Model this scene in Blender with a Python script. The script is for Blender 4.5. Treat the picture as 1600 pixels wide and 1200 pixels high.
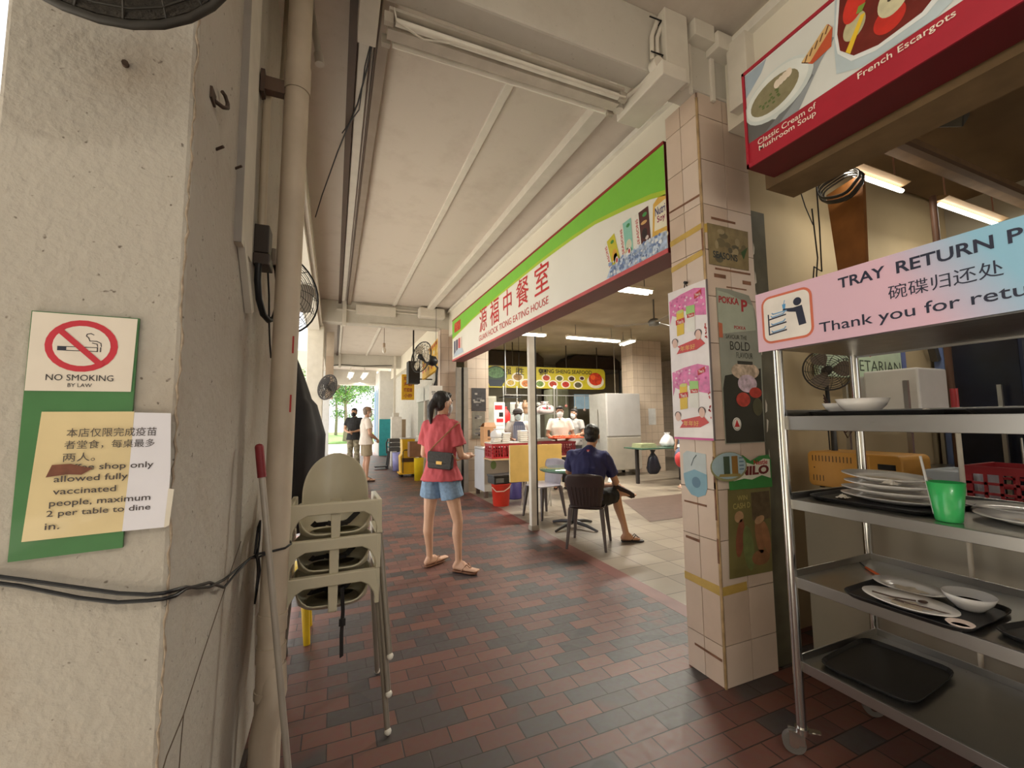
import bpy, bmesh, math, random
from mathutils import Vector, Matrix, noise
PI = math.pi
random.seed(7)
for _o in list(bpy.data.objects):
    bpy.data.objects.remove(_o)
SC = bpy.context.scene
COL = SC.collection

# ------------------------------------------------------------------ camera
cam_data = bpy.data.cameras.new('camera')
cam = bpy.data.objects.new('camera', cam_data)
COL.objects.link(cam)
cam_data.sensor_width = 36.0
cam_data.lens = 660.5 / 1600 * 36.0
cam_data.clip_start = 0.05
cam_data.clip_end = 300
_yaw, _pit, _rol = 0.3983, 0.08352, -0.0115
_f = Vector((math.sin(_yaw) * math.cos(_pit), math.cos(_yaw) * math.cos(_pit), math.sin(_pit)))
_r = Vector((math.cos(_yaw), -math.sin(_yaw), 0))
_u = _r.cross(_f)
_r2 = math.cos(_rol) * _r + math.sin(_rol) * _u
_u2 = -math.sin(_rol) * _r + math.cos(_rol) * _u
cam.matrix_world = Matrix(((_r2.x, _u2.x, -_f.x, 0), (_r2.y, _u2.y, -_f.y, 0), (_r2.z, _u2.z, -_f.z, 1.38), (0, 0, 0, 1)))
SC.camera = cam

# ------------------------------------------------------------------ light and exposure
SC.view_settings.view_transform = 'Standard'
SC.view_settings.look = 'None'
SC.view_settings.gamma = 1
SC.view_settings.use_curve_mapping = False
SC.view_settings.exposure = 0.1
world = bpy.data.worlds.new('hazy_sky')
SC.world = world
world.use_nodes = True
_bg = world.node_tree.nodes['Background']
_bg.inputs['Color'].default_value = (0.98, 0.985, 1.0, 1)
_bg.inputs['Strength'].default_value = 1.45
sun_d = bpy.data.lights.new('sun', 'SUN')
sun_d.energy = 9.0
sun_d.angle = 0.05
sun_d.color = (1, 0.97, 0.92)
sun = bpy.data.objects.new('sun', sun_d)
COL.objects.link(sun)
sun.rotation_euler = Vector((0.10, -1.0, -1.7)).to_track_quat('-Z', 'Y').to_euler()


def tube_and_fill_light(loc, length, energy, along='X', color=(1, 0.95, 0.82), rz=0.0, width=0.05):
    d = bpy.data.lights.new('tube_and_fill_light', 'AREA')
    d.shape = 'RECTANGLE'
    d.size = length
    d.size_y = width
    d.energy = energy
    d.color = color
    o = bpy.data.objects.new('tube_and_fill_light', d)
    COL.objects.link(o)
    o.location = loc
    o.rotation_euler = (0, 0, rz + (0 if along == 'X' else PI / 2))
    return o


# area lamps for the tubes hung in the eating house, the stall and the far end of the walkway, plus added fill
for _x, _y, _z, _l, _e in ((3.75, 4.6, 3.05, 0.9, 85), (3.75, 7.7, 3.03, 0.9, 75), (5.2, 7.75, 3.03, 1.2, 100),
                           (6.2, 5.6, 3.05, 1.2, 95), (5.2, 11.0, 2.7, 1.2, 90),  # no tubes hang here; the kitchen lamp is raised to lighten the rear
                           (3.3, 1.5, 2.9, 0.9, 4.5), (4.65, 1.5, 2.9, 1.1, 5.5), (6.15, 7.8, 3.03, 0.6, 10), (1.15, -0.9, 3.38, 1.2, 26)):  # last entry belongs to the fill fitting added behind the viewer
    tube_and_fill_light((_x, _y, _z), _l, _e)
for _y in (20.0, 23.0):
    tube_and_fill_light((1.0, _y, 3.05), 1.6, 60, 'Y')


# ------------------------------------------------------------------ materials
def lin(c):
    return tuple(((v / 255) / 12.92 if v / 255 <= 0.04045 else ((v / 255 + 0.055) / 1.055) ** 2.4) for v in c)


_MC = {}


def M(r, g, b, rough=0.6, metal=0.0, var=0.08, scale=9.0, bump=0.0, bscale=60.0, emit=0.0, coat=0.0, alpha=1.0, trans=0.0):
    key = (r, g, b, rough, metal, var, scale, bump, bscale, emit, coat, alpha, trans)
    if key in _MC:
        return _MC[key]
    m = bpy.data.materials.new('paint_%d_%d_%d' % (r, g, b))
    m.use_nodes = True
    nt = m.node_tree
    p = nt.nodes['Principled BSDF']
    c = lin((r, g, b))
    tc = nt.nodes.new('ShaderNodeTexCoord')
    nz = nt.nodes.new('ShaderNodeTexNoise')
    nz.inputs['Scale'].default_value = scale
    nz.inputs['Detail'].default_value = 5
    nt.links.new(tc.outputs['Object'], nz.inputs['Vector'])
    rp = nt.nodes.new('ShaderNodeValToRGB')
    rp.color_ramp.elements[0].position = 0.3
    rp.color_ramp.elements[1].position = 0.7
    rp.color_ramp.elements[0].color = (c[0] * (1 - var), c[1] * (1 - var * 1.05), c[2] * (1 - var * 1.15), 1)
    rp.color_ramp.elements[1].color = (min(1, c[0] * (1 + var)), min(1, c[1] * (1 + var)), min(1, c[2] * (1 + var)), 1)
    nt.links.new(nz.outputs['Fac'], rp.inputs['Fac'])
    nt.links.new(rp.outputs['Color'], p.inputs['Base Color'])
    p.inputs['Roughness'].default_value = rough
    p.inputs['Metallic'].default_value = metal
    p.inputs['Coat Weight'].default_value = coat
    p.inputs['Alpha'].default_value = alpha
    p.inputs['Transmission Weight'].default_value = trans
    if emit:
        nt.links.new(rp.outputs['Color'], p.inputs['Emission Color'])
        p.inputs['Emission Strength'].default_value = emit
    if bump:
        n2 = nt.nodes.new('ShaderNodeTexNoise')
        n2.inputs['Scale'].default_value = bscale
        n2.inputs['Detail'].default_value = 4
        nt.links.new(tc.outputs['Object'], n2.inputs['Vector'])
        bp = nt.nodes.new('ShaderNodeBump')
        bp.inputs['Strength'].default_value = bump
        bp.inputs['Distance'].default_value = 0.006
        nt.links.new(n2.outputs['Fac'], bp.inputs['Height'])
        nt.links.new(bp.outputs['Normal'], p.inputs['Normal'])
    _MC[key] = m
    return m


def N(nt, kind, **kw):
    n = nt.nodes.new(kind)
    for k, v in kw.items():
        n.inputs[k].default_value = v
    return n


def brick_mat():
    m = bpy.data.materials.new('red_and_grey_paver_bricks')
    m.use_nodes = True
    nt = m.node_tree
    L = nt.links.new
    p = nt.nodes['Principled BSDF']
    tc = nt.nodes.new('ShaderNodeTexCoord')
    br = N(nt, 'ShaderNodeTexBrick', Scale=1.0)
    br.offset = 0.5
    br.inputs['Color1'].default_value = (0, 0, 0, 1)
    br.inputs['Color2'].default_value = (1, 1, 1, 1)
    br.inputs['Mortar'].default_value = (0.5, 0.5, 0.5, 1)
    br.inputs['Mortar Size'].default_value = 0.0035
    br.inputs['Mortar Smooth'].default_value = 0.3
    br.inputs['Brick Width'].default_value = 0.2
    br.inputs['Row Height'].default_value = 0.105
    L(tc.outputs['Object'], br.inputs['Vector'])
    nz = N(nt, 'ShaderNodeTexNoise', Scale=2.4, Detail=1.0)
    L(tc.outputs['Object'], nz.inputs['Vector'])
    ad = nt.nodes.new('ShaderNodeMath')
    ad.operation = 'MULTIPLY_ADD'
    ad.inputs[1].default_value = 0.95
    L(br.outputs['Color'], ad.inputs[0])
    sb = nt.nodes.new('ShaderNodeMath')
    sb.operation = 'MULTIPLY'
    sb.inputs[1].default_value = 0.55
    L(nz.outputs['Fac'], sb.inputs[0])
    L(sb.outputs[0], ad.inputs[2])
    rp = nt.nodes.new('ShaderNodeValToRGB')
    e = rp.color_ramp.elements
    e[0].position = 0.25
    e[0].color = (*lin((122, 78, 66)), 1)
    e[1].position = 1.12
    e[1].color = (*lin((78, 70, 70)), 1)
    for pos, c in ((0.5, (116, 76, 67)), (0.7, (107, 70, 62)), (0.84, (100, 66, 60)), (0.88, (78, 70, 69)), (0.99, (66, 61, 62))):
        q = e.new(pos)
        q.color = (*lin(c), 1)
    L(ad.outputs[0], rp.inputs['Fac'])
    n3 = N(nt, 'ShaderNodeTexNoise', Scale=30.0, Detail=6.0)
    L(tc.outputs['Object'], n3.inputs['Vector'])
    mx = nt.nodes.new('ShaderNodeMix')
    mx.data_type = 'RGBA'
    mx.blend_type = 'MULTIPLY'
    mx.inputs['Factor'].default_value = 0.35
    L(rp.outputs['Color'], mx.inputs['A'])
    L(n3.outputs['Color'], mx.inputs['B'])
    m2 = nt.nodes.new('ShaderNodeMix')
    m2.data_type = 'RGBA'
    L(br.outputs['Fac'], m2.inputs['Factor'])
    L(mx.outputs['Result'], m2.inputs['A'])
    m2.inputs['B'].default_value = (*lin((44, 32, 30)), 1)
    L(m2.outputs['Result'], p.inputs['Base Color'])
    rr = nt.nodes.new('ShaderNodeMapRange')
    rr.inputs['To Min'].default_value = 0.34
    rr.inputs['To Max'].default_value = 0.62
    L(n3.outputs['Fac'], rr.inputs['Value'])
    L(rr.outputs['Result'], p.inputs['Roughness'])
    bp = N(nt, 'ShaderNodeBump', Strength=0.35, Distance=0.004)
    bp.invert = True
    L(br.outputs['Fac'], bp.inputs['Height'])
    L(bp.outputs['Normal'], p.inputs['Normal'])
    return m


def tile_mat(name, c1, c2, grout, w, h, rough=0.3, off=0.0, mortar=0.004, var=0.12, scale=3.0):
    m = bpy.data.materials.new(name)
    m.use_nodes = True
    nt = m.node_tree
    L = nt.links.new
    p = nt.nodes['Principled BSDF']
    tc = nt.nodes.new('ShaderNodeTexCoord')
    br = N(nt, 'ShaderNodeTexBrick', Scale=1.0)
    br.offset = off
    br.inputs['Color1'].default_value = (*lin(c1), 1)
    br.inputs['Color2'].default_value = (*lin(c2), 1)
    br.inputs['Mortar'].default_value = (*lin(grout), 1)
    br.inputs['Mortar Size'].default_value = mortar
    br.inputs['Brick Width'].default_value = w
    br.inputs['Row Height'].default_value = h
    L(tc.outputs['UV'], br.inputs['Vector'])
    nz = N(nt, 'ShaderNodeTexNoise', Scale=scale, Detail=6.0)
    L(tc.outputs['Object'], nz.inputs['Vector'])
    mr = nt.nodes.new('ShaderNodeMapRange')
    mr.inputs['From Min'].default_value = 0.3
    mr.inputs['From Max'].default_value = 0.7
    mr.inputs['To Min'].default_value = 1 - var
    mr.inputs['To Max'].default_value = 1.0
    L(nz.outputs['Fac'], mr.inputs['Value'])
    mx = nt.nodes.new('ShaderNodeMix')
    mx.data_type = 'RGBA'
    mx.blend_type = 'MULTIPLY'
    mx.inputs['Factor'].default_value = 1
    L(br.outputs['Color'], mx.inputs['A'])
    L(mr.outputs['Result'], mx.inputs['B'])
    L(mx.outputs['Result'], p.inputs['Base Color'])
    p.inputs['Roughness'].default_value = rough
    return m


def plaster_mat(name, c, spots, rough=0.85, bump=0.5, bscale=42.0, stain=(120, 100, 80), amount=0.3):
    """rough painted concrete with small pits and grubby stains of their own shape"""
    m = bpy.data.materials.new(name)
    m.use_nodes = True
    nt = m.node_tree
    L = nt.links.new
    p = nt.nodes['Principled BSDF']
    tc = nt.nodes.new('ShaderNodeTexCoord')
    n1 = N(nt, 'ShaderNodeTexNoise', Scale=3.2, Detail=8.0, Roughness=0.65)
    L(tc.outputs['Object'], n1.inputs['Vector'])
    r1 = nt.nodes.new('ShaderNodeValToRGB')
    r1.color_ramp.elements[0].position = 0.5
    r1.color_ramp.elements[1].position = 0.78
    r1.color_ramp.elements[1].color = (amount, amount, amount, 1)
    L(n1.outputs['Fac'], r1.inputs['Fac'])
    m1 = nt.nodes.new('ShaderNodeMix')
    m1.data_type = 'RGBA'
    L(r1.outputs['Color'], m1.inputs['Factor'])
    m1.inputs['A'].default_value = (*lin(c), 1)
    m1.inputs['B'].default_value = (*lin(stain), 1)
    n2 = N(nt, 'ShaderNodeTexNoise', Scale=58.0, Detail=2.0)
    L(tc.outputs['Object'], n2.inputs['Vector'])
    r2 = nt.nodes.new('ShaderNodeValToRGB')
    r2.color_ramp.elements[0].position = 0.70
    r2.color_ramp.elements[1].position = 0.76
    r2.color_ramp.elements[1].color = (spots, spots, spots, 1)
    L(n2.outputs['Fac'], r2.inputs['Fac'])
    m2 = nt.nodes.new('ShaderNodeMix')
    m2.data_type = 'RGBA'
    L(r2.outputs['Color'], m2.inputs['Factor'])
    L(m1.outputs['Result'], m2.inputs['A'])
    m2.inputs['B'].default_value = (*lin((70, 55, 45)), 1)
    L(m2.outputs['Result'], p.inputs['Base Color'])
    p.inputs['Roughness'].default_value = rough
    if bump:
        n3 = N(nt, 'ShaderNodeTexNoise', Scale=bscale, Detail=5.0)
        L(tc.outputs['Object'], n3.inputs['Vector'])
        bp = N(nt, 'ShaderNodeBump', Strength=bump, Distance=0.006)
        L(n3.outputs['Fac'], bp.inputs['Height'])
        L(bp.outputs['Normal'], p.inputs['Normal'])
    return m


def brushed(name, c, rough=0.28):
    m = bpy.data.materials.new(name)
    m.use_nodes = True
    nt = m.node_tree
    p = nt.nodes['Principled BSDF']
    tc = nt.nodes.new('ShaderNodeTexCoord')
    mp = nt.nodes.new('ShaderNodeMapping')
    mp.inputs['Scale'].default_value = (3, 3, 90)
    nt.links.new(tc.outputs['Object'], mp.inputs['Vector'])
    nz = N(nt, 'ShaderNodeTexNoise', Scale=6.0, Detail=4.0)
    nt.links.new(mp.outputs['Vector'], nz.inputs['Vector'])
    mr = nt.nodes.new('ShaderNodeMapRange')
    mr.inputs['To Min'].default_value = rough - 0.08
    mr.inputs['To Max'].default_value = rough + 0.14
    nt.links.new(nz.outputs['Fac'], mr.inputs['Value'])
    nt.links.new(mr.outputs['Result'], p.inputs['Roughness'])
    p.inputs['Base Color'].default_value = (*lin(c), 1)
    p.inputs['Metallic'].default_value = 1.0
    return m


# ------------------------------------------------------------------ mesh builder
class B:
    def __init__(s):
        s.v, s.f, s.m, s.sm, s.mats, s.uv = [], [], [], [], [], None

    def mi(s, mat):
        if mat not in s.mats:
            s.mats.append(mat)
        return s.mats.index(mat)

    def add(s, vs, fs, mat, smooth=False, X=None):
        o = len(s.v)
        k = s.mi(mat)
        for v in vs:
            v = Vector(v)
            s.v.append(X @ v if X is not None else v)
        for f in fs:
            s.f.append([i + o for i in f])
            s.m.append(k)
            s.sm.append(smooth)
        return s

    def box(s, c, d, mat, rz=0.0, X=None):
        x, y, z = d[0] / 2, d[1] / 2, d[2] / 2
        vs = [(i * x, j * y, k * z) for i in (-1, 1) for j in (-1, 1) for k in (-1, 1)]
        fs = [(0, 1, 3, 2), (4, 6, 7, 5), (0, 4, 5, 1), (2, 3, 7, 6), (0, 2, 6, 4), (1, 5, 7, 3)]
        T = Matrix.Translation(c) @ Matrix.Rotation(rz, 4, 'Z')
        if X is not None:
            T = Matrix.Translation(c) @ X
        return s.add(vs, fs, mat, False, T)

    def bx(s, x0, x1, y0, y1, z0, z1, mat):
        return s.box(((x0 + x1) / 2, (y0 + y1) / 2, (z0 + z1) / 2), (x1 - x0, y1 - y0, z1 - z0), mat)

    def cyl(s, p0, p1, r0, mat, r1=None, n=14, caps=True):
        r1 = r0 if r1 is None else r1
        p0, p1 = Vector(p0), Vector(p1)
        d = (p1 - p0).normalized()
        a = d.orthogonal().normalized()
        b = d.cross(a)
        vs, fs = [], []
        for p, r in ((p0, r0), (p1, r1)):
            for i in range(n):
                t = 2 * PI * i / n
                vs.append(p + (a * math.cos(t) + b * math.sin(t)) * r)
        s.add(vs, [(i, (i + 1) % n, n + (i + 1) % n, n + i) for i in range(n)], mat, True)
        if caps:
            s.add(vs, [tuple(range(n))[::-1], tuple(range(n, 2 * n))], mat, False)
        return s

    def tube(s, pts, r, mat, n=8, closed=False, flat=None):
        """swept round tube; flat=(w,h) sweeps a strap instead"""
        P = [Vector(p) for p in pts]
        k = len(P)
        vs = []
        a = None
        for i in range(k):
            if closed:
                d = (P[(i + 1) % k] - P[i - 1])
            else:
                d = P[min(i + 1, k - 1)] - P[max(i - 1, 0)]
            d = d.normalized() if d.length > 1e-9 else Vector((0, 0, 1))
            a = d.orthogonal().normalized() if a is None else (a - d * a.dot(d)).normalized()
            b = d.cross(a)
            rr = r[i] if isinstance(r, (list, tuple)) else r
            for j in range(n):
                t = 2 * PI * j / n
                if flat:
                    vs.append(P[i] + a * math.copysign(flat[0] / 2, math.cos(t + PI / 4)) + b * math.copysign(flat[1] / 2, math.sin(t + PI / 4)))
                else:
                    vs.append(P[i] + (a * math.cos(t) + b * math.sin(t)) * rr)
        m = k if closed else k - 1
        fs = [(i * n + j, i * n + (j + 1) % n, ((i + 1) % k) * n + (j + 1) % n, ((i + 1) % k) * n + j) for i in range(m) for j in range(n)]
        s.add(vs, fs, mat, not flat)
        if not closed:
            s.add(vs, [tuple(range(n))[::-1], tuple(range((k - 1) * n, k * n))], mat)
        return s

    def lathe(s, prof, mat, c=(0, 0, 0), n=24, X=None, smooth=True, sx=1.0, sy=1.0):
        vs, fs = [], []
        for r, z in prof:
            for i in range(n):
                t = 2 * PI * i / n
                vs.append((math.cos(t) * r * sx, math.sin(t) * r * sy, z))
        k = len(prof)
        for i in range(k - 1):
            for j in range(n):
                fs.append((i * n + j, i * n + (j + 1) % n, (i + 1) * n + (j + 1) % n, (i + 1) * n + j))
        if prof[0][0] > 1e-6:
            fs.append(tuple(range(n))[::-1])
        if prof[-1][0] > 1e-6:
            fs.append(tuple(range((k - 1) * n, k * n)))
        T = Matrix.Translation(c)
        if X is not None:
            T = T @ X
        return s.add(vs, fs, mat, smooth, T)

    def open_lathe(s, prof, mat, c=(0, 0, 0), n=24, X=None, sx=1.0, sy=1.0):
        vs, fs = [], []
        for r, z in prof:
            for i in range(n):
                t = 2 * PI * i / n
                vs.append((math.cos(t) * r * sx, math.sin(t) * r * sy, z))
        for i in range(len(prof) - 1):
            for j in range(n):
                fs.append((i * n + j, i * n + (j + 1) % n, (i + 1) * n + (j + 1) % n, (i + 1) * n + j))
        T = Matrix.Translation(c)
        if X is not None:
            T = T @ X
        return s.add(vs, fs, mat, True, T)

    def ell(s, c, r, mat, n=16, X=None):
        k = max(4, n // 2)
        prof = [(math.sin(PI * i / k), -math.cos(PI * i / k)) for i in range(k + 1)]
        prof[0] = (0.0, -1.0)
        prof[-1] = (0.0, 1.0)
        S = Matrix.Diagonal((r[0], r[1], r[2], 1))
        return s.lathe(prof, mat, c, n, (X @ S) if X is not None else S)

    def poly(s, pts, y, mat):
        """flat printed shape in the XZ plane facing -Y, lying y in front of it"""
        a = sum(pts[i][0] * pts[(i + 1) % len(pts)][1] - pts[(i + 1) % len(pts)][0] * pts[i][1] for i in range(len(pts)))
        if a < 0:
            pts = pts[::-1]
        return s.add([(p[0], -y, p[1]) for p in pts], [tuple(range(len(pts)))], mat)

    def rect(s, x0, x1, z0, z1, y, mat):
        return s.poly([(x0, z0), (x1, z0), (x1, z1), (x0, z1)], y, mat)

    def disc(s, x, z, rx, rz, y, mat, n=26, tilt=0.0):
        ct, st = math.cos(tilt), math.sin(tilt)
        return s.poly([(x + rx * math.cos(2 * PI * i / n) * ct - rz * math.sin(2 * PI * i / n) * st,
                        z + rx * math.cos(2 * PI * i / n) * st + rz * math.sin(2 * PI * i / n) * ct) for i in range(n)], y, mat)

    def stroke(s, pts, w, y, mat):
        for (x0, z0), (x1, z1) in zip(pts, pts[1:]):
            d = Vector((x1 - x0, z1 - z0))
            if d.length < 1e-6:
                continue
            e = d.normalized() * w * 0.3
            q = Vector((-d.y, d.x)).normalized() * w / 2
            s.poly([(x0 - e.x + q.x, z0 - e.y + q.y), (x0 - e.x - q.x, z0 - e.y - q.y), (x1 + e.x - q.x, z1 + e.y - q.y), (x1 + e.x + q.x, z1 + e.y + q.y)], y, mat)
        return s

    def prism(s, pts, y0, y1, mat, X=None):
        """outline in XZ extruded along Y"""
        a = sum(pts[i][0] * pts[(i + 1) % len(pts)][1] - pts[(i + 1) % len(pts)][0] * pts[i][1] for i in range(len(pts)))
        if a < 0:
            pts = pts[::-1]
        n = len(pts)
        vs = [(p[0], y0, p[1]) for p in pts] + [(p[0], y1, p[1]) for p in pts]
        fs = [tuple(range(n)), tuple(range(n, 2 * n))[::-1]] + [(i + n, (i + 1) % n + n, (i + 1) % n, i) for i in range(n)]
        return s.add(vs, fs, mat, False, X)

    def text(s, body, x0, z0, w, h, y, mat, bold=0.0, X=None, slant=0.0):
        """lettering scaled into the box x0..x0+w, z0..z0+h of the XZ plane, facing -Y"""
        cu = bpy.data.curves.new('t', 'FONT')
        cu.body = body
        cu.offset = bold
        cu.resolution_u = 3
        ob = bpy.data.objects.new('t', cu)
        me = ob.to_mesh()
        vs = [v.co.copy() for v in me.vertices]
        fs = [tuple(p.vertices) for p in me.polygons]
        ob.to_mesh_clear()
        bpy.data.objects.remove(ob)
        bpy.data.curves.remove(cu)
        if not vs:
            return s
        ax, bx = min(v.x for v in vs), max(v.x for v in vs)
        ay, by = min(v.y for v in vs), max(v.y for v in vs)
        kx = w / max(1e-6, bx - ax)
        kz = h / max(1e-6, by - ay) if h else kx
        return s.add([(x0 + (v.x - ax) * kx + slant * (v.y - ay) * kz, -y, z0 + (v.y - ay) * kz) for v in vs], fs, mat, False, X)

    def build(s, name, parent=None, loc=None, rz=0.0, rot=None, bev=0.0, bseg=2, kind=None, uvbox=False):
        me = bpy.data.meshes.new(name)
        me.from_pydata([tuple(v) for v in s.v], [], s.f)
        for m in s.mats:
            me.materials.append(m)
        me.polygons.foreach_set('material_index', s.m)
        me.polygons.foreach_set('use_smooth', s.sm)
        if uvbox:
            ul = me.uv_layers.new(name='UVMap')
            for p in me.polygons:
                n = p.normal
                for li in p.loop_indices:
                    c = me.vertices[me.loops[li].vertex_index].co
                    ul.data[li].uv = (c.x, c.y) if abs(n.z) > 0.7 else ((c.x, c.z) if abs(n.y) > abs(n.x) else (c.y, c.z))
        me.update()
        o = bpy.data.objects.new(name, me)
        COL.objects.link(o)
        if parent is not None:
            o.parent = parent
        if loc is not None:
            o.location = loc
        o.rotation_euler = rot if rot is not None else (0, 0, rz)
        if bev:
            b = o.modifiers.new('bevel', 'BEVEL')
            b.width = bev
            b.segments = bseg
            b.limit_method = 'ANGLE'
        if kind:
            o['kind'] = kind
        return o


def tag(o, label, cat, group=None, kind=None):
    o['label'] = label
    o['category'] = cat
    if group:
        o['group'] = group
    if kind:
        o['kind'] = kind
    return o


def thing(name, label, cat, loc=(0, 0, 0), rz=0.0, group=None, rot=None):
    o = bpy.data.objects.new(name, None)
    o.empty_display_size = 0.1
    COL.objects.link(o)
    o.location = loc
    o.rotation_euler = rot if rot is not None else (0, 0, rz)
    return tag(o, label, cat, group)


def dup(root, loc, rz=None, label=None, rot=None):
    def cp(o, parent):
        c = o.copy()
        COL.objects.link(c)
        if parent is not None:
            c.parent = parent
        for ch in o.children:
            cp(ch, c)
        return c
    r = cp(root, None)
    r.location = loc
    if rz is not None:
        r.rotation_euler = (0, 0, rz)
    if rot is not None:
        r.rotation_euler = rot
    if label:
        r['label'] = label
    return r


def struct(b, name, label, cat, **kw):
    o = b.build(name, **kw)
    return tag(o, label, cat, kind='structure')


# common materials
WHITE = M(232, 228, 218, 0.5)
BLACK = M(22, 22, 24, 0.45)
INK = M(34, 32, 36, 0.6, var=0.02)
RED = M(196, 40, 44, 0.5, var=0.03)
STEEL = brushed('brushed_steel', (196, 196, 194), 0.3)
CHROME = brushed('polished_steel_tube', (215, 214, 210), 0.16)
GREYMETAL = M(128, 128, 126, 0.4, 0.7)

# ------------------------------------------------------------------ the setting
b = B()
b.bx(-0.62, 3.3, -14, 1.93, -0.1, 0, brick_mat())
b.bx(-0.62, 2.28, 1.93, 19.9, -0.1, 0, b.mats[0])
struct(b, 'floor', 'walkway floor of red and dark grey paver bricks', 'floor')
b = B()
b.bx(2.28, 2.42, 1.93, 17.7, -0.1, 0.001, M(112, 66, 60, 0.42, var=0.2, scale=4))
struct(b, 'trim_1', 'plain red border strip between walkway bricks and shop tiles', 'floor border')
b = B()
b.bx(2.42, 11, 1.93, 14, -0.1, 0, tile_mat('worn_floor_tiles', (158, 146, 130), (134, 122, 108), (92, 82, 74), 0.3, 0.3, 0.32, mortar=0.005, var=0.28, scale=1.6))
b.bx(3.3, 6, -5, 1.93, -0.1, 0, b.mats[0])
struct(b, 'floor_1', 'worn beige tile floor of the eating house', 'floor', uvbox=True)
b = B()
b.add([(3.9, 4.6, 0.003), (7.4, 4.6, 0.003), (7.4, 6.0, 0.003), (4.5, 6.0, 0.003)], [(0, 1, 2, 3)], M(92, 74, 66, 0.4, var=0.15))  # flat brown sheet, darker than the floor around it
struct(b, 'floor_2', 'dark brown patch on the beige eating house floor', 'floor')
b = B()
b.bx(-60, 60, -40, 90, -0.25, -0.11, M(206, 200, 188, 0.9))
struct(b, 'ground', 'pale sunlit ground outside the block', 'ground')

CEIL = plaster_mat('ceiling_paint', (212, 202, 190), 0.15, 0.9, 0.12, 30.0, (150, 130, 112), 0.25)
BEAMP = plaster_mat('beam_paint', (206, 201, 190), 0.2, 0.85, 0.1, 30.0, (150, 138, 120), 0.25)
b = B()
b.bx(-0.5, 2.2, -14, 19.9, 3.6, 3.8, CEIL)
struct(b, 'ceiling', 'flat grey-beige ceiling slab of the walkway', 'ceiling')
b = B()
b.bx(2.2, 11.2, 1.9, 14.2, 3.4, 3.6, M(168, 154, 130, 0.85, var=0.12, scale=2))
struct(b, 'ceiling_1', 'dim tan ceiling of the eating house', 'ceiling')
b = B()
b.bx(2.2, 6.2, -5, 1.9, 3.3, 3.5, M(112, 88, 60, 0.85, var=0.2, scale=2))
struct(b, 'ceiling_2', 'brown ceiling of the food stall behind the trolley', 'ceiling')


def beam(y, x0, x1, z, lab, th=0.24):
    b = B()
    b.bx(x0, x1, y, y + th, z, 3.6, BEAMP)
    return struct(b, 'ceiling_beam', lab, 'beam', bev=0.012)


beam(1.668, -0.5, 2.26, 3.235, 'painted concrete beam resting on the tiled poster column', 0.135)
beam(8.25, -0.5, 2.26, 3.19, 'painted beam with a boxed cable duct beyond the green signboard')
beam(14.9, -0.5, 2.3, 3.19, 'farthest painted beam over the walkway before the teal wall')
b = B()
b.bx(-0.47, -0.27, 2.735, 19.9, 3.02, 3.6, BEAMP)
struct(b, 'ceiling_beam', 'long edge beam running down the open left side', 'beam')
b = B()
b.bx(2.1, 2.24, 1.93, 17.7, 3.06, 3.6, M(236, 230, 214, 0.8, var=0.03, scale=2))
b.bx(2.1, 2.24, -5, 1.67, 3.05, 3.6, b.mats[0])
b.bx(2.06, 2.1, 1.93, 8.25, 3.53, 3.57, WHITE)
b.bx(2.06, 2.1, -5, 1.67, 3.5, 3.55, WHITE)
struct(b, 'wall_right', 'cream upper wall band above the shop signboards', 'wall')
b = B()
b.bx(2.08, 2.30, -5, 1.45, 2.575, 2.66, M(116, 92, 62, 0.8, var=0.15))
b.bx(2.16, 2.30, -5, 1.45, 2.66, 3.3, b.mats[0])
struct(b, 'wall_lintel', 'brown lintel over the food stall opening', 'lintel')
b = B()
b.bx(2.1, 2.3, -14, -5, 0, 3.6, M(206, 198, 180, 0.8))
b.bx(-0.65, 2.1, -14, -13.8, 0, 3.6, b.mats[0])  # unseen end wall, added to hold back light from behind
struct(b, 'wall_front', 'pale shop wall and added end wall behind the viewer, unseen, holding back light', 'wall')
PALE = M(206, 196, 176, 0.7, var=0.08, scale=2)
WTILE = tile_mat('pale_wall_tiles', (208, 190, 172), (200, 182, 164), (160, 142, 126), 0.2, 0.2, 0.3, var=0.15)
b = B()
b.bx(2.3, 11, 13.9, 14.1, 0, 3.4, M(150, 142, 126, 0.6, var=0.15, scale=1.5))
struct(b, 'wall_back', 'grey-beige rear wall of the kitchen', 'wall')
b = B()
b.bx(10.9, 11.1, 1.9, 14, 0, 3.4, WTILE)
struct(b, 'wall_east', 'tiled far side wall of the eating house', 'wall', uvbox=True)
b = B()
b.bx(2.42, 11, 1.93, 2.05, 0, 3.4, M(190, 170, 134, 0.75, var=0.08, scale=2))
struct(b, 'wall_partition', 'plastered partition between the food stall and the eating house', 'wall')
b = B()
b.bx(5.2, 5.3, -5, 1.93, 0, 3.3, M(196, 188, 170, 0.75, var=0.12, scale=2))
struct(b, 'wall_stall', 'rear wall of the food stall', 'wall')
b = B()
b.bx(1.68, 2.9, 17.7, 17.8, 0, 3.4, M(216, 214, 208, 0.7, var=0.04))
b.bx(1.66, 1.76, 17.8, 19.9, 0, 3.4, b.mats[0])
b.bx(1.675, 2.9, 17.685, 17.7, 0, 1.45, M(46, 150, 158, 0.6))
struct(b, 'wall_end', 'white end wall with a teal lower half', 'wall')
b = B()
b.bx(-0.5, 1.7, 19.5, 19.9, 2.95, 3.6, BEAMP)
struct(b, 'ceiling_beam', 'last beam at the bright open end of the walkway', 'beam')
b = B()
for y in (18.1, 18.8, 19.4):
    b.bx(1.64, 1.66, y, y + 0.3, 0.5, 2.7, M(120, 160, 210, 0.3))
struct(b, 'window_1', 'tall blue-framed panes in the white wall past the teal corner', 'window')
b = B()
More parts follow.
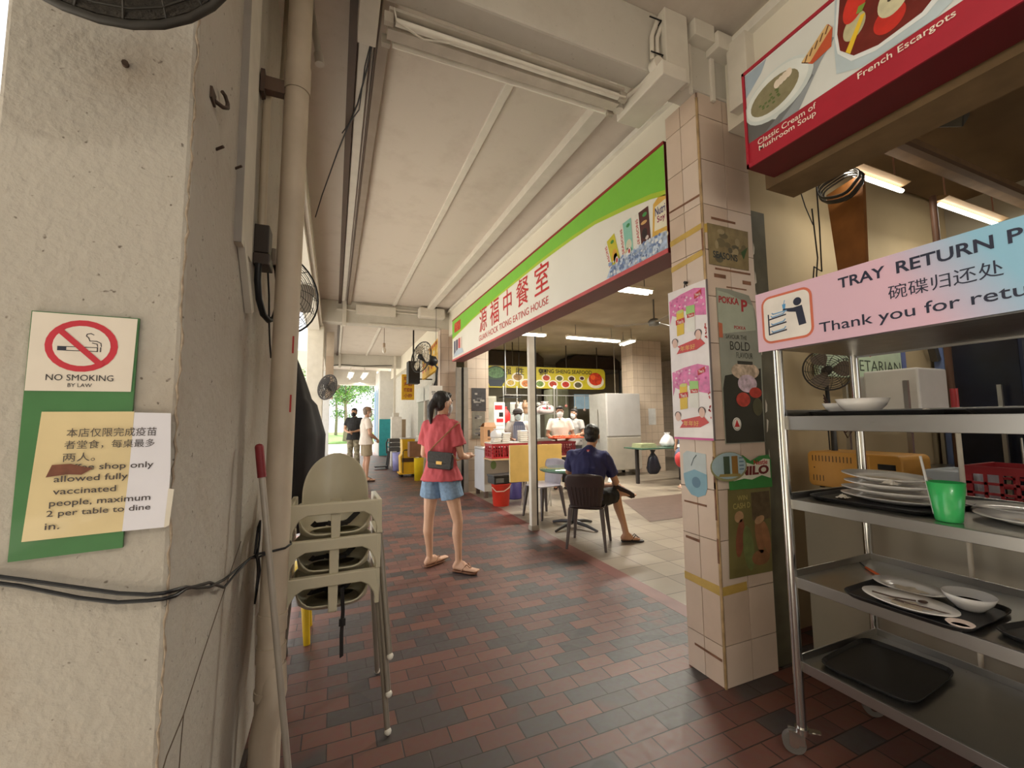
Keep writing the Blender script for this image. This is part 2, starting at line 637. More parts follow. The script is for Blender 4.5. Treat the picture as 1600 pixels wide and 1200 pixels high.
b.bx(2.25, 2.42, 9.0, 17.7, 0, 3.1, M(200, 196, 186, 0.7))
struct(b, 'wall_shop', 'pale front wall of the second shop beyond the yellow menu boards', 'wall')

# left columns
b = B()
b.bx(-0.65, -0.32, 1.153, 2.73, -0.02, 3.62, plaster_mat('rough_painted_concrete', (178, 171, 160), 0.75, 0.9, 0.8, 46.0, (154, 136, 116), 0.55))
colL = struct(b, 'column', 'rough pitted cream concrete column carrying the no-smoking notice', 'column', bev=0.01)
b = B()
CRK = M(92, 76, 62, 0.9)
b.tube([(-0.3195, 1.94, 0.925), (-0.3195, 1.66, 0.82), (-0.3195, 1.45, 0.74), (-0.3195, 1.31, 0.68), (-0.3195, 1.20, 0.66), (-0.3195, 1.15, 0.63)], 0.0018, CRK, 4)
b.tube([(-0.3195, 1.31, 0.68), (-0.3195, 1.30, 0.62), (-0.3195, 1.29, 0.50)], 0.0015, CRK, 4)
b.build('crack', colL)
b = B()
b.tube([(-0.321 + random.uniform(-.003, .003), 1.154 + random.uniform(-.003, .003), 0.4 + 0.02 * i) for i in range(150)], [0.0028 if i % 3 else 0.001 for i in range(150)], M(158, 142, 124, 0.9, var=0.3, scale=60), 5)
b.build('chipped_edge', colL)
b = B()
b.bx(-0.47, -0.2, 8.25, 8.55, -0.02, 3.1, M(224, 220, 210, 0.8, var=0.06))
struct(b, 'column', 'slim white column behind the black draped cover', 'column', bev=0.01)
b = B()
b.bx(-0.47, -0.15, 14.9, 15.2, -0.02, 3.1, M(222, 224, 226, 0.8, var=0.05))
struct(b, 'column', 'far bluish-white column at the open left edge', 'column', bev=0.01)

# tiled poster column
TILE = [M(214, 194, 178, 0.32, var=0.06, scale=4), M(208, 187, 170, 0.34, var=0.08, scale=5), M(218, 200, 186, 0.3, var=0.06, scale=3)]
GROUT = M(128, 104, 90, 0.9)


def tiled_column(name, label, x0, x1, y0, y1, zt, zb0, step, ysplit, xsplit):
    b = B()
    b.bx(x0 + 0.006, x1, y0 + 0.006, y1, -0.02, zt, GROUT)
    z = [0.0]
    k = zb0
    while k < zt - 0.02:
        z.append(k)
        k += step
    z.append(zt)
    g = 0.0022
    for i in range(len(z) - 1):
        for (u0, u1) in ysplit:
            b.bx(x0, x0 + 0.008, u0 + g, u1 - g, z[i] + g, z[i + 1] - g, random.choice(TILE))
        for (u0, u1) in xsplit:
            b.bx(u0 + g, u1 - g, y0, y0 + 0.008, z[i] + g, z[i + 1] - g, random.choice(TILE))
    return struct(b, name, label, 'column')


col = tiled_column('column', 'pink-beige tiled column covered in drink posters', 1.865, 2.262, 1.675, 1.925, 3.235, 0.205, 0.263,
                   [(1.684, 1.803), (1.803, 1.922)], [(1.876, 2.062), (2.062, 2.258)])
b = B()
b.tube([(1.869, 1.679, 0.0), (1.868, 1.678, 1.2), (1.869, 1.679, 3.2)], 0.0075, M(176, 148, 110, 0.6, var=0.3, scale=14))
b.build('corner_trim', col)
TAPE = M(196, 164, 84, 0.4, var=0.15, scale=12, coat=0.4)
OLDT = M(126, 88, 66, 0.7, var=0.3, scale=20)


def tape(name, pts, axis, mat, lift=0.0015):
    """flat strip on the left (axis x) or front (axis y) face of the tiled column"""
    b = B()
    off = random.uniform(0, 0.0005)
    if axis == 'x':
        b.add([(1.865 - lift - off, y, z) for y, z in pts], [(0, 1, 2, 3)], mat)
    else:
        b.add([(x, 1.675 - lift - off, z) for x, z in pts], [(0, 1, 2, 3)], mat)
    return b.build(name, col)


tape('yellow_tape', [(1.922, 2.41), (1.922, 2.445), (1.676, 2.46), (1.676, 2.425)], 'x', TAPE)
tape('yellow_tape', [(1.922, 2.25), (1.922, 2.282), (1.676, 2.31), (1.676, 2.275)], 'x', TAPE)
tape('yellow_tape', [(1.922, 0.47), (1.922, 0.51), (1.676, 0.505), (1.676, 0.455)], 'x', TAPE)
tape('yellow_tape', [(1.87, 0.455), (1.87, 0.5), (2.05, 0.505), (2.05, 0.46)], 'y', TAPE)
tape('yellow_tape', [(1.866, 2.4), (1.866, 2.45), (1.91, 2.46), (1.91, 2.41)], 'y', TAPE)
for (z, y0, y1, h) in ((2.62, 1.922, 1.685, 0.012), (0.90, 1.90, 1.74, 0.010), (0.70, 1.90, 1.80, 0.014), (0.13, 1.87, 1.69, 0.012)):
    tape('torn_tape', [(y0, z), (y0, z + h), (y1, z + h * 0.8), (y1, z - h * 0.4)], 'x', OLDT)
for (z, x0, x1, h) in ((2.49, 1.93, 2.12, 0.014), (2.20, 1.94, 2.22, 0.012), (2.155, 1.93, 2.02, 0.022), (2.14, 2.15, 2.22, 0.022), (2.105, 2.02, 2.18, 0.008)):
    tape('torn_tape', [(x0, z), (x0, z + h), (x1, z + h), (x1, z)], 'y', OLDT)
b = B()
for z in (0.62, 0.84, 1.0, 1.3, 1.6, 1.9, 2.3):
    b.bx(1.860, 1.866, 1.674, 1.684, z, z + random.uniform(0.12, 0.2), OLDT)
b.build('corner_tape', col)

tiled_column('column', 'tiled column beyond the far end of the green signboard', 1.93, 2.26, 8.25, 8.5, 3.2, 0.205, 0.263,
             [(8.26, 8.37), (8.37, 8.49)], [(1.94, 2.1), (2.1, 2.255)])
b = B()
b.bx(2.42, 2.86, 8.02, 8.25, 0, 3.06, WTILE)
struct(b, 'column', 'wide tiled pier with dark notices inside the far end of the shop', 'column', uvbox=True)
b = B()
b.bx(7.05, 8.0, 8.75, 9.2, 0, 3.4, WTILE)
struct(b, 'column', 'square tiled pillar behind the steel refrigerator', 'column', uvbox=True)

# green-grey metal post beside the tiled column, white pole, shutter channels
b = B()
b.bx(2.275, 2.405, 1.70, 1.86, 0, 2.62, M(98, 94, 78, 0.6, var=0.25, scale=7, bump=0.1))
for i in range(9):
    x_ = 2.285 + random.uniform(0, .03)
    z_ = 1.1 + i * 0.15 + random.uniform(0, .05)
    b.poly([(x_, z_), (x_ + random.uniform(.008, .02), z_ + .01), (x_ + random.uniform(.008, .02), z_ + random.uniform(.03, .07)), (x_ + .006, z_ + .08)], -1.699, M(214, 206, 190, 0.7))
tag(b.build('shutter_post'), 'flaking olive metal post beside the poster column', 'post', kind='structure')
b = B()
b.bx(2.29, 2.365, 4.86, 4.93, 0, 2.45, M(226, 222, 212, 0.5))
b.bx(2.366, 2.385, 4.86, 4.95, 0, 2.45, M(40, 38, 36, 0.5))
b.bx(2.285, 2.39, 4.855, 4.955, 0, 0.06, M(170, 164, 152, 0.5))
tag(b.build('shutter_post', bev=0.003), 'slim white upright pole standing at the edge of the shop floor', 'post', kind='structure')
b = B()
b.bx(2.17, 2.26, 7.9, 8.0, 0, 2.4, M(142, 136, 128, 0.45, 0.4))
b.bx(2.26, 2.31, 7.93, 8.0, 0, 2.4, M(30, 28, 26, 0.6))  # dark strip stands in for the shaded gap between the posts
b.bx(2.31, 2.40, 7.9, 8.0, 0, 2.4, M(150, 144, 136, 0.45, 0.4))
tag(b.build('shutter_post', bev=0.003), 'grey steel shutter channel behind the woman in red', 'post', kind='structure')

# ceiling bars, trunking and conduits
CW = M(222, 216, 204, 0.6, var=0.05)
DK = M(84, 66, 54, 0.6, var=0.12)


def bar(lab, parts, bev=0.004):
    b = B()
    for p in parts:
        b.bx(*p)
    return tag(b.build('cable_trunking', bev=bev), lab, 'cable trunking', 'cable trunking fixed to the walkway ceiling', kind='structure')


bar('thin white ceiling strip in the middle of the walkway ceiling', [(0.99, 1.05, 1.92, 8.25, 3.575, 3.6, CW)])
bar('wide white boxed trunking along the ceiling by the signboard', [(1.63, 1.74, 1.92, 8.25, 3.52, 3.6, CW)])
bar('dark brown metal channel along the left of the ceiling', [(0.03, 0.075, 1.92, 8.25, 3.54, 3.6, DK)], 0)
bar('white flat strip beside the dark brown ceiling channel', [(0.085, 0.15, 1.92, 8.25, 3.57, 3.6, CW)])
bar('brownish grey channel beside a thin white conduit', [(0.185, 0.245, 1.92, 8.25, 3.53, 3.6, M(150, 136, 122, 0.5)), (0.17, 0.185, 1.92, 8.25, 3.53, 3.6, DK)])
bar('pale square box hung from the ceiling near the fluorescent fitting', [(0.07, 0.165, 1.925, 2.25, 3.4, 3.6, CW)])
bar('white drop of trunking down the beam face beyond the signboard end', [(0.10, 0.17, 8.17, 8.25, 3.12, 3.6, CW), (0.0, 0.4, 8.2, 8.25, 3.41, 3.44, CW)])
bar('fat white cable box where the wide trunking meets the far beam', [(1.47, 1.98, 8.05, 8.25, 3.37, 3.57, CW)], 0.03)
bar('flat white duct along the middle of the second beam', [(0.33, 1.05, 8.19, 8.25, 3.36, 3.54, CW), (1.05, 1.47, 8.21, 8.25, 3.5, 3.52, CW), (1.05, 1.47, 8.21, 8.25, 3.44, 3.46, CW)])
bar('white skirting strip under the second beam', [(0.55, 1.9, 8.22, 8.25, 3.17, 3.21, CW)])
bar('white strip on the ceiling past the second beam', [(0.93, 0.99, 8.5, 14.9, 3.57, 3.6, CW)])
bar('dark channel on the ceiling past the second beam', [(0.03, 0.075, 8.5, 14.9, 3.54, 3.6, DK), (0.085, 0.14, 8.5, 14.9, 3.56, 3.6, CW)], 0)
bar('white ducting down the face of the farthest beam', [(0.10, 0.17, 14.83, 14.9, 3.12, 3.6, CW), (0.5, 1.8, 14.87, 14.9, 3.17, 3.2, CW), (1.85, 1.93, 14.85, 14.9, 0, 3.6, CW)])
bar('white boxed trunking turning down over the poster column', [(1.60, 1.76, 1.615, 1.675, 3.2, 3.6, CW), (1.525, 1.69, 1.57, 1.96, 3.15, 3.232, CW)], 0.006)
bar('white corner trunking on the wall above the red food sign', [(2.03, 2.1, 1.48, 1.6, 3.1, 3.5, CW), (1.95, 2.1, 1.58, 1.67, 3.46, 3.56, CW), (1.80, 1.95, 1.6, 1.675, 3.5, 3.6, CW), (1.97, 2.0, 1.655, 1.675, 3.2, 3.5, CW), (1.81, 1.83, 1.66, 1.675, 3.2, 3.5, CW)], 0.004)
bar('white cable run low on the edge beam of the open side', [(-0.27, -0.23, 2.74, 8.25, 3.1, 3.14, CW), (-0.27, -0.245, 2.74, 14.9, 3.3, 3.33, CW)])
t = thing('conduit_pipes', 'bent white conduit pipes with black cable ties by the column top', 'conduit', (1.55, 1.66, 3.23))
for dx in (0.0, 0.035):
    b = B()
    b.tube([(0.21 + dx, -0.005, 0.42), (0.10 + dx, -0.008, 0.38), (0.03 + dx, -0.01, 0.31), (-0.015 + dx, -0.01, 0.2), (-0.02 + dx, -0.012, 0.06)], 0.0125, CW, 10)
    b.build('conduit', t)
b = B()
b.cyl((-0.005, -0.05, 0.02), (-0.005, 0.0, 0.02), 0.036, CW, n=18)
b.tube([(-0.01, -0.03, 0.0), (-0.02, 0.08, -0.012), (-0.05, 0.24, -0.014)], 0.0125, CW, 10)
b.tube([(0.02, -0.03, 0.0), (0.01, 0.08, -0.012), (-0.02, 0.24, -0.014)], 0.0125, CW, 10)
b.cyl((-0.05, 0.25, -0.05), (-0.05, 0.25, -0.004), 0.03, CW, n=16)
b.build('junction_box', t)
for z in (0.09, 0.29):
    b = B()
    b.tube([(-0.04, -0.028, z), (0.04, -0.028, z + 0.004), (0.045, 0.0, z + 0.004)], 0.004, BLACK, 6)
    b.build('cable_tie', t)

# fluorescent fitting under the near beam (off)
a, c = Vector((0.19, 1.90, 3.175)), Vector((1.47, 1.89, 3.175))
d = c - a
ang = math.atan2(d.y, d.x)
t = thing('fluorescent_light', 'long grimy twin fluorescent fitting, unlit, under the near beam', 'ceiling light', tuple((a + c) / 2), ang)
HL = d.length / 2
b = B()
b.prism([(-0.03, 0.05), (-0.03, 0.0), (0.03, 0.0), (0.03, 0.05)], -HL, HL, M(206, 198, 184, 0.5, var=0.1), Matrix.Rotation(-PI / 2, 4, 'Z'))
b.bx(-HL, HL, -0.085, 0.085, 0.045, 0.06, b.mats[0])
b.build('housing', t)
for s in (-1, 1):
    b = B()
    b.cyl((-HL + 0.03, s * 0.06, 0.015), (HL - 0.03, s * 0.06, 0.015), 0.017, M(244, 240, 228, 0.25), n=14)
    b.build('tube', t)
    for e in (-1, 1):
        b = B()
        b.bx(e * HL - 0.02, e * HL + 0.02, s * 0.06 - 0.012, s * 0.06 + 0.012, -0.005, 0.045, M(190, 182, 168, 0.5))
        b.build('lamp_holder', t)
b = B()
b.tube([(-HL + .02, -0.09, 0.05), (-HL + .03, -0.10, -0.02), (-HL + 0.15, -0.09, -0.055), (-HL + 0.3, -0.085, -0.02), (0, -0.09, -0.012), (HL - 0.1, -0.09, -0.01), (HL, -0.09, 0.0)], 0.0045, M(226, 220, 206, 0.5), 6)
b.build('supply_wire', t)

b = B()
b.tube([(0.165, 2.17, 3.5), (0.135, 2.5, 3.47), (0.10, 2.85, 3.5), (0.02, 3.2, 3.47), (-0.02, 3.45, 3.5), (-0.15, 4.2, 3.5), (-0.22, 4.6, 3.46)], 0.005, INK, 6)
b.tube([(0.16, 2.2, 3.5), (0.125, 2.5, 3.49), (0.11, 2.85, 3.46), (0.01, 3.2, 3.5)], 0.004, INK, 6)
tag(b.build('cable'), 'loose black wire strung across the ceiling channels', 'cable')

# ------------------------------------------------------------------ signboards
GREEN = M(126, 200, 66, 0.45, var=0.03)
LIME = M(176, 204, 56, 0.45, var=0.03)
CREAM = M(238, 236, 226, 0.4, var=0.03, scale=2)
MAROON = M(92, 24, 30, 0.45, var=0.1)

t = thing('signboard', 'long green and white eating house signboard with red lettering', 'signboard', (1.865, 7.07, 2.386), -PI / 2)
W, H = 5.13, 0.72
b = B()
b.bx(0, W, 0, 0.2, 0, H, MAROON)
b.bx(0, W, -0.006, 0.0, 0, 0.028, M(206, 92, 96, 0.4))  # the border's pink highlight is painted into its red
b.bx(0, W, -0.006, 0.0, H - 0.022, H, M(150, 42, 40, 0.4))
b.build('frame', t)
b = B()
b.rect(0, W, 0.028, H - 0.022, 0.001, CREAM)
b.build('sign_face', t)
b = B()
gl = [(0.0, 0.41), (0.6, 0.455), (1.2, 0.50), (2.26, 0.552), (3.38, 0.577), (4.0, 0.566), (4.37, 0.547), (4.76, 0.486), (5.0, 0.44), (W, 0.40)]
ll = [(0.0, 0.385), (0.6, 0.43), (1.2, 0.478), (2.26, 0.528), (3.38, 0.545), (4.0, 0.535), (4.37, 0.516), (4.76, 0.452), (5.0, 0.405), (W, 0.365)]
b.poly([(0, H - 0.022)] + gl + [(W, H - 0.022)], 0.003, GREEN)
b.poly([p for p in gl] + ll[::-1], 0.003, LIME)
b.build('green_band', t)
b = B()
for ch, x0, x1, z0, z1 in (('源', 1.49, 1.80, 0.205, 0.54), ('福', 1.93, 2.25, 0.205, 0.535), ('中', 2.40, 2.66, 0.215, 0.53), ('餐', 2.80, 3.13, 0.225, 0.535), ('室', 3.27, 3.585, 0.232, 0.535)):
    b.text(ch, x0, z0, x1 - x0, z1 - z0, 0.004, RED, bold=0.004)
b.text('GUAN HOCK TIONG EATING HOUSE', 1.465, 0.092, 2.10, 0.078, 0.004, RED)
b.build('lettering', t)
b = B()
b.rect(0.14, 0.52, 0.47, 0.63, 0.004, M(196, 52, 40, 0.5))
b.text('F&N', 0.18, 0.485, 0.3, 0.13, 0.006, M(240, 214, 130, 0.5), bold=0.02)
b.text('F&N', 0.186, 0.488, 0.29, 0.124, 0.007, M(214, 40, 40, 0.5), bold=0.0)
b.build('company_mark', t)
b = B()
for x, c in ((0.16, (90, 90, 120)), (0.30, (70, 60, 90)), (0.44, (200, 60, 80)), (0.54, (220, 200, 190))):
    b.rect(x - 0.05, x + 0.05, 0.10, 0.33, 0.004, M(*c, 0.5))
b.poly([(0.05, 0.06), (0.7, 0.06), (0.62, 0.14), (0.4, 0.17), (0.2, 0.13)], 0.006, M(190, 206, 222, 0.4))
b.build('drink_picture', t)


def pack(q, body, strip, word, extra):
    """printed drink packet: q = four corners top-left, top-right, bottom-right, bottom-left"""
    b = B()
    b.poly(q, 0.003, body)
    tl, tr, br, bl = [Vector((p[0], p[1])) for p in q]
    b.poly([tuple(tl), tuple(tl.lerp(tr, 0.28)), tuple(bl.lerp(br, 0.28)), tuple(bl)], 0.0035, strip)
    for (u, v, ru, rv, c) in extra:
        p = tl.lerp(tr, u).lerp(bl.lerp(br, u), v)
        b.disc(p.x, p.y, ru, rv, 0.004, c)
    if word:
        ht = (tl - bl).length
        ang = math.atan2(tl.y - bl.y, tl.x - bl.x)
        o = bl.lerp(br, 0.2).lerp(tl.lerp(tr, 0.2), 0.14)
        X = Matrix.Translation((o.x, 0, o.y)) @ Matrix.Rotation(-ang, 4, 'Y')
        b.text(word, 0, 0, ht * 0.72, 0.024, 0.0045, RED, bold=0.01, X=X)
    b.build('drink_picture', t)


CRW = M(238, 236, 226, 0.5)
pack([(4.479, 0.305), (4.605, 0.345), (4.665, 0.13), (4.545, 0.07)], M(206, 196, 52, 0.5), CRW, 'SEASONS', [(0.65, 0.7, 0.03, 0.05, M(222, 168, 60, 0.5)), (0.68, 0.78, 0.022, 0.032, CRW), (0.7, 0.2, 0.02, 0.014, M(80, 150, 60, 0.5))])
pack([(4.672, 0.37), (4.797, 0.375), (4.81, 0.13), (4.70, 0.11)], M(146, 206, 188, 0.5), CRW, 'SEASONS', [(0.65, 0.72, 0.03, 0.04, M(216, 214, 190, 0.5)), (0.5, 0.86, 0.03, 0.02, M(206, 190, 150, 0.5)), (0.72, 0.16, 0.02, 0.014, M(70, 150, 90, 0.5))])
pack([(4.839, 0.37), (4.971, 0.375), (4.985, 0.12), (4.86, 0.12)], M(84, 40, 38, 0.5), CRW, 'SEASONS', [(0.6, 0.66, 0.026, 0.035, M(44, 28, 30, 0.5)), (0.75, 0.8, 0.016, 0.014, M(220, 206, 200, 0.5)), (0.72, 0.16, 0.022, 0.014, M(70, 150, 80, 0.5)), (0.62, 0.36, 0.03, 0.012, M(214, 170, 110, 0.5))])
b = B()
b.poly([(5.018, 0.36), (5.06, 0.385), (W, 0.375), (W, 0.06), (4.995, 0.1)], 0.003, M(222, 176, 78, 0.5))
b.poly([(5.035, 0.335), (W, 0.345), (W, 0.17), (5.02, 0.18)], 0.0035, M(238, 230, 206, 0.5))
b.text('Nutri', 5.035, 0.27, 0.088, 0.055, 0.0045, M(44, 40, 120, 0.5), bold=0.012)
b.text('Soy', 5.05, 0.21, 0.07, 0.055, 0.0045, M(150, 40, 90, 0.5), bold=0.012)
b.disc(5.09, 0.12, 0.05, 0.03, 0.004, M(236, 220, 180, 0.5))
b.build('drink_picture', t)
b = B()
rnd = random.Random(3)
b.poly([(4.50, 0.034), (4.55, 0.1), (4.64, 0.12), (4.80, 0.14), (4.95, 0.15), (W, 0.14), (W, 0.03), (4.6, 0.029)], 0.005, M(176, 194, 222, 0.35, var=0.35, scale=34))
ICE = [M(206, 220, 238, 0.3), M(140, 164, 206, 0.3), M(232, 238, 244, 0.3), M(112, 134, 178, 0.3)]
for i in range(150):
    x = 4.54 + (W - 4.58) * rnd.random()
    z = 0.035 + (0.10 + 0.03 * (x - 4.5)) * rnd.random()
    s = rnd.uniform(0.008, 0.017)
    n = rnd.choice((4, 5))
    a0 = rnd.random() * 6
    b.poly([(min(W, x + s * math.cos(a0 + 2 * PI * k / n)), z + s * math.sin(a0 + 2 * PI * k / n)) for k in range(n)], 0.0055 + 0.00002 * i, ICE[i % 4])
b.disc(4.635, 0.13, 0.018, 0.028, 0.009, CRW)
b.disc(4.635, 0.13, 0.010, 0.018, 0.0095, RED)
b.disc(4.775, 0.145, 0.018, 0.026, 0.009, CRW)
b.disc(4.775, 0.145, 0.010, 0.016, 0.0095, RED)
b.build('ice_picture', t)

# red food sign over the stall
t = thing('signboard', 'red food signboard picturing soup and escargots', 'signboard', (1.865, 1.385, 2.6), -PI / 2)
RS = M(168, 34, 52, 0.4, var=0.06)
W2, H2 = 4.2, 0.5
b = B()
b.bx(0, W2, 0.0, 0.19, 0, H2, M(96, 16, 24, 0.5))
b.bx(0, W2, -0.008, 0, 0, 0.02, RS)
b.bx(0, W2, -0.008, 0, H2 - 0.015, H2, RS)
b.bx(0, 0.012, -0.008, 0, 0, H2, RS)
b.build('frame', t)
b = B()
b.rect(0.012, W2, 0.02, H2 - 0.015, 0.001, RS)
b.build('sign_face', t)
b = B()
b.rect(0.014, W2, 0.126, H2 - 0.016, 0.002, M(214, 216, 212, 0.5, var=0.05, scale=5))
b.poly([(0.014, 0.126), (0.014, 0.25), (0.2, 0.126)], 0.0025, M(96, 96, 94, 0.5))
b.poly([(0.014, 0.48), (0.014, 0.36), (0.10, 0.43), (0.13, 0.48)], 0.0025, M(160, 176, 190, 0.5))
b.poly([(0.16, 0.126), (0.26, 0.126), (0.36, 0.27), (0.42, 0.33), (0.39, 0.35), (0.33, 0.29)], 0.003, M(150, 156, 160, 0.4))
b.poly([(0.10, 0.126), (0.17, 0.126), (0.33, 0.235), (0.32, 0.25)], 0.0032, M(118, 122, 124, 0.4))
b.disc(0.17, 0.28, 0.165, 0.115, 0.0045, M(206, 214, 212, 0.4), tilt=0.1)
b.disc(0.165, 0.285, 0.15, 0.10, 0.005, M(222, 226, 222, 0.4), tilt=0.1)
b.disc(0.155, 0.28, 0.118, 0.074, 0.0055, M(136, 128, 98, 0.5, var=0.12, scale=30), tilt=0.1)
for i in range(16):
    b.disc(0.13 + rnd.uniform(-.05, .05), 0.262 + rnd.uniform(-.025, .03), 0.007, 0.005, 0.006 + i * 1e-5, M(92, 108, 60, 0.5))
for k in range(4):
    b.disc(0.175 + k * 0.018, 0.315 + 0.004 * k, 0.016, 0.02, 0.0064 + k * 1e-4, M(226, 212, 194, 0.5))
b.poly([(0.285, 0.325), (0.40, 0.405), (0.415, 0.375), (0.405, 0.30), (0.33, 0.285)], 0.005, M(190, 84, 50, 0.5))
b.poly([(0.285, 0.328), (0.395, 0.408), (0.412, 0.378), (0.32, 0.30)], 0.0055, M(214, 176, 118, 0.5))
for k in range(5):
    b.stroke([(0.30 + 0.022 * k, 0.315 + 0.014 * k), (0.312 + 0.022 * k, 0.34 + 0.014 * k)], 0.006, 0.006, M(110, 76, 50, 0.5))
b.poly([(0.415, 0.17), (0.50, 0.13), (0.72, 0.126), (0.80, 0.16), (0.88, 0.26), (0.90, 0.48), (0.43, 0.48), (0.415, 0.31)], 0.004, M(186, 200, 206, 0.35))
b.poly([(0.425, 0.25), (0.47, 0.18), (0.55, 0.155), (0.70, 0.16), (0.79, 0.22), (0.84, 0.32), (0.86, 0.48), (0.44, 0.48), (0.42, 0.32)], 0.005, M(226, 230, 230, 0.35))
b.poly([(0.435, 0.255), (0.48, 0.195), (0.56, 0.17), (0.69, 0.178), (0.77, 0.235), (0.81, 0.32), (0.83, 0.48), (0.45, 0.48), (0.43, 0.33)], 0.0055, M(110, 34, 26, 0.4, var=0.2, scale=14))
for (x, z, rx, rz, c) in ((0.50, 0.40, 0.04, 0.07, (206, 52, 38)), (0.60, 0.24, 0.05, 0.05, (196, 46, 34)), (0.72, 0.36, 0.07, 0.10, (214, 60, 40)), (0.55, 0.44, 0.05, 0.04, (170, 40, 32)),
                          (0.49, 0.31, 0.038, 0.05, (190, 184, 146)), (0.62, 0.31, 0.05, 0.066, (206, 200, 166)), (0.60, 0.42, 0.045, 0.05, (200, 194, 160)), (0.76, 0.26, 0.03, 0.04, (206, 64, 44))):
    b.disc(x, z, rx, rz, 0.006 + 0.0002 * (x + z), M(*c, 0.45, var=0.12, scale=30), tilt=-0.4)
b.poly([(0.455, 0.23), (0.47, 0.21), (0.53, 0.33), (0.515, 0.335)], 0.0075, M(228, 190, 50, 0.5))
for i in range(9):
    b.disc(0.62 + rnd.uniform(-.02, .02), 0.325 + rnd.uniform(-.02, .02), 0.008, 0.007, 0.0078 + i * 1e-5, M(66, 60, 48, 0.5))
b.poly([(0.50, 0.35), (0.52, 0.345), (0.535, 0.37), (0.51, 0.375)], 0.0078, M(120, 150, 60, 0.5))
b.build('food_picture', t)
b = B()
b.text('Classic Cream of', 0.062, 0.086, 0.268, 0.027, 0.004, M(238, 226, 210, 0.5), bold=0.008)
b.text('Mushroom Soup', 0.066, 0.048, 0.262, 0.032, 0.004, M(238, 226, 210, 0.5), bold=0.008)
b.text('French Escargots', 0.486, 0.082, 0.285, 0.033, 0.004, M(238, 226, 210, 0.5), bold=0.008)
b.build('lettering', t)

# seafood stall sign
t = thing('signboard', 'yellow seafood signboard with rows of dishes deep inside the shop', 'signboard', (3.65, 10.0, 2.19))
b = B()
b.prism([(-0.25, 0), (3.3, 0), (3.38, 0.02), (3.43, 0.08), (3.43, 0.48), (3.38, 0.56), (3.3, 0.58), (-0.25, 0.55)], 0, 0.1, M(196, 180, 40, 0.5))
for x in (0.6, 2.2, 3.2):
    b.cyl((x, 0.05, 0.55), (x, 0.05, 1.2), 0.015, M(70, 60, 50, 0.6), n=8)
b.build('sign_face', t)
b = B()
for ch, x in (('强', 0.42), ('胜', 0.78), ('海', 1.12), ('鲜', 1.46)):
    b.text(ch, x - 0.12, 0.34, 0.24, 0.19, 0.014, INK)
b.text('QIANG SHENG SEAFOOD', 1.32, 0.395, 1.66, 0.125, 0.014, INK, bold=0.01)
b.build('lettering', t)
b = B()
b.disc(0.12, 0.30, 0.30, 0.25, 0.003, M(44, 66, 52, 0.5))
b.disc(0.12, 0.38, 0.24, 0.14, 0.004, M(92, 130, 84, 0.5, var=0.4, scale=20))
b.poly([(-0.12, 0.2), (0.35, 0.2), (0.28, 0.03), (-0.05, 0.03)], 0.004, M(34, 44, 58, 0.5))
for i, (x, z, r, c) in enumerate(((0.52, 0.13, 0.13, (190, 160, 70)), (0.72, 0.28, 0.17, (150, 110, 50)), (0.95, 0.12, 0.17, (196, 120, 60)), (1.36, 0.12, 0.15, (110, 140, 70)), (1.55, 0.28, 0.14, (170, 60, 40)),
                                  (1.75, 0.12, 0.15, (170, 56, 36)), (1.95, 0.28, 0.13, (90, 90, 50)), (2.14, 0.12, 0.15, (180, 50, 36)), (2.33, 0.28, 0.12, (70, 44, 34)), (2.53, 0.11, 0.15, (90, 84, 60)), (2.66, 0.30, 0.09, (74, 40, 34)))):
    b.disc(x, z, r, r * 0.72, 0.0045 + i * 2e-4, M(226, 218, 196, 0.4))
    b.disc(x, z, r * 0.72, r * 0.5, 0.0052 + i * 2e-4, M(*c, 0.5, var=0.5, scale=26))
b.disc(3.1, 0.22, 0.28, 0.19, 0.008, M(226, 218, 196, 0.4))
b.disc(3.1, 0.29, 0.22, 0.18, 0.0085, M(196, 56, 30, 0.5, var=0.4, scale=14))
b.disc(3.02, 0.34, 0.08, 0.07, 0.009, M(224, 96, 40, 0.5))
b.disc(3.22, 0.2, 0.07, 0.06, 0.009, M(214, 70, 34, 0.5))
b.build('food_picture', t)

# tray return banner on the trolley
t = thing('banner', 'pink and blue tray return banner across the trolley top', 'banner', (1.772, 1.318, 1.67), -PI / 2)
TW, TH = 1.5, 0.265
b = B()
m = bpy.data.materials.new('pink_to_blue_print')
m.use_nodes = True
nt = m.node_tree
p = nt.nodes['Principled BSDF']
tc = nt.nodes.new('ShaderNodeTexCoord')
sx = nt.nodes.new('ShaderNodeSeparateXYZ')
nt.links.new(tc.outputs['Object'], sx.inputs[0])
ma = nt.nodes.new('ShaderNodeMath')
ma.operation = 'MULTIPLY_ADD'
ma.inputs[1].default_value = 0.55
nt.links.new(sx.outputs['Z'], ma.inputs[0])
nt.links.new(sx.outputs['X'], ma.inputs[2])
rp = nt.nodes.new('ShaderNodeValToRGB')
e = rp.color_ramp.elements
e[0].position, e[0].color = 0.62, (*lin((226, 188, 206)), 1)
e[1].position, e[1].color = 0.86, (*lin((146, 196, 222)), 1)
nt.links.new(ma.outputs[0], rp.inputs['Fac'])
nt.links.new(rp.outputs['Color'], p.inputs['Base Color'])
p.inputs['Roughness'].default_value = 0.4
b.bx(0, TW, 0, 0.004, 0, TH, m)
b.build('banner_sheet', t)
NAVY = M(36, 40, 62, 0.5)
b = B()


def rrect(x0, x1, z0, z1, r):
    pts = []
    for cx, cz, a0 in ((x1 - r, z1 - r, 0), (x0 + r, z1 - r, 90), (x0 + r, z0 + r, 180), (x1 - r, z0 + r, 270)):
        for k in range(6):
            a = math.radians(a0 + 18 * k)
            pts.append((cx + r * math.cos(a), cz + r * math.sin(a)))
    return pts


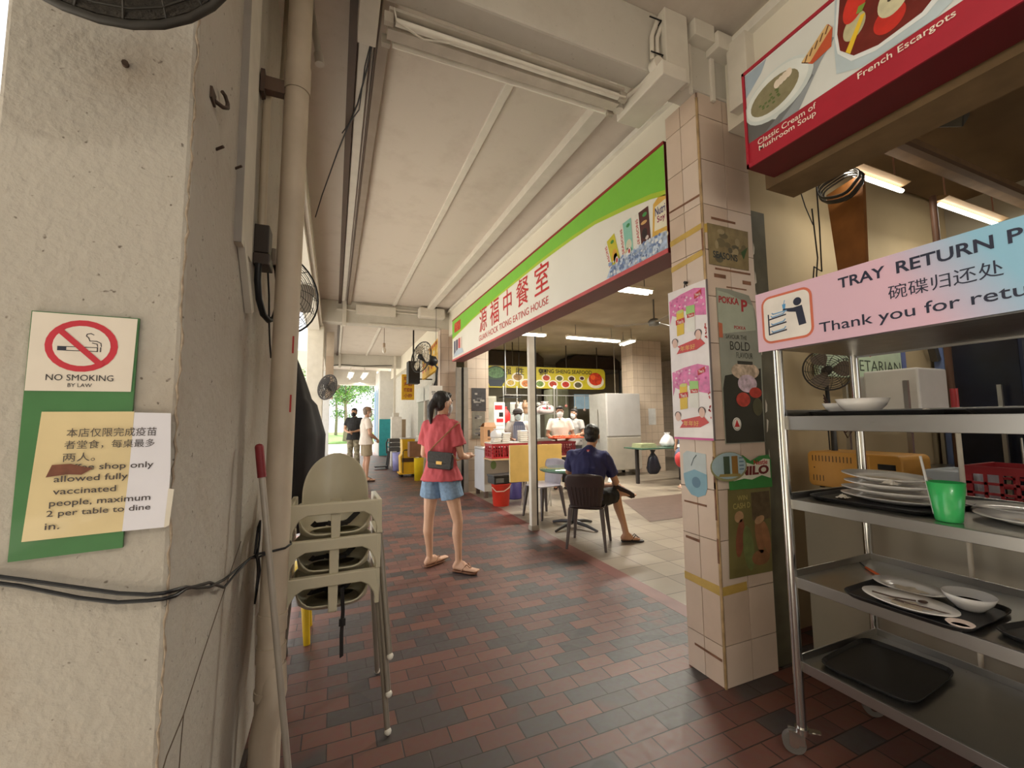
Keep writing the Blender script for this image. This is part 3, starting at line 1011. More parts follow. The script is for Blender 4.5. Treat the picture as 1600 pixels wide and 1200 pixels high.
b.poly(rrect(0.026, 0.246, 0.030, 0.240, 0.04), 0.0008, M(212, 112, 84, 0.5))
b.poly(rrect(0.036, 0.236, 0.040, 0.230, 0.03), 0.0014, M(234, 228, 222, 0.5))
b.disc(0.187, 0.187, 0.017, 0.017, 0.002, NAVY)
b.poly([(0.122, 0.164), (0.128, 0.17), (0.168, 0.165), (0.205, 0.168), (0.218, 0.088), (0.188, 0.085), (0.178, 0.145), (0.15, 0.152)], 0.002, NAVY)
for z in (0.07, 0.103, 0.136):
    b.stroke([(0.058, z), (0.135, z + 0.008)], 0.006, 0.002, NAVY)
    b.stroke([(0.07, z + 0.014), (0.075, z + 0.008), (0.125, z + 0.014), (0.132, z + 0.022)], 0.005, 0.0021, M(120, 170, 214, 0.5))
b.stroke([(0.058, 0.07), (0.058, 0.158)], 0.006, 0.0022, NAVY)
b.poly([(0.122, 0.19), (0.138, 0.19), (0.134, 0.165), (0.125, 0.165)], 0.002, M(90, 160, 214, 0.5))
b.stroke([(0.13, 0.19), (0.134, 0.205)], 0.003, 0.0022, M(90, 160, 214, 0.5))
b.stroke([(0.075, 0.162), (0.08, 0.157), (0.14, 0.16)], 0.005, 0.0022, M(120, 170, 214, 0.5))
b.build('tray_return_symbol', t)
b = B()
b.text('TRAY', 0.344, 0.194, 0.150, 0.040, 0.001, NAVY, bold=0.02)
b.text('RETURN', 0.526, 0.193, 0.234, 0.042, 0.001, NAVY, bold=0.02)
b.text('POINT', 0.788, 0.194, 0.19, 0.042, 0.001, NAVY, bold=0.02)
b.text('碗碟归还处', 0.498, 0.108, 0.276, 0.050, 0.001, NAVY, bold=0.0)
b.text('Thank you for returning', 0.265, 0.026, 0.70, 0.052, 0.001, NAVY, bold=0.006)
b.text('your trays', 1.0, 0.026, 0.3, 0.052, 0.001, NAVY, bold=0.006)
b.build('lettering', t)

# ------------------------------------------------------------------ notices and posters
t = thing('notice_board', 'green plastic notice board with a no-smoking symbol on the cream column', 'notice', (-0.573, 1.150, 1.118))
b = B()
b.prism([(0.002, 0.0), (0.174, 0.006), (0.178, 0.49), (0.006, 0.492)], -0.004, 0.002, M(64, 118, 68, 0.35, var=0.1, scale=8, coat=0.3))
b.build('board', t)
b = B()
b.poly([(0.006, 0.330), (0.172, 0.330), (0.176, 0.488), (0.008, 0.49)], 0.0055, M(224, 214, 200, 0.4, var=0.05))
b.disc(0.088, 0.424, 0.058, 0.054, 0.006, M(196, 48, 64, 0.4))
b.disc(0.088, 0.424, 0.046, 0.042, 0.0064, M(226, 216, 204, 0.4))
b.rect(0.050, 0.064, 0.413, 0.422, 0.0068, M(44, 48, 66, 0.5))
b.stroke([(0.064, 0.4215), (0.113, 0.4215)], 0.0015, 0.0068, M(60, 56, 60, 0.5))
b.stroke([(0.064, 0.4135), (0.113, 0.4135)], 0.0015, 0.0068, M(60, 56, 60, 0.5))
b.stroke([(0.113, 0.413), (0.113, 0.422)], 0.002, 0.0068, M(60, 56, 60, 0.5))
b.stroke([(0.118, 0.413), (0.118, 0.422)], 0.002, 0.0068, M(60, 56, 60, 0.5))
b.stroke([(0.119, 0.424), (0.118, 0.431), (0.111, 0.435), (0.100, 0.435), (0.098, 0.441), (0.094, 0.445), (0.095, 0.449), (0.101, 0.451), (0.106, 0.448)], 0.0016, 0.0068, M(60, 56, 60, 0.5))
b.stroke([(0.113, 0.424), (0.112, 0.429), (0.104, 0.431)], 0.0016, 0.0068, M(60, 56, 60, 0.5))
b.stroke([(0.055, 0.452), (0.120, 0.386)], 0.011, 0.0072, M(196, 48, 64, 0.4))
b.text('NO SMOKING', 0.036, 0.3515, 0.106, 0.0125, 0.0064, INK)
b.text('BY LAW', 0.070, 0.3385, 0.038, 0.0075, 0.0064, INK)
b.build('no_smoking_symbol', t)
b = B()
b.poly([(0.02, 0.036), (0.176, 0.040), (0.180, 0.288), (0.034, 0.288)], 0.0058, M(218, 198, 152, 0.35, var=0.06, coat=0.6))
b.build('yellowed_sleeve', t)['label'] = 'yellowed clear plastic sleeve'

t = thing('paper_notice', 'white printed vaccination notice taped beside the green notice board', 'paper notice', (-0.538, 1.1425, 1.158))
b = B()
b.poly([(0.138, 0.0), (0.212, 0.001), (0.214, 0.120), (0.209, 0.244), (0.146, 0.246), (0.143, 0.12)], 0.0, M(222, 220, 228, 0.5, var=0.03))
b.build('paper_sheet', t)
b = B()
b.poly([(0.208, 0.0), (0.212, 0.082), (0.222, 0.08), (0.217, 0.004)], 0.0003, M(212, 204, 190, 0.3))
b.build('sticky_tape', t)
b = B()
for ln, x, z, w, h in (('本店仅限完成疫苗', 0.040, 0.196, 0.146, 0.0185), ('者堂食，每桌最多', 0.038, 0.172, 0.146, 0.0175), ('两人。', 0.037, 0.147, 0.050, 0.0175),
                       ('Coffee shop only', 0.026, 0.1255, 0.158, 0.0165), ('allowed fully', 0.026, 0.1035, 0.116, 0.0165), ('vaccinated', 0.026, 0.083, 0.098, 0.0125),
                       ('people, maximum', 0.022, 0.0565, 0.160, 0.0165), ('2 per table to dine', 0.019, 0.037, 0.164, 0.0155), ('in.', 0.018, 0.0155, 0.022, 0.0125)):
    b.text(ln, x, z, w, h, 0.0008, M(70, 62, 62, 0.6), bold=0.008 if ln.isascii() else 0.0)
b.build('lettering', t)
b = B()
b.poly([(0.014, 0.118), (0.022, 0.142), (0.05, 0.143), (0.07, 0.136), (0.085, 0.132), (0.068, 0.120), (0.045, 0.122)], 0.0014, M(112, 66, 48, 0.7, var=0.3, scale=40))
b.build('brown_stain', t)['label'] = 'torn brown scrap covering the first word'

# hanging Yeo's poster on the left face of the tiled column
t = thing('poster', 'pink and white hanging double drink poster on the column side', 'poster', (1.852, 1.945, 1.255), -PI / 2)
b = B()
b.bx(0, 0.285, 0, 0.008, 0, 0.875, M(236, 228, 228, 0.3, coat=0.5))
b.bx(0.283, 0.287, -0.002, 0.01, 0, 0.875, M(120, 110, 110, 0.4))
b.build('poster_sheet', t)
b = B()
PINK, PINKL = M(216, 96, 160, 0.35, var=0.25, scale=24, coat=0.5), M(232, 168, 200, 0.4)
for z0 in (0.44, 0.01):
    b.poly([(0.008, z0 + 0.30), (0.06, z0 + 0.275), (0.12, z0 + 0.30), (0.2, z0 + 0.255), (0.276, z0 + 0.24), (0.276, z0 + 0.39), (0.2, z0 + 0.41), (0.1, z0 + 0.40), (0.008, z0 + 0.38)], 0.001, PINK)
    b.poly([(0.008, z0 + 0.24), (0.03, z0 + 0.30), (0.008, z0 + 0.31)], 0.0012, PINK)
    for k in range(26):
        x, z = rnd.uniform(0.02, 0.265), rnd.uniform(0.30, 0.385)
        b.disc(x, z0 + z, 0.008, 0.007, 0.0014 + k * 1e-5, rnd.choice((PINKL, M(196, 70, 140, 0.4), M(240, 200, 220, 0.4))), n=8)
    b.poly([(0.06, z0 + 0.16), (0.115, z0 + 0.165), (0.118, z0 + 0.31), (0.062, z0 + 0.30)], 0.0022, M(226, 190, 40, 0.4))
    b.disc(0.09, z0 + 0.30, 0.027, 0.01, 0.0024, M(206, 210, 120, 0.4))
    b.poly([(0.135, z0 + 0.17), (0.195, z0 + 0.165), (0.20, z0 + 0.31), (0.138, z0 + 0.315)], 0.0022, M(232, 232, 226, 0.4))
    b.poly([(0.135, z0 + 0.27), (0.2, z0 + 0.265), (0.2, z0 + 0.315), (0.138, z0 + 0.32)], 0.0024, M(160, 206, 120, 0.4))
    b.poly([(0.055, z0 + 0.225), (0.122, z0 + 0.23), (0.122, z0 + 0.26), (0.055, z0 + 0.255)], 0.0026, RED)
    b.text("Yeo's", 0.065, z0 + 0.23, 0.048, 0.022, 0.003, CRW, bold=0.02)
    b.poly([(0.142, z0 + 0.25), (0.195, z0 + 0.25), (0.195, z0 + 0.272), (0.142, z0 + 0.272)], 0.0026, RED)
    b.text("Yeo's", 0.15, z0 + 0.254, 0.038, 0.015, 0.003, CRW, bold=0.02)
    b.poly([(0.20, z0 + 0.345), (0.25, z0 + 0.36), (0.25, z0 + 0.39), (0.20, z0 + 0.375)], 0.0028, RED)
    b.text("Yeo's", 0.205, z0 + 0.358, 0.04, 0.018, 0.0032, CRW, bold=0.02)
    b.poly([(0.05, z0 + 0.055), (0.20, z0 + 0.06), (0.26, z0 + 0.085), (0.22, z0 + 0.125), (0.06, z0 + 0.10), (0.075, z0 + 0.085)], 0.002, M(206, 62, 58, 0.4))
    b.text('年年好', 0.08, z0 + 0.066, 0.11, 0.03, 0.0024, M(236, 196, 90, 0.4))
    b.disc(0.04, z0 + 0.12, 0.02, 0.026, 0.0022, M(226, 190, 176, 0.4))
    b.disc(0.04, z0 + 0.13, 0.024, 0.02, 0.0021, M(70, 54, 54, 0.4))
    b.disc(0.215, z0 + 0.14, 0.02, 0.028, 0.0022, M(226, 190, 176, 0.4))
    b.disc(0.215, z0 + 0.15, 0.026, 0.022, 0.0021, M(74, 58, 60, 0.4))
    for k in range(12):
        b.disc(rnd.uniform(0.262, 0.274), z0 + rnd.uniform(0.1, 0.25), 0.004, 0.006, 0.0016, RED, n=6)
b.rect(0.002, 0.283, 0.0, 0.012, 0.0012, M(206, 80, 150, 0.4))
b.build('printed_picture', t)
b = B()
b.tube([(0.13, 0.0, 0.872), (0.14, -0.004, 0.90), (0.15, 0.0, 0.875)], 0.003, BLACK, 6)
b.cyl((0.14, 0.012, 0.90), (0.14, -0.008, 0.90), 0.008, BLACK, n=10)
b.build('hook', t)


def front_poster(label, x0, z0, loc_y=1.6722):
    return thing('poster', label, 'poster', (x0, loc_y, z0))


t = front_poster('long grey and black bold coffee poster in a glossy sleeve', 1.935, 1.235)
b = B()
PG, PB = M(150, 152, 140, 0.16, var=0.06, coat=0.6), M(40, 42, 38, 0.16, var=0.2, coat=0.6)
pw, ph = 0.315, 0.86
b.prism([(0.01, 0.0), (pw, 0.0), (pw + 0.015, 0.55), (pw - 0.02, 0.76), (pw - 0.06, 0.84), (0.10, ph), (0.0, ph), (0.005, 0.4)], -0.004, 0.0, PG)
b.build('glossy_sleeve', t)
b = B()
b.poly([(0.012, 0.004), (pw - 0.004, 0.004), (pw, 0.42), (0.03, 0.37), (0.012, 0.30)], 0.0045, PB)
b.poly([(0.004, 0.60), (pw - 0.02, 0.64), (pw - 0.03, 0.78), (0.09, 0.835), (0.006, 0.845)], 0.0045, M(172, 178, 160, 0.15, coat=0.6))
b.disc(0.19, 0.40, 0.11, 0.05, 0.005, M(190, 170, 150, 0.3, var=0.5, scale=30))
b.disc(0.20, 0.33, 0.075, 0.05, 0.0053, M(196, 176, 190, 0.3, var=0.4, scale=30))
b.disc(0.16, 0.24, 0.055, 0.04, 0.0055, M(186, 70, 60, 0.3, var=0.3, scale=30))
b.disc(0.26, 0.28, 0.05, 0.03, 0.0056, M(176, 60, 50, 0.3, var=0.3, scale=30))
b.disc(0.27, 0.20, 0.04, 0.05, 0.0054, M(84, 82, 60, 0.3))
b.disc(0.10, 0.105, 0.033, 0.036, 0.005, CRW)
b.disc(0.10, 0.105, 0.028, 0.031, 0.0054, PB)
b.disc(0.10, 0.105, 0.026, 0.029, 0.0058, CRW)
b.poly([(0.08, 0.09), (0.12, 0.09), (0.10, 0.13)], 0.0062, RED)
b.poly([(0.0, 0.58), (0.03, 0.58), (0.03, 0.66), (0.0, 0.665)], 0.0052, M(190, 110, 80, 0.3))
b.build('printed_picture', t)
b = B()
b.text('POKKA', 0.012, 0.775, 0.155, 0.04, 0.0056, M(176, 60, 64, 0.4), bold=0.03)
b.text('P', 0.185, 0.74, 0.05, 0.07, 0.0056, M(176, 60, 64, 0.4), bold=0.03)
b.text('POKKA', 0.12, 0.635, 0.09, 0.02, 0.0056, M(176, 60, 64, 0.4), bold=0.02)
b.text('SAVOUR THE', 0.05, 0.578, 0.165, 0.024, 0.0056, M(70, 70, 62, 0.4))
b.text('BOLD', 0.08, 0.515, 0.155, 0.05, 0.0056, M(60, 60, 54, 0.4))
b.text('FLAVOUR', 0.125, 0.472, 0.13, 0.032, 0.0056, M(70, 70, 62, 0.4))
b.rect(0.13, 0.25, 0.437, 0.456, 0.0056, M(60, 58, 52, 0.4))
b.build('lettering', t)

t = front_poster('faded yellowed drinks poster under torn tape, high on the column front', 1.895, 2.225)
b = B()
b.prism([(0.0, 0.0), (0.31, 0.0), (0.32, 0.235), (0.0, 0.235)], -0.0025, 0.0, M(136, 120, 86, 0.4, var=0.25, scale=14, coat=0.3))
for i in range(16):
    b.disc(rnd.uniform(0.05, 0.28), rnd.uniform(0.04, 0.2), rnd.uniform(.01, .035), rnd.uniform(.01, .03), 0.0028 + i * 2e-5, rnd.choice((M(110, 98, 70, 0.5), M(158, 142, 108, 0.5), M(94, 86, 66, 0.5))))
b.text('SEASONS', 0.03, 0.04, 0.19, 0.04, 0.0034, M(40, 52, 56, 0.5), bold=0.02)
b.poly([(0.25, 0.1), (0.31, 0.14), (0.27, 0.06)], 0.0033, M(64, 92, 52, 0.5))
b.build('poster_sheet', t)

t = front_poster('malt drink poster with a green swirl logo low on the column front', 1.925, 0.535)
b = B()
b.prism([(0.0, 0.0), (0.325, -0.005), (0.345, 0.45), (0.02, 0.46)], -0.002, 0.0, M(116, 108, 62, 0.35, var=0.2, scale=6, coat=0.3))
b.rect(0.19, 0.335, 0.28, 0.43, 0.0028, M(92, 76, 54, 0.4, var=0.3, scale=30))
for (x, z, w, h, a, c) in ((0.09, 0.20, 0.03, 0.10, -0.2, (132, 76, 54)), (0.24, 0.20, 0.035, 0.10, 0.1, (150, 104, 70)), (0.29, 0.18, 0.03, 0.09, 0.2, (158, 110, 74)), (0.24, 0.08, 0.07, 0.04, 0.0, (140, 96, 64)), (0.15, 0.14, 0.04, 0.12, 0.1, (110, 120, 70)), (0.09, 0.31, 0.035, 0.03, 0.3, (176, 140, 104)), (0.245, 0.28, 0.04, 0.02, 0.3, (176, 140, 104))):
    b.disc(x, z, w, h, 0.003 + x * 0.001, M(*c, 0.4, var=0.2, scale=20), tilt=a)
b.text('WIN', 0.085, 0.395, 0.075, 0.026, 0.003, M(186, 172, 106, 0.4), bold=0.01)
b.text('CASH D', 0.05, 0.352, 0.13, 0.03, 0.003, M(186, 172, 106, 0.4), bold=0.01)
b.build('poster_sheet', t)
b = B()
sw = [(0.03, 0.455), (0.36, 0.45), (0.36, 0.60), (0.345, 0.63), (0.27, 0.625), (0.20, 0.60), (0.14, 0.635), (0.08, 0.62), (0.03, 0.58)]
b.prism(sw, -0.006, -0.0021, M(56, 140, 66, 0.35, coat=0.4))
b.poly([(0.06, 0.50), (0.14, 0.51), (0.2, 0.50), (0.28, 0.52), (0.35, 0.5), (0.35, 0.605), (0.30, 0.61), (0.22, 0.58), (0.14, 0.60), (0.08, 0.575)], 0.0064, M(226, 224, 206, 0.4))
b.text('MILO', 0.10, 0.525, 0.235, 0.05, 0.0072, M(112, 34, 34, 0.4), bold=0.05, slant=0.12)
b.text('Nestle', 0.22, 0.578, 0.11, 0.028, 0.0072, M(190, 40, 48, 0.4), bold=0.02)
b.build('swirl_logo', t)

t = thing('sticker', 'oval pale drink sticker wrapped round the column corner', 'sticker', (1.79, 1.660, 1.045))
b = B()
b.disc(0.16, 0.07, 0.135, 0.078, 0.0, M(150, 148, 104, 0.4, coat=0.3))
b.disc(0.16, 0.075, 0.126, 0.07, 0.0005, M(168, 192, 200, 0.4, coat=0.3))
b.rect(0.12, 0.165, 0.03, 0.125, 0.001, M(66, 84, 66, 0.4))
b.rect(0.18, 0.225, 0.03, 0.125, 0.001, M(150, 110, 50, 0.4))
for k in range(4):
    b.rect(0.235, 0.27, 0.05 + k * 0.02, 0.056 + k * 0.02, 0.001, M(90, 120, 140, 0.4))
b.poly([(0.08, 0.02), (0.24, 0.015), (0.24, 0.03), (0.09, 0.034)], 0.0014, M(156, 140, 84, 0.4))
b.build('sticker_sheet', t)
t = thing('sticker', 'blue and white round-bottomed sticker on the column side', 'sticker', (1.8635, 1.895, 0.94), -PI / 2)
b = B()
b.poly([(0.0, 0.1), (0.01, 0.05), (0.05, 0.008), (0.10, 0.0), (0.15, 0.02), (0.165, 0.06), (0.165, 0.24), (0.03, 0.25), (0.0, 0.23)], 0.0, M(188, 200, 204, 0.4))
b.poly([(0.0, 0.1), (0.01, 0.05), (0.05, 0.008), (0.10, 0.0), (0.15, 0.02), (0.165, 0.06), (0.165, 0.13), (0.08, 0.15), (0.0, 0.12)], 0.0005, M(120, 168, 190, 0.4))
b.disc(0.09, 0.08, 0.03, 0.03, 0.001, M(74, 120, 150, 0.4))
b.stroke([(0.06, 0.17), (0.08, 0.21), (0.10, 0.23)], 0.006, 0.001, M(70, 90, 96, 0.4))
b.build('sticker_sheet', t)

# dark notices on the inside tiled pier, second shop boards
for (lab, x, z, w, h, c1) in (('dark framed notice, upper of the two on the tiled pier', 2.50, 1.55, 0.30, 0.46, (58, 56, 60)), ('faded grey notice, lower of the two on the tiled pier', 2.51, 1.01, 0.27, 0.53, (120, 116, 106))):
    t = thing('wall_notice', lab, 'notice', (x, 8.018, z))
    b = B()
    b.prism([(0, 0), (w, 0), (w, h), (0, h)], -0.006, 0, M(*c1, 0.35, var=0.2, scale=9))
    for i in range(12):
        b.rect(x0 := rnd.uniform(0.02, w * 0.6), min(w - .02, x0 + rnd.uniform(0.04, 0.12)), z0 := rnd.uniform(0.03, h * 0.85), z0 + rnd.uniform(0.015, 0.05), 0.0065 + i * 2e-5, rnd.choice((M(150, 146, 140, 0.4), M(44, 42, 46, 0.4), M(96, 94, 96, 0.4))))
    b.build('notice_sheet', t)
YEL = M(226, 178, 44, 0.4, var=0.08)
t = thing('menu_board', 'big yellow picture menu board over the second shop', 'menu board', (1.95, 10.25, 2.40), -PI / 2)
b = B()
b.prism([(0, -0.04), (1.88, 0.05), (1.88, 0.70), (0, 0.52)], 0, 0.06, YEL)
for i in range(16):
    x = 0.1 + 0.11 * i
    b.disc(x, 0.15 + 0.14 * (i % 3), 0.07, 0.05, 0.002 + i * 1e-4, rnd.choice((M(150, 80, 40, 0.4), M(226, 216, 190, 0.4), M(190, 60, 40, 0.4), M(236, 206, 120, 0.4))))
for i in range(9):
    b.rect(0.15 + i * 0.19, 0.27 + i * 0.19, 0.46 + 0.015 * i, 0.53 + 0.015 * i, 0.004, M(180, 40, 36, 0.4))
b.build('board', t)
t = thing('hanging_sign', 'small upright yellow sign hung out from the second shop', 'sign', (1.50, 10.5, 1.885))
b = B()
b.bx(0, 0.30, -0.04, 0.04, 0, 0.62, YEL)
for r_ in range(4):
    b.text(('炒饭', '海鲜', '招牌面', '小炒')[r_], 0.05, 0.47 - r_ * 0.14, 0.2, 0.10, 0.043, M(150, 40, 60, 0.4), bold=0.02)
b.build('sign_panel', t)
b = B()
b.bx(0.30, 0.75, -0.012, 0.012, 0.5, 0.53, M(60, 54, 50, 0.5))
b.build('bracket', t)

# ------------------------------------------------------------------ left column fittings
PIPEC = M(196, 182, 162, 0.55, var=0.12, scale=5)
t = thing('drain_pipe', 'fat beige drain pipe standing against the cream column', 'pipe', (-0.212, 1.957, 0), rot=(0, 0.0115, 0))
b = B()
b.cyl((0, 0, 0), (0, 0, 3.6), 0.048, PIPEC, n=28)
b.build('pipe', t)
for z, h in ((0.33, 0.03), (0.46, 0.06), (0.57, 0.07), (2.81, 0.12)):
    b = B()
    b.cyl((0, 0, z), (0, 0, z + h), 0.0525, PIPEC, n=28)
    b.build('collar', t)
b = B()
b.tube([(-0.01, -0.03, 0.0), (-0.01, -0.035, 0.2), (0.0, -0.035, 0.27), (0.018, -0.02, 0.35), (0.01, 0.0, 0.44)], 0.046, PIPEC, 16)
b.build('side_branch', t)
b = B()
b.bx(-0.125, -0.03, -0.02, 0.02, 2.78, 2.84, M(96, 74, 60, 0.6))
b.bx(-0.135, -0.12, -0.03, 0.03, 2.76, 2.86, M(80, 62, 52, 0.6))
b.build('wall_bracket', t)['label'] = 'rusty wall bracket'
for z, l in ((1.66, 0.07), (1.42, 0.07)):
    b = B()
    b.bx(0.029, 0.035, -0.039, -0.0335, z, z + l, M(176, 40, 40, 0.5))
    b.build('red_paint_mark', t)

t = thing('cable_trunking', 'vertical grey cable trunking on the cream column side', 'cable trunking', (-0.32, 1.70, 1.98))
b = B()
b.bx(0, 0.022, -0.09, 0.10, 0, 1.62, M(206, 200, 188, 0.5))
b.bx(-0.0005, 0.0225, -0.095, -0.09, 0, 1.62, M(150, 144, 138, 0.5))
b.build('trunk', t)
b = B()
b.prism([(0.0, 0.02), (0.05, 0.02), (0.24, -0.17), (0.19, -0.19)], 0.0, 0.022, M(206, 200, 188, 0.5), Matrix.Translation((0.024, -0.06, 0)) @ Matrix.Rotation(PI / 2, 4, 'Z'))
b.build('angled_end', t)
t = thing('conduit_pipe', 'slim painted conduit running down the column into the black isolator', 'conduit', (-0.298, 1.99, 2.2))
b = B()
b.tube([(0, 0, 0), (0, 0, 0.55), (0.005, 0.03, 0.66), (0.04, 0.17, 0.80), (0.05, 0.19, 1.4)], 0.016, M(184, 170, 148, 0.5), 10)
b.build('conduit', t)
t = thing('isolator_switch', 'small black isolator box with a thick looped black cable', 'switch', (-0.32, 2.0, 2.08))
b = B()
b.bx(0, 0.055, -0.04, 0.05, 0, 0.12, M(48, 38, 32, 0.5))
b.bx(0, 0.06, -0.05, 0.06, -0.055, -0.005, M(60, 48, 42, 0.5))
b.build('switch_box', t, bev=0.004)
b = B()
b.bx(0.03, 0.07, 0.06, 0.10, -0.01, 0.06, M(206, 200, 190, 0.4))
b.build('plug', t)
b = B()
b.tube([(0.02, -0.045, -0.05), (0.018, -0.035, -0.12), (0.022, -0.01, -0.19), (0.034, 0.03, -0.245), (0.05, 0.06, -0.262), (0.068, 0.09, -0.245), (0.080, 0.10, -0.19), (0.082, 0.10, -0.11), (0.074, 0.09, -0.03), (0.06, 0.08, 0.02)], 0.013, BLACK, 12)
b.tube([(0.04, 0.05, -0.02), (0.048, 0.065, -0.15), (0.052, 0.07, -0.28), (0.056, 0.08, -0.36), (0.06, 0.10, -0.42)], 0.004, BLACK, 6)
b.build('cable_loop', t)
t = thing('pipe_stub', 'short white pipe stub with a cap dropping from the ceiling by the drain pipe', 'pipe', (-0.16, 2.3, 3.6))
b = B()
b.tube([(0, 0, 0), (0.015, 0, -0.12), (0.045, 0, -0.30)], 0.017, M(214, 208, 196, 0.5), 10)
b.build('pipe', t)
b = B()
b.cyl((0.043, 0, -0.29), (0.05, 0, -0.345), 0.023, M(206, 198, 186, 0.5), n=14)
b.build('end_cap', t)
RUST = M(72, 56, 46, 0.7, var=0.3, scale=40)
t = thing('wall_hook', 'rusty double hook screwed to the cream column side', 'hook', (-0.32, 1.285, 2.245))
b = B()
b.bx(0, 0.006, -0.02, 0.02, -0.012, 0.02, RUST)
b.tube([(0.004, 0.01, 0.0), (0.02, 0.03, 0.0), (0.025, 0.055, 0.018), (0.02, 0.075, 0.045), (0.015, 0.065, 0.06), (0.012, 0.05, 0.058)], 0.0055, RUST, 6)
b.build('hook_plate', t)
for lab, y, z in (('lone rusty nail below the hook on the cream column', 1.35, 2.14), ('rusty nail touching the grey trunking edge', 1.585, 2.22)):
    b = B()
    b.cyl((0, 0, 0), (0.02, -0.012, 0.006), 0.004, RUST, n=8)
    tag(b.build('nail', loc=(-0.32, y, z)), lab, 'nail')
b = B()
b.cyl((0, 0, 0), (0.004, -0.014, -0.004), 0.0065, RUST, n=8)
tag(b.build('nail', loc=(-0.45, 1.153, 2.185)), 'rusty bolt stub under the fan on the column front', 'nail')

# big fan bottom at the top left, mounted on the column
t = thing('wall_fan', 'dark greasy fan cage hanging over the top of the cream column', 'fan', (-0.415, 0.86, 2.355), rot=(math.radians(112), 0, 0))
FANB = M(40, 36, 30, 0.55, var=0.3, scale=20)


def fan_parts(t, r, d, mat, rings=7, spokes=14, blade=None, wire=0.002):
    """cage fan; axis along local Z, front towards +Z"""
    b = B()
    for k in range(1, rings + 1):
        rr = r * k / rings
        z = d * (1 - (k / rings) ** 2)
        b.tube([(rr * math.cos(2 * PI * i / 28), rr * math.sin(2 * PI * i / 28), z) for i in range(28)], wire, mat, 4, True)
        b.tube([(rr * math.cos(2 * PI * i / 28), rr * math.sin(2 * PI * i / 28), -z) for i in range(28)], wire, mat, 4, True)
    for s in range(spokes):
        a = 2 * PI * s / spokes
        pts = [(r * q * math.cos(a + 0.5 * (1 - q)), r * q * math.sin(a + 0.5 * (1 - q)), d * (1 - q * q)) for q in (0.15, 0.4, 0.65, 0.85, 1)]
        b.tube(pts, wire, mat, 4)
        b.tube([(x, y, -z) for x, y, z in pts], wire, mat, 4)
    b.tube([(r * math.cos(2 * PI * i / 32), r * math.sin(2 * PI * i / 32), 0) for i in range(32)], wire * 3.5, mat, 6, True)
    b.build('cage', t)
    b = B()
    b.lathe([(0, d * 0.6), (r * 0.16, d * 0.6), (r * 0.18, 0), (r * 0.22, -d), (r * 0.2, -d * 1.9), (0, -d * 2.1)], mat, n=18)
    b.build('motor', t)
    bm = blade or mat
    for k in range(3):
        b = B()
        a0 = 2 * PI * k / 3
        vs, fs = [], []
        for i in range(6):
            q = 0.16 + 0.74 * i / 5
            wd = 0.34 + 0.5 * math.sin(PI * i / 5.5)
            for s_ in (-1, 1):
                a = a0 + s_ * wd * 0.7
                vs.append((r * q * math.cos(a), r * q * math.sin(a), s_ * d * 0.25))
        for i in range(5):
            fs.append((2 * i, 2 * i + 1, 2 * i + 3, 2 * i + 2))
        b.add(vs, fs, bm, True)
        b.build('blade', t)


fan_parts(t, 0.25, 0.075, FANB, rings=12, spokes=22, wire=0.0024)
b = B()
b.tube([(0, 0, -0.13), (0, 0.10, -0.17), (0, 0.22, -0.08)], 0.02, FANB, 8)
b.build('bracket', t)
b = B()
b.lathe([(0, -0.06), (0.12, -0.05), (0.20, -0.02), (0.243, 0.0), (0.243, 0.006), (0.20, -0.014), (0, -0.05)], M(46, 40, 32, 0.7, var=0.5, scale=60, bump=0.8, bscale=120), n=40)
b.build('back_cover', t)
t = thing('wall_fan', 'black mesh wall fan half hidden behind the beige drain pipe', 'fan', (-0.33, 2.95, 2.19), rot=(math.radians(90), 0, math.radians(35)))
fan_parts(t, 0.26, 0.075, M(30, 28, 28, 0.5), rings=13, spokes=16, blade=M(208, 200, 190, 0.4), wire=0.0018)
b = B()
b.tube([(0, 0, -0.14), (-0.03, 0.06, -0.2), (-0.02, 0.35, -0.16)], 0.014, BLACK, 8)
b.build('bracket', t)
t = thing('wall_fan', 'small dark wall fan on the far side of the black cover', 'fan', (-0.12, 8.05, 1.98), rot=(math.radians(80), 0, math.radians(-48)))
fan_parts(t, 0.22, 0.09, M(62, 58, 56, 0.5), rings=9, spokes=16, wire=0.004)
b = B()
b.tube([(0, 0, -0.18), (-0.05, 0.05, -0.26), (-0.07, 0.1, -0.3)], 0.03, M(206, 200, 190, 0.5), 8)
b.build('bracket', t)
t = thing('wall_fan', 'black wall fan facing the walkway beside the yellow menu board', 'fan', (1.50, 8.0, 2.58), rot=(math.radians(80), 0, math.radians(-64)))
fan_parts(t, 0.30, 0.08, M(34, 32, 30, 0.5), rings=5, spokes=18, blade=M(206, 196, 176, 0.4), wire=0.003)
b = B()
b.lathe([(0, -0.12), (0.09, -0.12), (0.1, -0.3), (0.06, -0.36), (0, -0.37)], BLACK, n=16)
b.tube([(0.0, -0.04, -0.3), (0.0, -0.1, -0.42), (0.0, -0.35, -0.43), (0.0, -0.5, -0.40)], 0.02, BLACK, 8)
b.build('arm_bracket', t)
t = thing('wall_panel', 'hanging beige panel on the far white column', 'panel', (-0.17, 8.9, 1.83))
b = B()
b.bx(0, 0.14, 0, 0.5, 0, 0.82, M(196, 176, 156, 0.7))
b.bx(0, 0.14, 0, 0.5, 0.82, 1.3, M(206, 192, 176, 0.7))
b.build('panel', t)

t = thing('fluorescent_light', 'added fluorescent fitting behind the viewer, unseen, brightening the column side', 'ceiling light', (1.15, -0.9, 3.42))  # unseen fill fitting, added to brighten the column side
b = B()
b.bx(-0.62, 0.62, -0.05, 0.05, 0.02, 0.18, WHITE)
b.build('housing', t)
b = B()
b.cyl((-0.6, 0, 0), (0.6, 0, 0), 0.014, M(255, 250, 238, 0.4, emit=5.0), n=12)
b.build('tube', t)
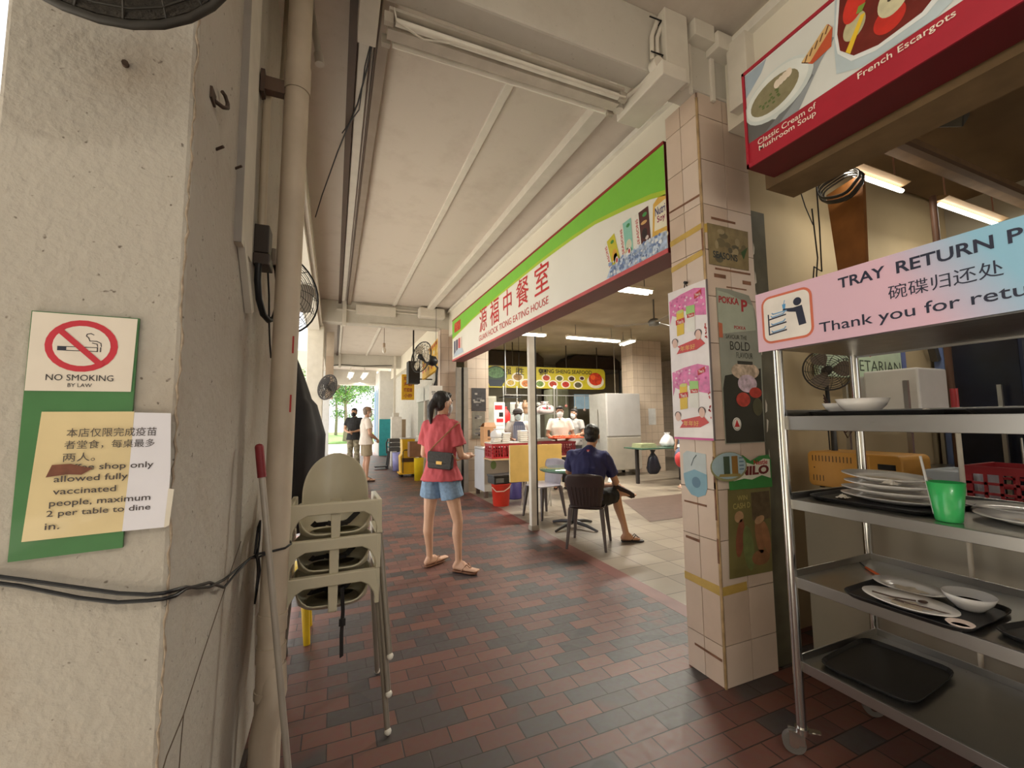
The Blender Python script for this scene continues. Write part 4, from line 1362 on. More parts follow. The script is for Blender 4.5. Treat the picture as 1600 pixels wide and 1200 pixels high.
# mop handle and black cables
t = thing('mop', 'grey mop pole with a dark red grip leaning by the drain pipe', 'mop', (-0.092, 1.70, 0))
b = B()
top = Vector((-0.158, 0.10, 1.29))
b.cyl((0, 0, 0), top * 0.92, 0.011, M(176, 168, 156, 0.4, 0.3), n=14)
b.build('pole', t)
b = B()
b.cyl(top * 0.915, top, 0.015, M(128, 34, 40, 0.5), n=14)
b.ell(top, (0.015, 0.015, 0.012), b.mats[0], 10)
b.build('grip', t)['label'] = 'dark red plastic grip'
b = B()
for i in range(40):
    a = rnd.uniform(0, 2 * PI)
    q = rnd.uniform(0.04, 0.13)
    b.tube([(0.0, 0, 0.03), (q * .5 * math.cos(a), q * .4 * math.sin(a), 0.03), (q * math.cos(a), q * .7 * math.sin(a), 0.006)], 0.004, M(132, 118, 104, 0.9), 5)
b.build('mop_strands', t)
b = B()
for k, dz in ((0, 0), (1, -0.012)):
    pts = [(-0.66, 1.142, 1.12 + dz), (-0.55, 1.141, 1.085 + dz), (-0.46, 1.141, 1.055 + dz * 1.6), (-0.40, 1.141, 1.035 + dz * 1.5), (-0.35, 1.141, 1.024 + dz), (-0.325, 1.143, 1.022 + dz), (-0.308, 1.16, 1.02 + dz), (-0.305, 1.22, 1.005 + dz * .3), (-0.304, 1.30, 0.975 - dz * .3), (-0.303, 1.42, 0.935 - dz), (-0.303, 1.6, 0.895 + dz * 2), (-0.300, 1.75, 0.875 + dz), (-0.275, 1.86, 0.88), (-0.25, 1.895, 0.884 + dz), (-0.208, 1.902, 0.886), (-0.165, 1.918, 0.888), (-0.148, 1.957, 0.892), (-0.155, 2.0, 0.892)]
    b.tube(pts, 0.0042, BLACK, 6)
for k in range(3):
    q = 0.012 * k
    b.tube([(-0.262, 1.87 + q, 0.89), (-0.258, 1.885 + q * .5, 0.96 + q), (-0.25, 1.89, 0.985 + q), (-0.25, 1.885, 0.94), (-0.255, 1.88, 0.87)], 0.0038, BLACK, 6)
    b.tube([(-0.258, 1.875 + q, 0.89), (-0.25, 1.885, 0.83 - q), (-0.255, 1.89 - q, 0.76 - 2 * q), (-0.245, 1.893, 0.82), (-0.25, 1.89, 0.87)], 0.0038, BLACK, 6)
tag(b.build('cable'), 'black cables tied round the drain pipe and the cream column', 'cable')

# ------------------------------------------------------------------ high chairs
HCW = M(206, 198, 172, 0.38, var=0.04, coat=0.2)


def superring(rx, ry, n, p=3.0):
    out = []
    for i in range(n):
        t_ = 2 * PI * i / n
        c, s_ = math.cos(t_), math.sin(t_)
        out.append((math.copysign(abs(c) ** (2 / p), c) * rx, math.copysign(abs(s_) ** (2 / p), s_) * ry))
    return out


def make_highchair(label, loc):
    t = thing('high_chair', label, 'high chair', loc, 0, 'stack of cream plastic high chairs')
    n = 36
    rim, mid, bot = superring(0.165, 0.15, n), superring(0.15, 0.135, n), superring(0.115, 0.10, n)
    vs, fs = [], []
    for i in range(n):
        front = max(0.0, min(1.0, (-rim[i][1] - 0.05) / 0.09))
        zr = 0.665 - 0.105 * front
        rows = [(rim[i], zr), (((rim[i][0] + mid[i][0]) / 2, (rim[i][1] + mid[i][1]) / 2), zr - (zr - 0.55) * 0.5), (mid[i], 0.553), ((bot[i][0] * 1.13, bot[i][1] * 1.13), 0.535), (bot[i], 0.53)]
        for (p, z) in rows:
            vs.append((p[0], p[1], z))
    for i in range(n):
        j = (i + 1) % n
        for k in range(4):
            fs.append((i * 5 + k, j * 5 + k, j * 5 + k + 1, i * 5 + k + 1))
    fs.append(tuple(i * 5 + 4 for i in range(n))[::-1])
    b = B()
    b.add(vs, fs, HCW, True)
    o = b.build('seat_shell', t)
    m = o.modifiers.new('solid', 'SOLIDIFY')
    m.thickness = 0.006
    # rounded back
    vs, fs = [], []
    nu, nv = 20, 16
    for j in range(nv + 1):
        v = j / nv
        z = 0.60 + 0.30 * v
        hw = 0.155 * (1 - max(0, (v - 0.28) / 0.72) ** 2.4) ** 0.5 if v < 1 else 0.012
        hw = max(hw, 0.012) + 0.02 * max(0, 0.25 - v)
        for i in range(nu + 1):
            u = -1 + 2 * i / nu
            x = u * hw
            y = 0.145 + 0.03 * v - 0.075 * (u * hw / 0.16) ** 2
            vs.append((x, y, z))
    for j in range(nv):
        for i in range(nu):
            a = j * (nu + 1) + i
            fs.append((a, a + 1, a + nu + 2, a + nu + 1))
    b = B()
    b.add(vs, fs, HCW, True)
    o = b.build('backrest', t)
    m = o.modifiers.new('solid', 'SOLIDIFY')
    m.thickness = 0.007
    m = o.modifiers.new('sub', 'SUBSURF')
    m.levels = m.render_levels = 1
    # arched front bar, side panels, corner posts
    arch = [(-0.205, 0.545), (-0.192, 0.62), (-0.185, 0.70), (0.185, 0.70), (0.192, 0.62), (0.205, 0.545), (0.185, 0.545), (0.172, 0.595), (0.150, 0.632), (0.118, 0.65), (-0.118, 0.65), (-0.150, 0.632), (-0.172, 0.595), (-0.185, 0.545)]
    b = B()
    b.prism(arch, -0.185, -0.155, HCW)
    b.build('front_bar', t, bev=0.005)
    for s in (-1, 1):
        b = B()
        arch2 = [(-0.185, 0.545), (-0.18, 0.70), (0.15, 0.69), (0.165, 0.60), (0.15, 0.60), (0.12, 0.645), (-0.10, 0.65), (-0.14, 0.62), (-0.155, 0.545)]
        b.prism(arch2, -0.012, 0.012, HCW, Matrix.Translation((s * 0.189, 0, 0)) @ Matrix.Rotation(PI / 2, 4, 'Z'))
        b.build('side_arm', t, bev=0.004)
    b = B()
    b.prism([(-0.021, 0.66), (0.021, 0.66), (0.019, 0.535), (-0.019, 0.535)], -0.172, -0.155, HCW)
    b.bx(-0.019, 0.019, -0.165, -0.09, 0.528, 0.54, HCW)
    b.build('crotch_post', t, bev=0.004)
    LEGM = M(150, 142, 130, 0.4, 0.35)
    for sx in (-1, 1):
        for sy in (-1, 1):
            b = B()
            b.cyl((sx * 0.188, sy * 0.145, 0.62), (sx * 0.236, sy * 0.245, 0.012), 0.0125, LEGM, n=14)
            lg = b.build('leg', t)
            b = B()
            b.ell((sx * 0.237, sy * 0.247, 0.016), (0.0155, 0.0155, 0.016), M(232, 228, 216, 0.35), 12)
            b.build('foot_cap', lg)
    STR = M(34, 30, 30, 0.7)
    b = B()
    b.tube([(-0.10, -0.05, 0.59), (-0.09, 0.0, 0.57), (-0.04, 0.05, 0.56)], 0.01, STR, 4, flat=(0.026, 0.003))
    b.tube([(-0.04, 0.05, 0.565), (0.01, 0.0, 0.56), (0.06, 0.04, 0.565), (0.11, 0.09, 0.6)], 0.01, STR, 4, flat=(0.026, 0.003))
    b.box((0.03, 0.0, 0.568), (0.05, 0.035, 0.016), STR)
    b.build('harness_strap', t)
    return t


hc1 = make_highchair('lowest high chair of the cream stack, feet on the bricks', (0.012, 2.295, 0.0))
hc2 = dup(hc1, (0.014, 2.297, 0.155), 0.0, 'middle high chair of the cream stack, a buckle in its seat')
hc3 = dup(hc1, (0.018, 2.30, 0.312), 0.0, 'topmost high chair of the stack, its rounded back fully showing')
b = B()
b.tube([(0, 0, 0), (0.006, -0.003, -0.10), (0.002, -0.002, -0.2), (0.004, 0, -0.3)], 0.01, M(34, 30, 30, 0.7), 4, flat=(0.02, 0.003))
b.box((0.004, -0.003, -0.15), (0.028, 0.01, 0.03), M(28, 26, 26, 0.5))
o = b.build('hanging_strap', hc1, loc=(0.038, -0.163, 0.63))

# black draped cover and yellow stool behind the pipe
cvm = M(36, 34, 37, 0.75, var=0.15, scale=10, bump=0.25, bscale=18)
vs, fs = [], []
na, nz_ = 48, 30
for j in range(nz_ + 1):
    v = j / nz_
    z = 1.86 - 1.12 * v
    r0 = 0.02 + 0.178 * min(1, v * 2.0) ** 0.75 + (0.02 if v > .32 else 0.0) - 0.05 * max(0, v - 0.5)
    for i in range(na):
        a = 2 * PI * i / na
        f = 1 + 0.05 * math.sin(a * 7 + v * 3) * min(1, v * 3) + 0.03 * math.sin(a * 13 - v * 6) * v
        vs.append((r0 * f * math.cos(a) + 0.02 * v, r0 * f * math.sin(a) * 1.1, z))
for j in range(nz_):
    for i in range(na):
        k = (i + 1) % na
        fs.append((j * na + i, (j + 1) * na + i, (j + 1) * na + k, j * na + k))
fs.append(tuple(range(na)))
t = thing('covered_stand', 'tall object under a black draped cover behind the drain pipe', 'covered stand', (-0.285, 2.97, 0))
b = B()
b.add(vs, fs, cvm, True)
b.build('cover', t)
b = B()
b.cyl((0, 0, 0.03), (0, 0, 0.9), 0.025, M(60, 56, 54, 0.5), n=12)
b.lathe([(0, 0), (0.06, 0), (0.06, 0.03), (0.03, 0.05), (0, 0.05)], M(60, 56, 54, 0.6), n=20)
b.build('stand', t)
YP = M(226, 190, 30, 0.4, coat=0.2)
t = thing('plastic_stool', 'bright yellow plastic stool behind the cream high chairs', 'stool', (-0.23, 3.17, 0))
b = B()
b.lathe([(0, 0.445), (0.115, 0.445), (0.13, 0.435), (0.135, 0.40), (0.13, 0.40), (0.12, 0.425), (0, 0.43)], YP, n=26)
b.build('seat', t)
for sx in (-1, 1):
    for sy in (-1, 1):
        b = B()
        b.cyl((sx * 0.075, sy * 0.075, 0.43), (sx * 0.105, sy * 0.135, 0.0), 0.03, YP, 0.02, n=10)
        b.bx(sx * 0.09 - 0.006, sx * 0.09 + 0.006, sy * 0.075, sy * 0.115, 0.15, 0.42, YP)
        b.build('leg', t)

# ------------------------------------------------------------------ tray return trolley
TR0 = (1.8, 1.23, 0.0)
t = thing('tray_trolley', 'stainless steel four-shelf tray return trolley on castors', 'trolley', TR0)
D, Ln = 0.55, 1.32
for x in (0, D):
    for y in (0.02, -Ln + 0.02):
        b = B()
        b.cyl((x, y, 0.105), (x, y, 1.93), 0.0185, CHROME, n=22)
        b.build('post', t)
SHEET = brushed('brushed_shelf_steel', (176, 174, 170), 0.3)
for z, ap in ((1.376, 0.055), (1.023, 0.036), (0.703, 0.04), (0.365, 0.036)):
    b = B()
    b.bx(0.012, D - 0.012, -Ln + 0.03, 0.012, z, z + 0.004, SHEET)
    b.bx(0.004, 0.012, -Ln + 0.03, 0.012, z - ap, z + 0.004, SHEET)
    for (x0, x1, y0, y1) in ((D - 0.012, D - 0.004, -Ln + 0.03, 0.012), (0.012, D - 0.012, 0.006, 0.012), (0.012, D - 0.012, -Ln + 0.03, -Ln + 0.036)):
        b.bx(x0, x1, y0, y1, z - 0.012, z + 0.032, SHEET)
    b.build('shelf', t, bev=0.0015)
b = B()
b.bx(0.0, D, -Ln + 0.03, 0.012, 1.668, 1.675, SHEET)
b.bx(0.0, 0.006, -Ln + 0.03, 0.012, 1.675, 1.70, SHEET)
b.bx(D - 0.006, D, -Ln + 0.03, 0.012, 1.66, 1.70, SHEET)
b.build('top_shelf', t)
for x, y, rot_ in ((0.0, 0.02, -0.85), (D, 0.02, -0.7), (0.0, -Ln + 0.02, 0.1), (D, -Ln + 0.02, 0.3)):
    b = B()
    b.cyl((0, 0, 0.085), (0, 0, 0.108), 0.026, CHROME, n=18)
    b.box((-0.02, 0.016, 0.065), (0.055, 0.003, 0.05), CHROME)
    b.box((-0.02, -0.016, 0.065), (0.055, 0.003, 0.05), CHROME)
    b.box((0.02, 0, 0.098), (0.05, 0.03, 0.004), CHROME)
    fk = b.build('caster', t, loc=(x, y, 0), rz=rot_)
    b = B()
    b.cyl((-0.03, -0.013, 0.042), (-0.03, 0.013, 0.042), 0.042, M(104, 100, 98, 0.45), n=24)
    b.cyl((-0.03, -0.0145, 0.042), (-0.03, 0.0145, 0.042), 0.018, CHROME, n=14)
    b.build('wheel', fk)
    b = B()
    b.box((0.05, 0, 0.10), (0.03, 0.024, 0.005), CHROME)
    b.build('brake_pedal', fk)

TRAYM = M(32, 31, 32, 0.42, var=0.12, scale=30)


def make_tray(label, loc, rz=0.0, w=0.33, l=0.44):
    b = B()
    n = 24
    rings = []
    for (k, z) in ((1.0, 0.018), (0.985, 0.016), (0.94, 0.004), (0.92, 0.004)):
        rings.append([(x, y, z) for x, y in superring(w / 2 * k, l / 2 * k, n, 7)])
    out = [[(x, y, z) for x, y in superring(w / 2 * k, l / 2 * k, n, 7)] for k, z in ((0.93, 0.0), (1.0, 0.015))]
    allr = [out[0], out[1]] + rings
    vs = [p for r_ in allr for p in r_]
    fs = [(i * n + j, i * n + (j + 1) % n, (i + 1) * n + (j + 1) % n, (i + 1) * n + j) for i in range(len(allr) - 1) for j in range(n)]
    fs.append(tuple(range(n))[::-1])
    fs.append(tuple(range((len(allr) - 1) * n, len(allr) * n)))
    b.add(vs, fs, TRAYM, False)
    o = b.build('serving_tray', loc=loc, rz=rz, bev=0.001)
    return tag(o, label, 'tray', 'black serving trays on the trolley')


SHA, SHB, SHC, SHD = 1.3805, 1.0275, 0.7075, 0.3695
SHT = SHC
make_tray('black tray on the top trolley shelf under the white bowls', (2.06, 0.985, SHA), 0.05, 0.36, 0.46)
make_tray('black tray on the top trolley shelf toward its right end', (2.06, 0.50, SHA), -0.1, 0.36, 0.42)
make_tray('black tray under the pile of dirty plates on the second shelf', (2.07, 1.02, SHB), 0.03, 0.40, 0.42)
make_tray('black tray with dirty plates and a bowl on the third shelf', (1.953, 0.882, SHT), 0.03, 0.36, 0.36)
make_tray('empty black tray at the right of the third shelf', (2.02, 0.50, SHC), -0.2, 0.36, 0.33)
make_tray('large empty black tray alone on the lowest shelf', (2.045, 1.06, SHD), 0.10, 0.41, 0.31)
PLATE = M(232, 228, 224, 0.18, var=0.03, coat=0.3)
SAUCE = M(204, 190, 168, 0.4, var=0.2, scale=30)


def make_plate(label, loc, r, oval=1.0, dirty=True, tilt=(0, 0, 0), grp='dirty plates on the trolley'):
    t = thing('plate', label, 'plate', loc, 0, grp, rot=tilt)
    b = B()
    b.lathe([(0, 0.0), (r * 0.58, 0.0), (r * 0.66, 0.006), (r, 0.020), (r * 1.0, 0.0225), (r * 0.64, 0.0105), (r * 0.56, 0.005), (0, 0.0045)], PLATE, n=36, sy=oval)
    b.build('dish', t)
    if dirty:
        b = B()
        n = 18
        b.add([(r * (0.42 + 0.12 * math.sin(i * 2.1 + r * 90)) * math.cos(2 * PI * i / n), oval * r * (0.42 + 0.12 * math.cos(i * 1.7)) * math.sin(2 * PI * i / n), 0.0062) for i in range(n)], [tuple(range(n))], SAUCE)
        b.build('food_stain', t)
    return t


make_plate('bottom white oval plate of the dirty pile on the second shelf', (2.08, 1.0, SHB + 0.006), 0.12, 1.55)
make_plate('second plate up in the dirty pile on the second shelf', (2.09, 1.01, SHB + 0.031), 0.118, 1.5)
make_plate('third plate up in the dirty pile, with a crumpled tissue on it', (2.10, 1.02, SHB + 0.056), 0.118, 1.35)
make_plate('top plate of the dirty pile on the second shelf', (2.12, 1.05, SHB + 0.083), 0.115, 1.3, True, (0.04, -0.03, 0))
make_plate('wide white plate beside the green cup on the second shelf', (2.06, 0.60, SHB + 0.002), 0.135, 1.2)
make_plate('grey food tray plate behind the green cup', (2.22, 0.70, SHB + 0.002), 0.10, 1.6, True)
make_plate('white oval plate holding a fork at the front of the third shelf tray', (1.868, 0.885, SHT + 0.005), 0.086, 1.55)
make_plate('white plate at the back of the third shelf tray', (2.03, 0.955, SHT + 0.005), 0.080, 1.4)
for lab, x, y, z, r, h in (('large white bowl on the top trolley shelf', 1.97, 1.03, SHA + 0.005, 0.088, 0.062), ('smaller white bowl behind the large one on the top shelf', 2.10, 1.18, SHA + 0.005, 0.07, 0.05), ('white soup bowl on the third shelf tray', 2.035, 0.79, SHT + 0.005, 0.069, 0.05)):
    t = thing('bowl', lab, 'bowl', (x, y, z), 0, 'white bowls on the trolley')
    b = B()
    b.lathe([(0, 0), (r * 0.5, 0), (r * 0.56, 0.006), (r * 0.85, h * 0.55), (r, h), (r * 0.965, h), (r * 0.80, h * 0.55), (r * 0.5, 0.010), (0, 0.008)], PLATE, n=36)
    b.build('dish', t)
    b = B()
    b.lathe([(0, h * 0.45), (r * 0.74, h * 0.45)], M(142, 122, 88, 0.2, var=0.2), n=24)
    b.build('leftover_soup', t)
t = thing('sauce_dish', 'small pink sauce dish at the corner of the third shelf tray', 'sauce dish', (1.825, 0.735, SHT + 0.005))
b = B()
b.lathe([(0, 0), (0.018, 0), (0.034, 0.016), (0.032, 0.017), (0.017, 0.004), (0, 0.003)], M(226, 206, 196, 0.3), n=24)
b.build('dish', t)
b = B()
b.lathe([(0, 0.008), (0.022, 0.008)], M(186, 120, 108, 0.3), n=18)
b.build('sauce', t)
CUTL = M(84, 66, 58, 0.35, 0.3)
b = B()
b.tube([(-0.06, 0.09, 0.024), (-0.02, 0.05, 0.012), (0.02, 0.0, 0.010)], 0.003, CUTL, 6)
b.ell((0.03, -0.015, 0.011), (0.018, 0.013, 0.003), CUTL, 12)
tag(b.build('spoon', loc=(1.885, 0.88, SHT + 0.009)), 'brown-stained spoon lying on the front oval plate', 'spoon')
b = B()
b.tube([(-0.015, 0.02, 0.012), (0.005, -0.03, 0.010), (0.01, -0.09, 0.011)], 0.0025, CUTL, 6)
for k in (-1, 0, 1):
    b.tube([(-0.015 + 0.006 * k, 0.02, 0.012), (-0.022 + 0.008 * k, 0.05, 0.014)], 0.0013, CUTL, 5)
tag(b.build('fork', loc=(1.865, 0.865, SHT + 0.009)), 'brown-stained fork crossing the spoon on the front oval plate', 'fork')
b = B()
b.tube([(0, 0, 0.006), (-0.085, -0.115, 0.007)], 0.0055, M(206, 92, 40, 0.5), 8)
b.tube([(0, 0, 0.006), (0.05, 0.05, 0.006)], 0.003, BLACK, 6)
tag(b.build('knife', loc=(2.17, 1.17, SHC)), 'orange-handled knife at the back left of the third shelf', 'knife')
CUPG = M(52, 172, 92, 0.3, var=0.03, coat=0.3)
t = thing('cup', 'bright green plastic cup at the front of the second shelf', 'cup', (1.885, 0.762, SHB))
b = B()
b.lathe([(0, 0), (0.032, 0), (0.034, 0.004), (0.048, 0.128), (0.045, 0.128), (0.031, 0.008), (0, 0.008)], CUPG, n=32)
b.build('cup_body', t)
b = B()
b.lathe([(0, 0.10), (0.043, 0.10)], M(80, 52, 40, 0.2), n=24)
b.build('drink', t)
b = B()
b.tube([(-0.015, 0.03, 0.02), (-0.012, 0.055, 0.21)], 0.004, M(206, 206, 204, 0.3, alpha=0.85), 8)
tag(b.build('straw', loc=(1.885, 0.762, SHB)), 'clear drinking straw standing in the green cup', 'straw')


def tissue(label, loc, s):
    b = B()
    n, k = 9, 9
    vs, fs = [], []
    for j in range(k):
        for i in range(n):
            u, v = i / (n - 1) - 0.5, j / (k - 1) - 0.5
            h = max(0, 0.5 - (u * u + v * v) * 2.4)
            vs.append((u * s * (1 - h * .5), v * s * (1 - h * .5), 0.004 + s * (0.5 * h + 0.25 * abs(noise.noise((u * 6 + s, v * 6, s * 40))))))
    for j in range(k - 1):
        for i in range(n - 1):
            a = j * n + i
            fs.append((a, a + 1, a + n + 1, a + n))
    b.add(vs, fs, M(226, 218, 206, 0.8), False)
    return tag(b.build('tissue', loc=loc), label, 'tissue', 'used tissues on the trolley')


tissue('crumpled tissue on the front of the dirty plate pile', (2.02, 0.98, SHB + 0.078), 0.055)
tissue('crumpled tissue on the tray left of the dirty plates', (1.98, 1.13, SHB + 0.005), 0.045)
tissue('crumpled tissue on the top trolley shelf right of the bowls', (2.0, 0.84, SHA + 0.005), 0.045)
tissue('crumpled tissue on the wide plate beside the green cup', (2.03, 0.53, SHB + 0.02), 0.06)

# ------------------------------------------------------------------ the stall behind the trolley
t = thing('stall_counter', 'grey stainless counter behind the tray trolley', 'counter', (2.5, -0.8, 0))
CNT = brushed('dull_counter_steel', (178, 174, 164), 0.42)
b = B()
b.bx(0.02, 0.62, 0, 2.45, 0.06, 0.90, M(176, 170, 156, 0.45, 0.35, var=0.08, scale=2))
b.build('cabinet_body', t)
b = B()
b.bx(0, 0.66, -0.02, 2.5, 0.90, 0.935, CNT)
b.build('worktop', t, bev=0.004)
for y in (0.1, 1.2, 2.35):
    b = B()
    b.bx(0.06, 0.56, y, y + 0.05, 0, 0.06, M(60, 58, 54, 0.6))
    b.build('foot', t)
CZ = 0.936
TOA = M(206, 150, 66, 0.45, var=0.06)
t = thing('toaster_oven', 'mustard-yellow slotted appliance seen from its back', 'toaster', (2.78, 1.31, CZ), -PI / 2)
b = B()
prof = rrect(-0.47, 0.02, 0.012, 0.225, 0.03)
b.prism(prof, 0.0, 0.28, TOA)
b.build('casing', t, bev=0.008)
b = B()
for k in range(15):
    if k in (12, 13):
        continue
    b.rect(-0.44 + k * 0.0195, -0.4355 + k * 0.0195, 0.165, 0.20, 0.0008, BLACK)
for k in range(4):
    b.rect(-0.44 + k * 0.019, -0.4355 + k * 0.019, 0.045, 0.08, 0.0008, BLACK)
b.disc(-0.43, 0.125, 0.004, 0.004, 0.0008, BLACK)
b.rect(-0.135, -0.13, 0.05, 0.21, 0.0006, M(226, 176, 96, 0.4))
b.build('vent_slots', t)
b = B()
b.bx(-0.09, -0.01, -0.006, 0.01, 0.145, 0.175, BLACK)
b.build('carry_handle', t)
for x in (-0.42, -0.03):
    b = B()
    b.cyl((x, 0.05, 0), (x, 0.05, 0.014), 0.015, BLACK, n=10)
    b.build('foot', t)
t = thing('plastic_box', 'pale blue storage box beside the mustard appliance', 'box', (2.86, 1.16, CZ), -PI / 2)
b = B()
b.bx(-0.08, 0.13, 0, 0.25, 0, 0.16, M(176, 186, 196, 0.4))
b.build('box_body', t, bev=0.01)
t = thing('table_fan', 'wire-caged table fan on the stall counter by the post', 'fan', (2.95, 1.72, 1.68), rot=(math.radians(86), 0, math.radians(-52)))
fan_parts(t, 0.135, 0.05, M(54, 48, 42, 0.5), rings=10, spokes=12, blade=M(120, 106, 92, 0.4), wire=0.0015)
b = B()
b.tube([(0, -0.02, -0.1), (0, -0.15, -0.1), (0, -0.3, -0.07)], 0.012, BLACK, 8)
b.build('neck', t)
b = B()
b.lathe([(0, 0), (0.09, 0), (0.09, 0.02), (0.02, 0.045), (0.014, 0.45), (0, 0.45)], M(46, 42, 38, 0.5), n=20, X=Matrix.Rotation(math.radians(-86), 4, 'X'), c=(0, -0.742, -0.02))
b.build('stand', t)
b = B()
for k in range(5):
    b.tube([(0.0, 0, 0.5 + .02 * k), (0.05 + .02 * k, -0.05, 0.42 - .03 * k), (0.02, -0.10 - .02 * k, 0.34 + .02 * k), (0.10, -0.16, 0.40 - .01 * k), (0.18, -0.22 - .02 * k, 0.41)], 0.004, M(58, 34, 30, 0.5), 6)
b.tube([(0.02, 0, 0.5), (0.03, 0, 0.0)], 0.004, BLACK, 6)
tag(b.build('cable', loc=(2.92, 1.74, CZ)), 'tangle of dark cables hanging below the table fan', 'cable')
t = thing('oven', 'white box-shaped oven behind the bowls on the stall', 'oven', (3.55, 1.90, 1.30), -PI / 2)
b = B()
b.bx(0.05, 0.36, 0.0, 0.36, 0.10, 0.40, M(232, 230, 228, 0.4, var=0.03))
b.build('casing', t, bev=0.012)
b = B()
b.bx(-0.02, 0.05, 0.02, 0.36, 0.10, 0.37, M(206, 206, 206, 0.25))
b.build('door', t, bev=0.008)
b = B()
b.bx(-0.06, -0.02, 0.10, 0.16, 0.29, 0.33, BLACK)
b.build('handle', t)
b = B()
b.bx(0.26, 0.32, -0.002, 0.001, 0.115, 0.121, M(90, 90, 90, 0.5))
b.build('badge', t)
t = thing('back_shelf', 'steel shelf unit along the stall partition carrying the white oven', 'shelf', (3.2, 1.5, 0))
b = B()
b.bx(0, 1.3, 0.0, 0.40, 1.36, 1.385, STEEL)
b.bx(0, 1.3, 0.0, 0.40, 0.95, 0.975, STEEL)
b.build('shelf_board', t)
for x in (0.02, 1.28):
    for y in (0.02, 0.37):
        b = B()
        b.bx(x - 0.012, x + 0.012, y - 0.012, y + 0.012, 0, 1.6, STEEL)
        b.build('post', t)
t.location = (3.35, 1.49, 0)
bpy.data.objects['oven'].location = (3.50, 1.86, 1.29)
t = thing('hanging_sign', 'pale green stall sign with dark vegetarian lettering', 'sign', (3.55, 1.915, 1.66))
b = B()
b.bx(-0.42, 0.62, -0.03, 0.0, 0, 0.32, M(206, 224, 196, 0.4))
b.bx(0.62, 0.68, -0.035, 0.0, -0.01, 0.33, M(110, 120, 170, 0.4))
b.build('sign_panel', t)
b = B()
b.text('VEGETARIAN', -0.20, 0.05, 0.80, 0.085, 0.031, M(70, 84, 66, 0.5), bold=0.0)
b.text('素', 0.02, 0.16, 0.2, 0.13, 0.031, M(196, 40, 40, 0.5), bold=0.01)
b.build('lettering', t)
t = thing('wall_lamp', 'slanted silver fitting on the pale partition', 'lamp', (4.62, 1.90, 1.98), rot=(0, math.radians(-20), 0))
b = B()
b.bx(-0.03, 0.03, -0.05, 0, -0.16, 0.16, M(96, 92, 86, 0.4, 0.6))
b.build('housing', t, bev=0.006)
b = B()
b.bx(-0.022, 0.022, -0.058, -0.05, 0.02, 0.15, M(236, 228, 200, 0.4))
b.build('lens', t)
t = thing('stall_cabinet', 'tall dark blue cabinet at the back of the food stall', 'cabinet', (4.72, 1.40, 0))
b = B()
b.bx(0, 0.45, 0, 0.48, 0.0, 2.05, M(36, 46, 76, 0.4, var=0.3, scale=3))
b.bx(-0.02, 0.0, 0.44, 0.5, 0, 2.05, M(120, 140, 190, 0.4))
b.build('cabinet_body', t)
b = B()
b.bx(-0.012, 0.0, 0.02, 0.43, 0.05, 2.0, M(28, 32, 48, 0.25, var=0.3, scale=4))
dr = b.build('door', t)
b = B()
b.cyl((-0.02, 0.05, 1.0), (-0.02, 0.05, 1.2), 0.008, STEEL, n=8)
b.build('handle', dr)
t = thing('wall_picture', 'grey-blue framed picture high on the stall rear wall', 'picture', (5.19, 1.30, 1.90), -PI / 2)
b = B()
b.bx(0, 0.62, -0.02, 0, 0, 0.6, M(126, 132, 150, 0.4, var=0.3, scale=7))
b.bx(0.62, 0.76, -0.02, 0, 0, 0.6, M(196, 176, 66, 0.4))
b.bx(0, 0.76, -0.024, 0, -0.03, 0, M(206, 200, 180, 0.4))
b.build('picture_panel', t)
b = B()
for q in (0.2, 0.24):
    b.tube([(0.06 + q * 0.2 + 0.35 * math.sin(a_ * 0.16), -0.022, q + 0.35 - 0.35 * math.cos(a_ * 0.16)) for a_ in range(10)], 0.008, M(176, 182, 196, 0.4), 5)
b.build('printed_curve', t)
t = thing('display_case', 'pink-framed glass display case at the stall rear', 'display case', (4.9, 1.02, 0.93), -PI / 2)
b = B()
for x in (0, 0.62):
    b.bx(x - 0.025, x + 0.025, -0.02, 0.02, 0, 0.80, M(196, 130, 146, 0.4))
b.bx(0, 0.62, -0.02, 0.02, 0.76, 0.80, M(186, 110, 128, 0.4))
b.bx(0, 0.62, 0.2, 0.22, 0.0, 0.8, M(206, 170, 176, 0.4))
b.bx(0, 0.62, -0.01, 0.2, 0.44, 0.46, M(206, 190, 190, 0.3))
b.bx(0.1, 0.45, 0.05, 0.15, 0.68, 0.74, M(120, 24, 40, 0.4))
b.build('case_frame', t)
b = B()
b.bx(0.66, 1.3, 0.0, 0.25, 0, 0.44, M(36, 34, 34, 0.4))
b.bx(0.0, 0.6, 0.0, 0.18, 0, 0.40, M(120, 40, 52, 0.4))
b.build('lower_panel', t)
t = thing('rear_counter', 'pale counter along the stall rear wall under the display case', 'counter', (4.62, -1.0, 0))
b = B()
b.bx(0, 0.55, 0, 2.35, 0, 0.90, M(196, 178, 172, 0.5))
b.build('cabinet_body', t)
b = B()
b.bx(-0.02, 0.56, -0.01, 2.37, 0.90, 0.93, M(186, 180, 170, 0.3))
b.build('worktop', t)
t = thing('pineapple_decoration', 'red hanging pineapple decoration with green paper leaves', 'decoration', (4.0, 0.80, 1.70))
b = B()
b.ell((0, 0, 0), (0.075, 0.075, 0.11), M(190, 34, 38, 0.45, var=0.25, scale=40, bump=0.6, bscale=50), 18)
b.build('fruit', t)
b = B()
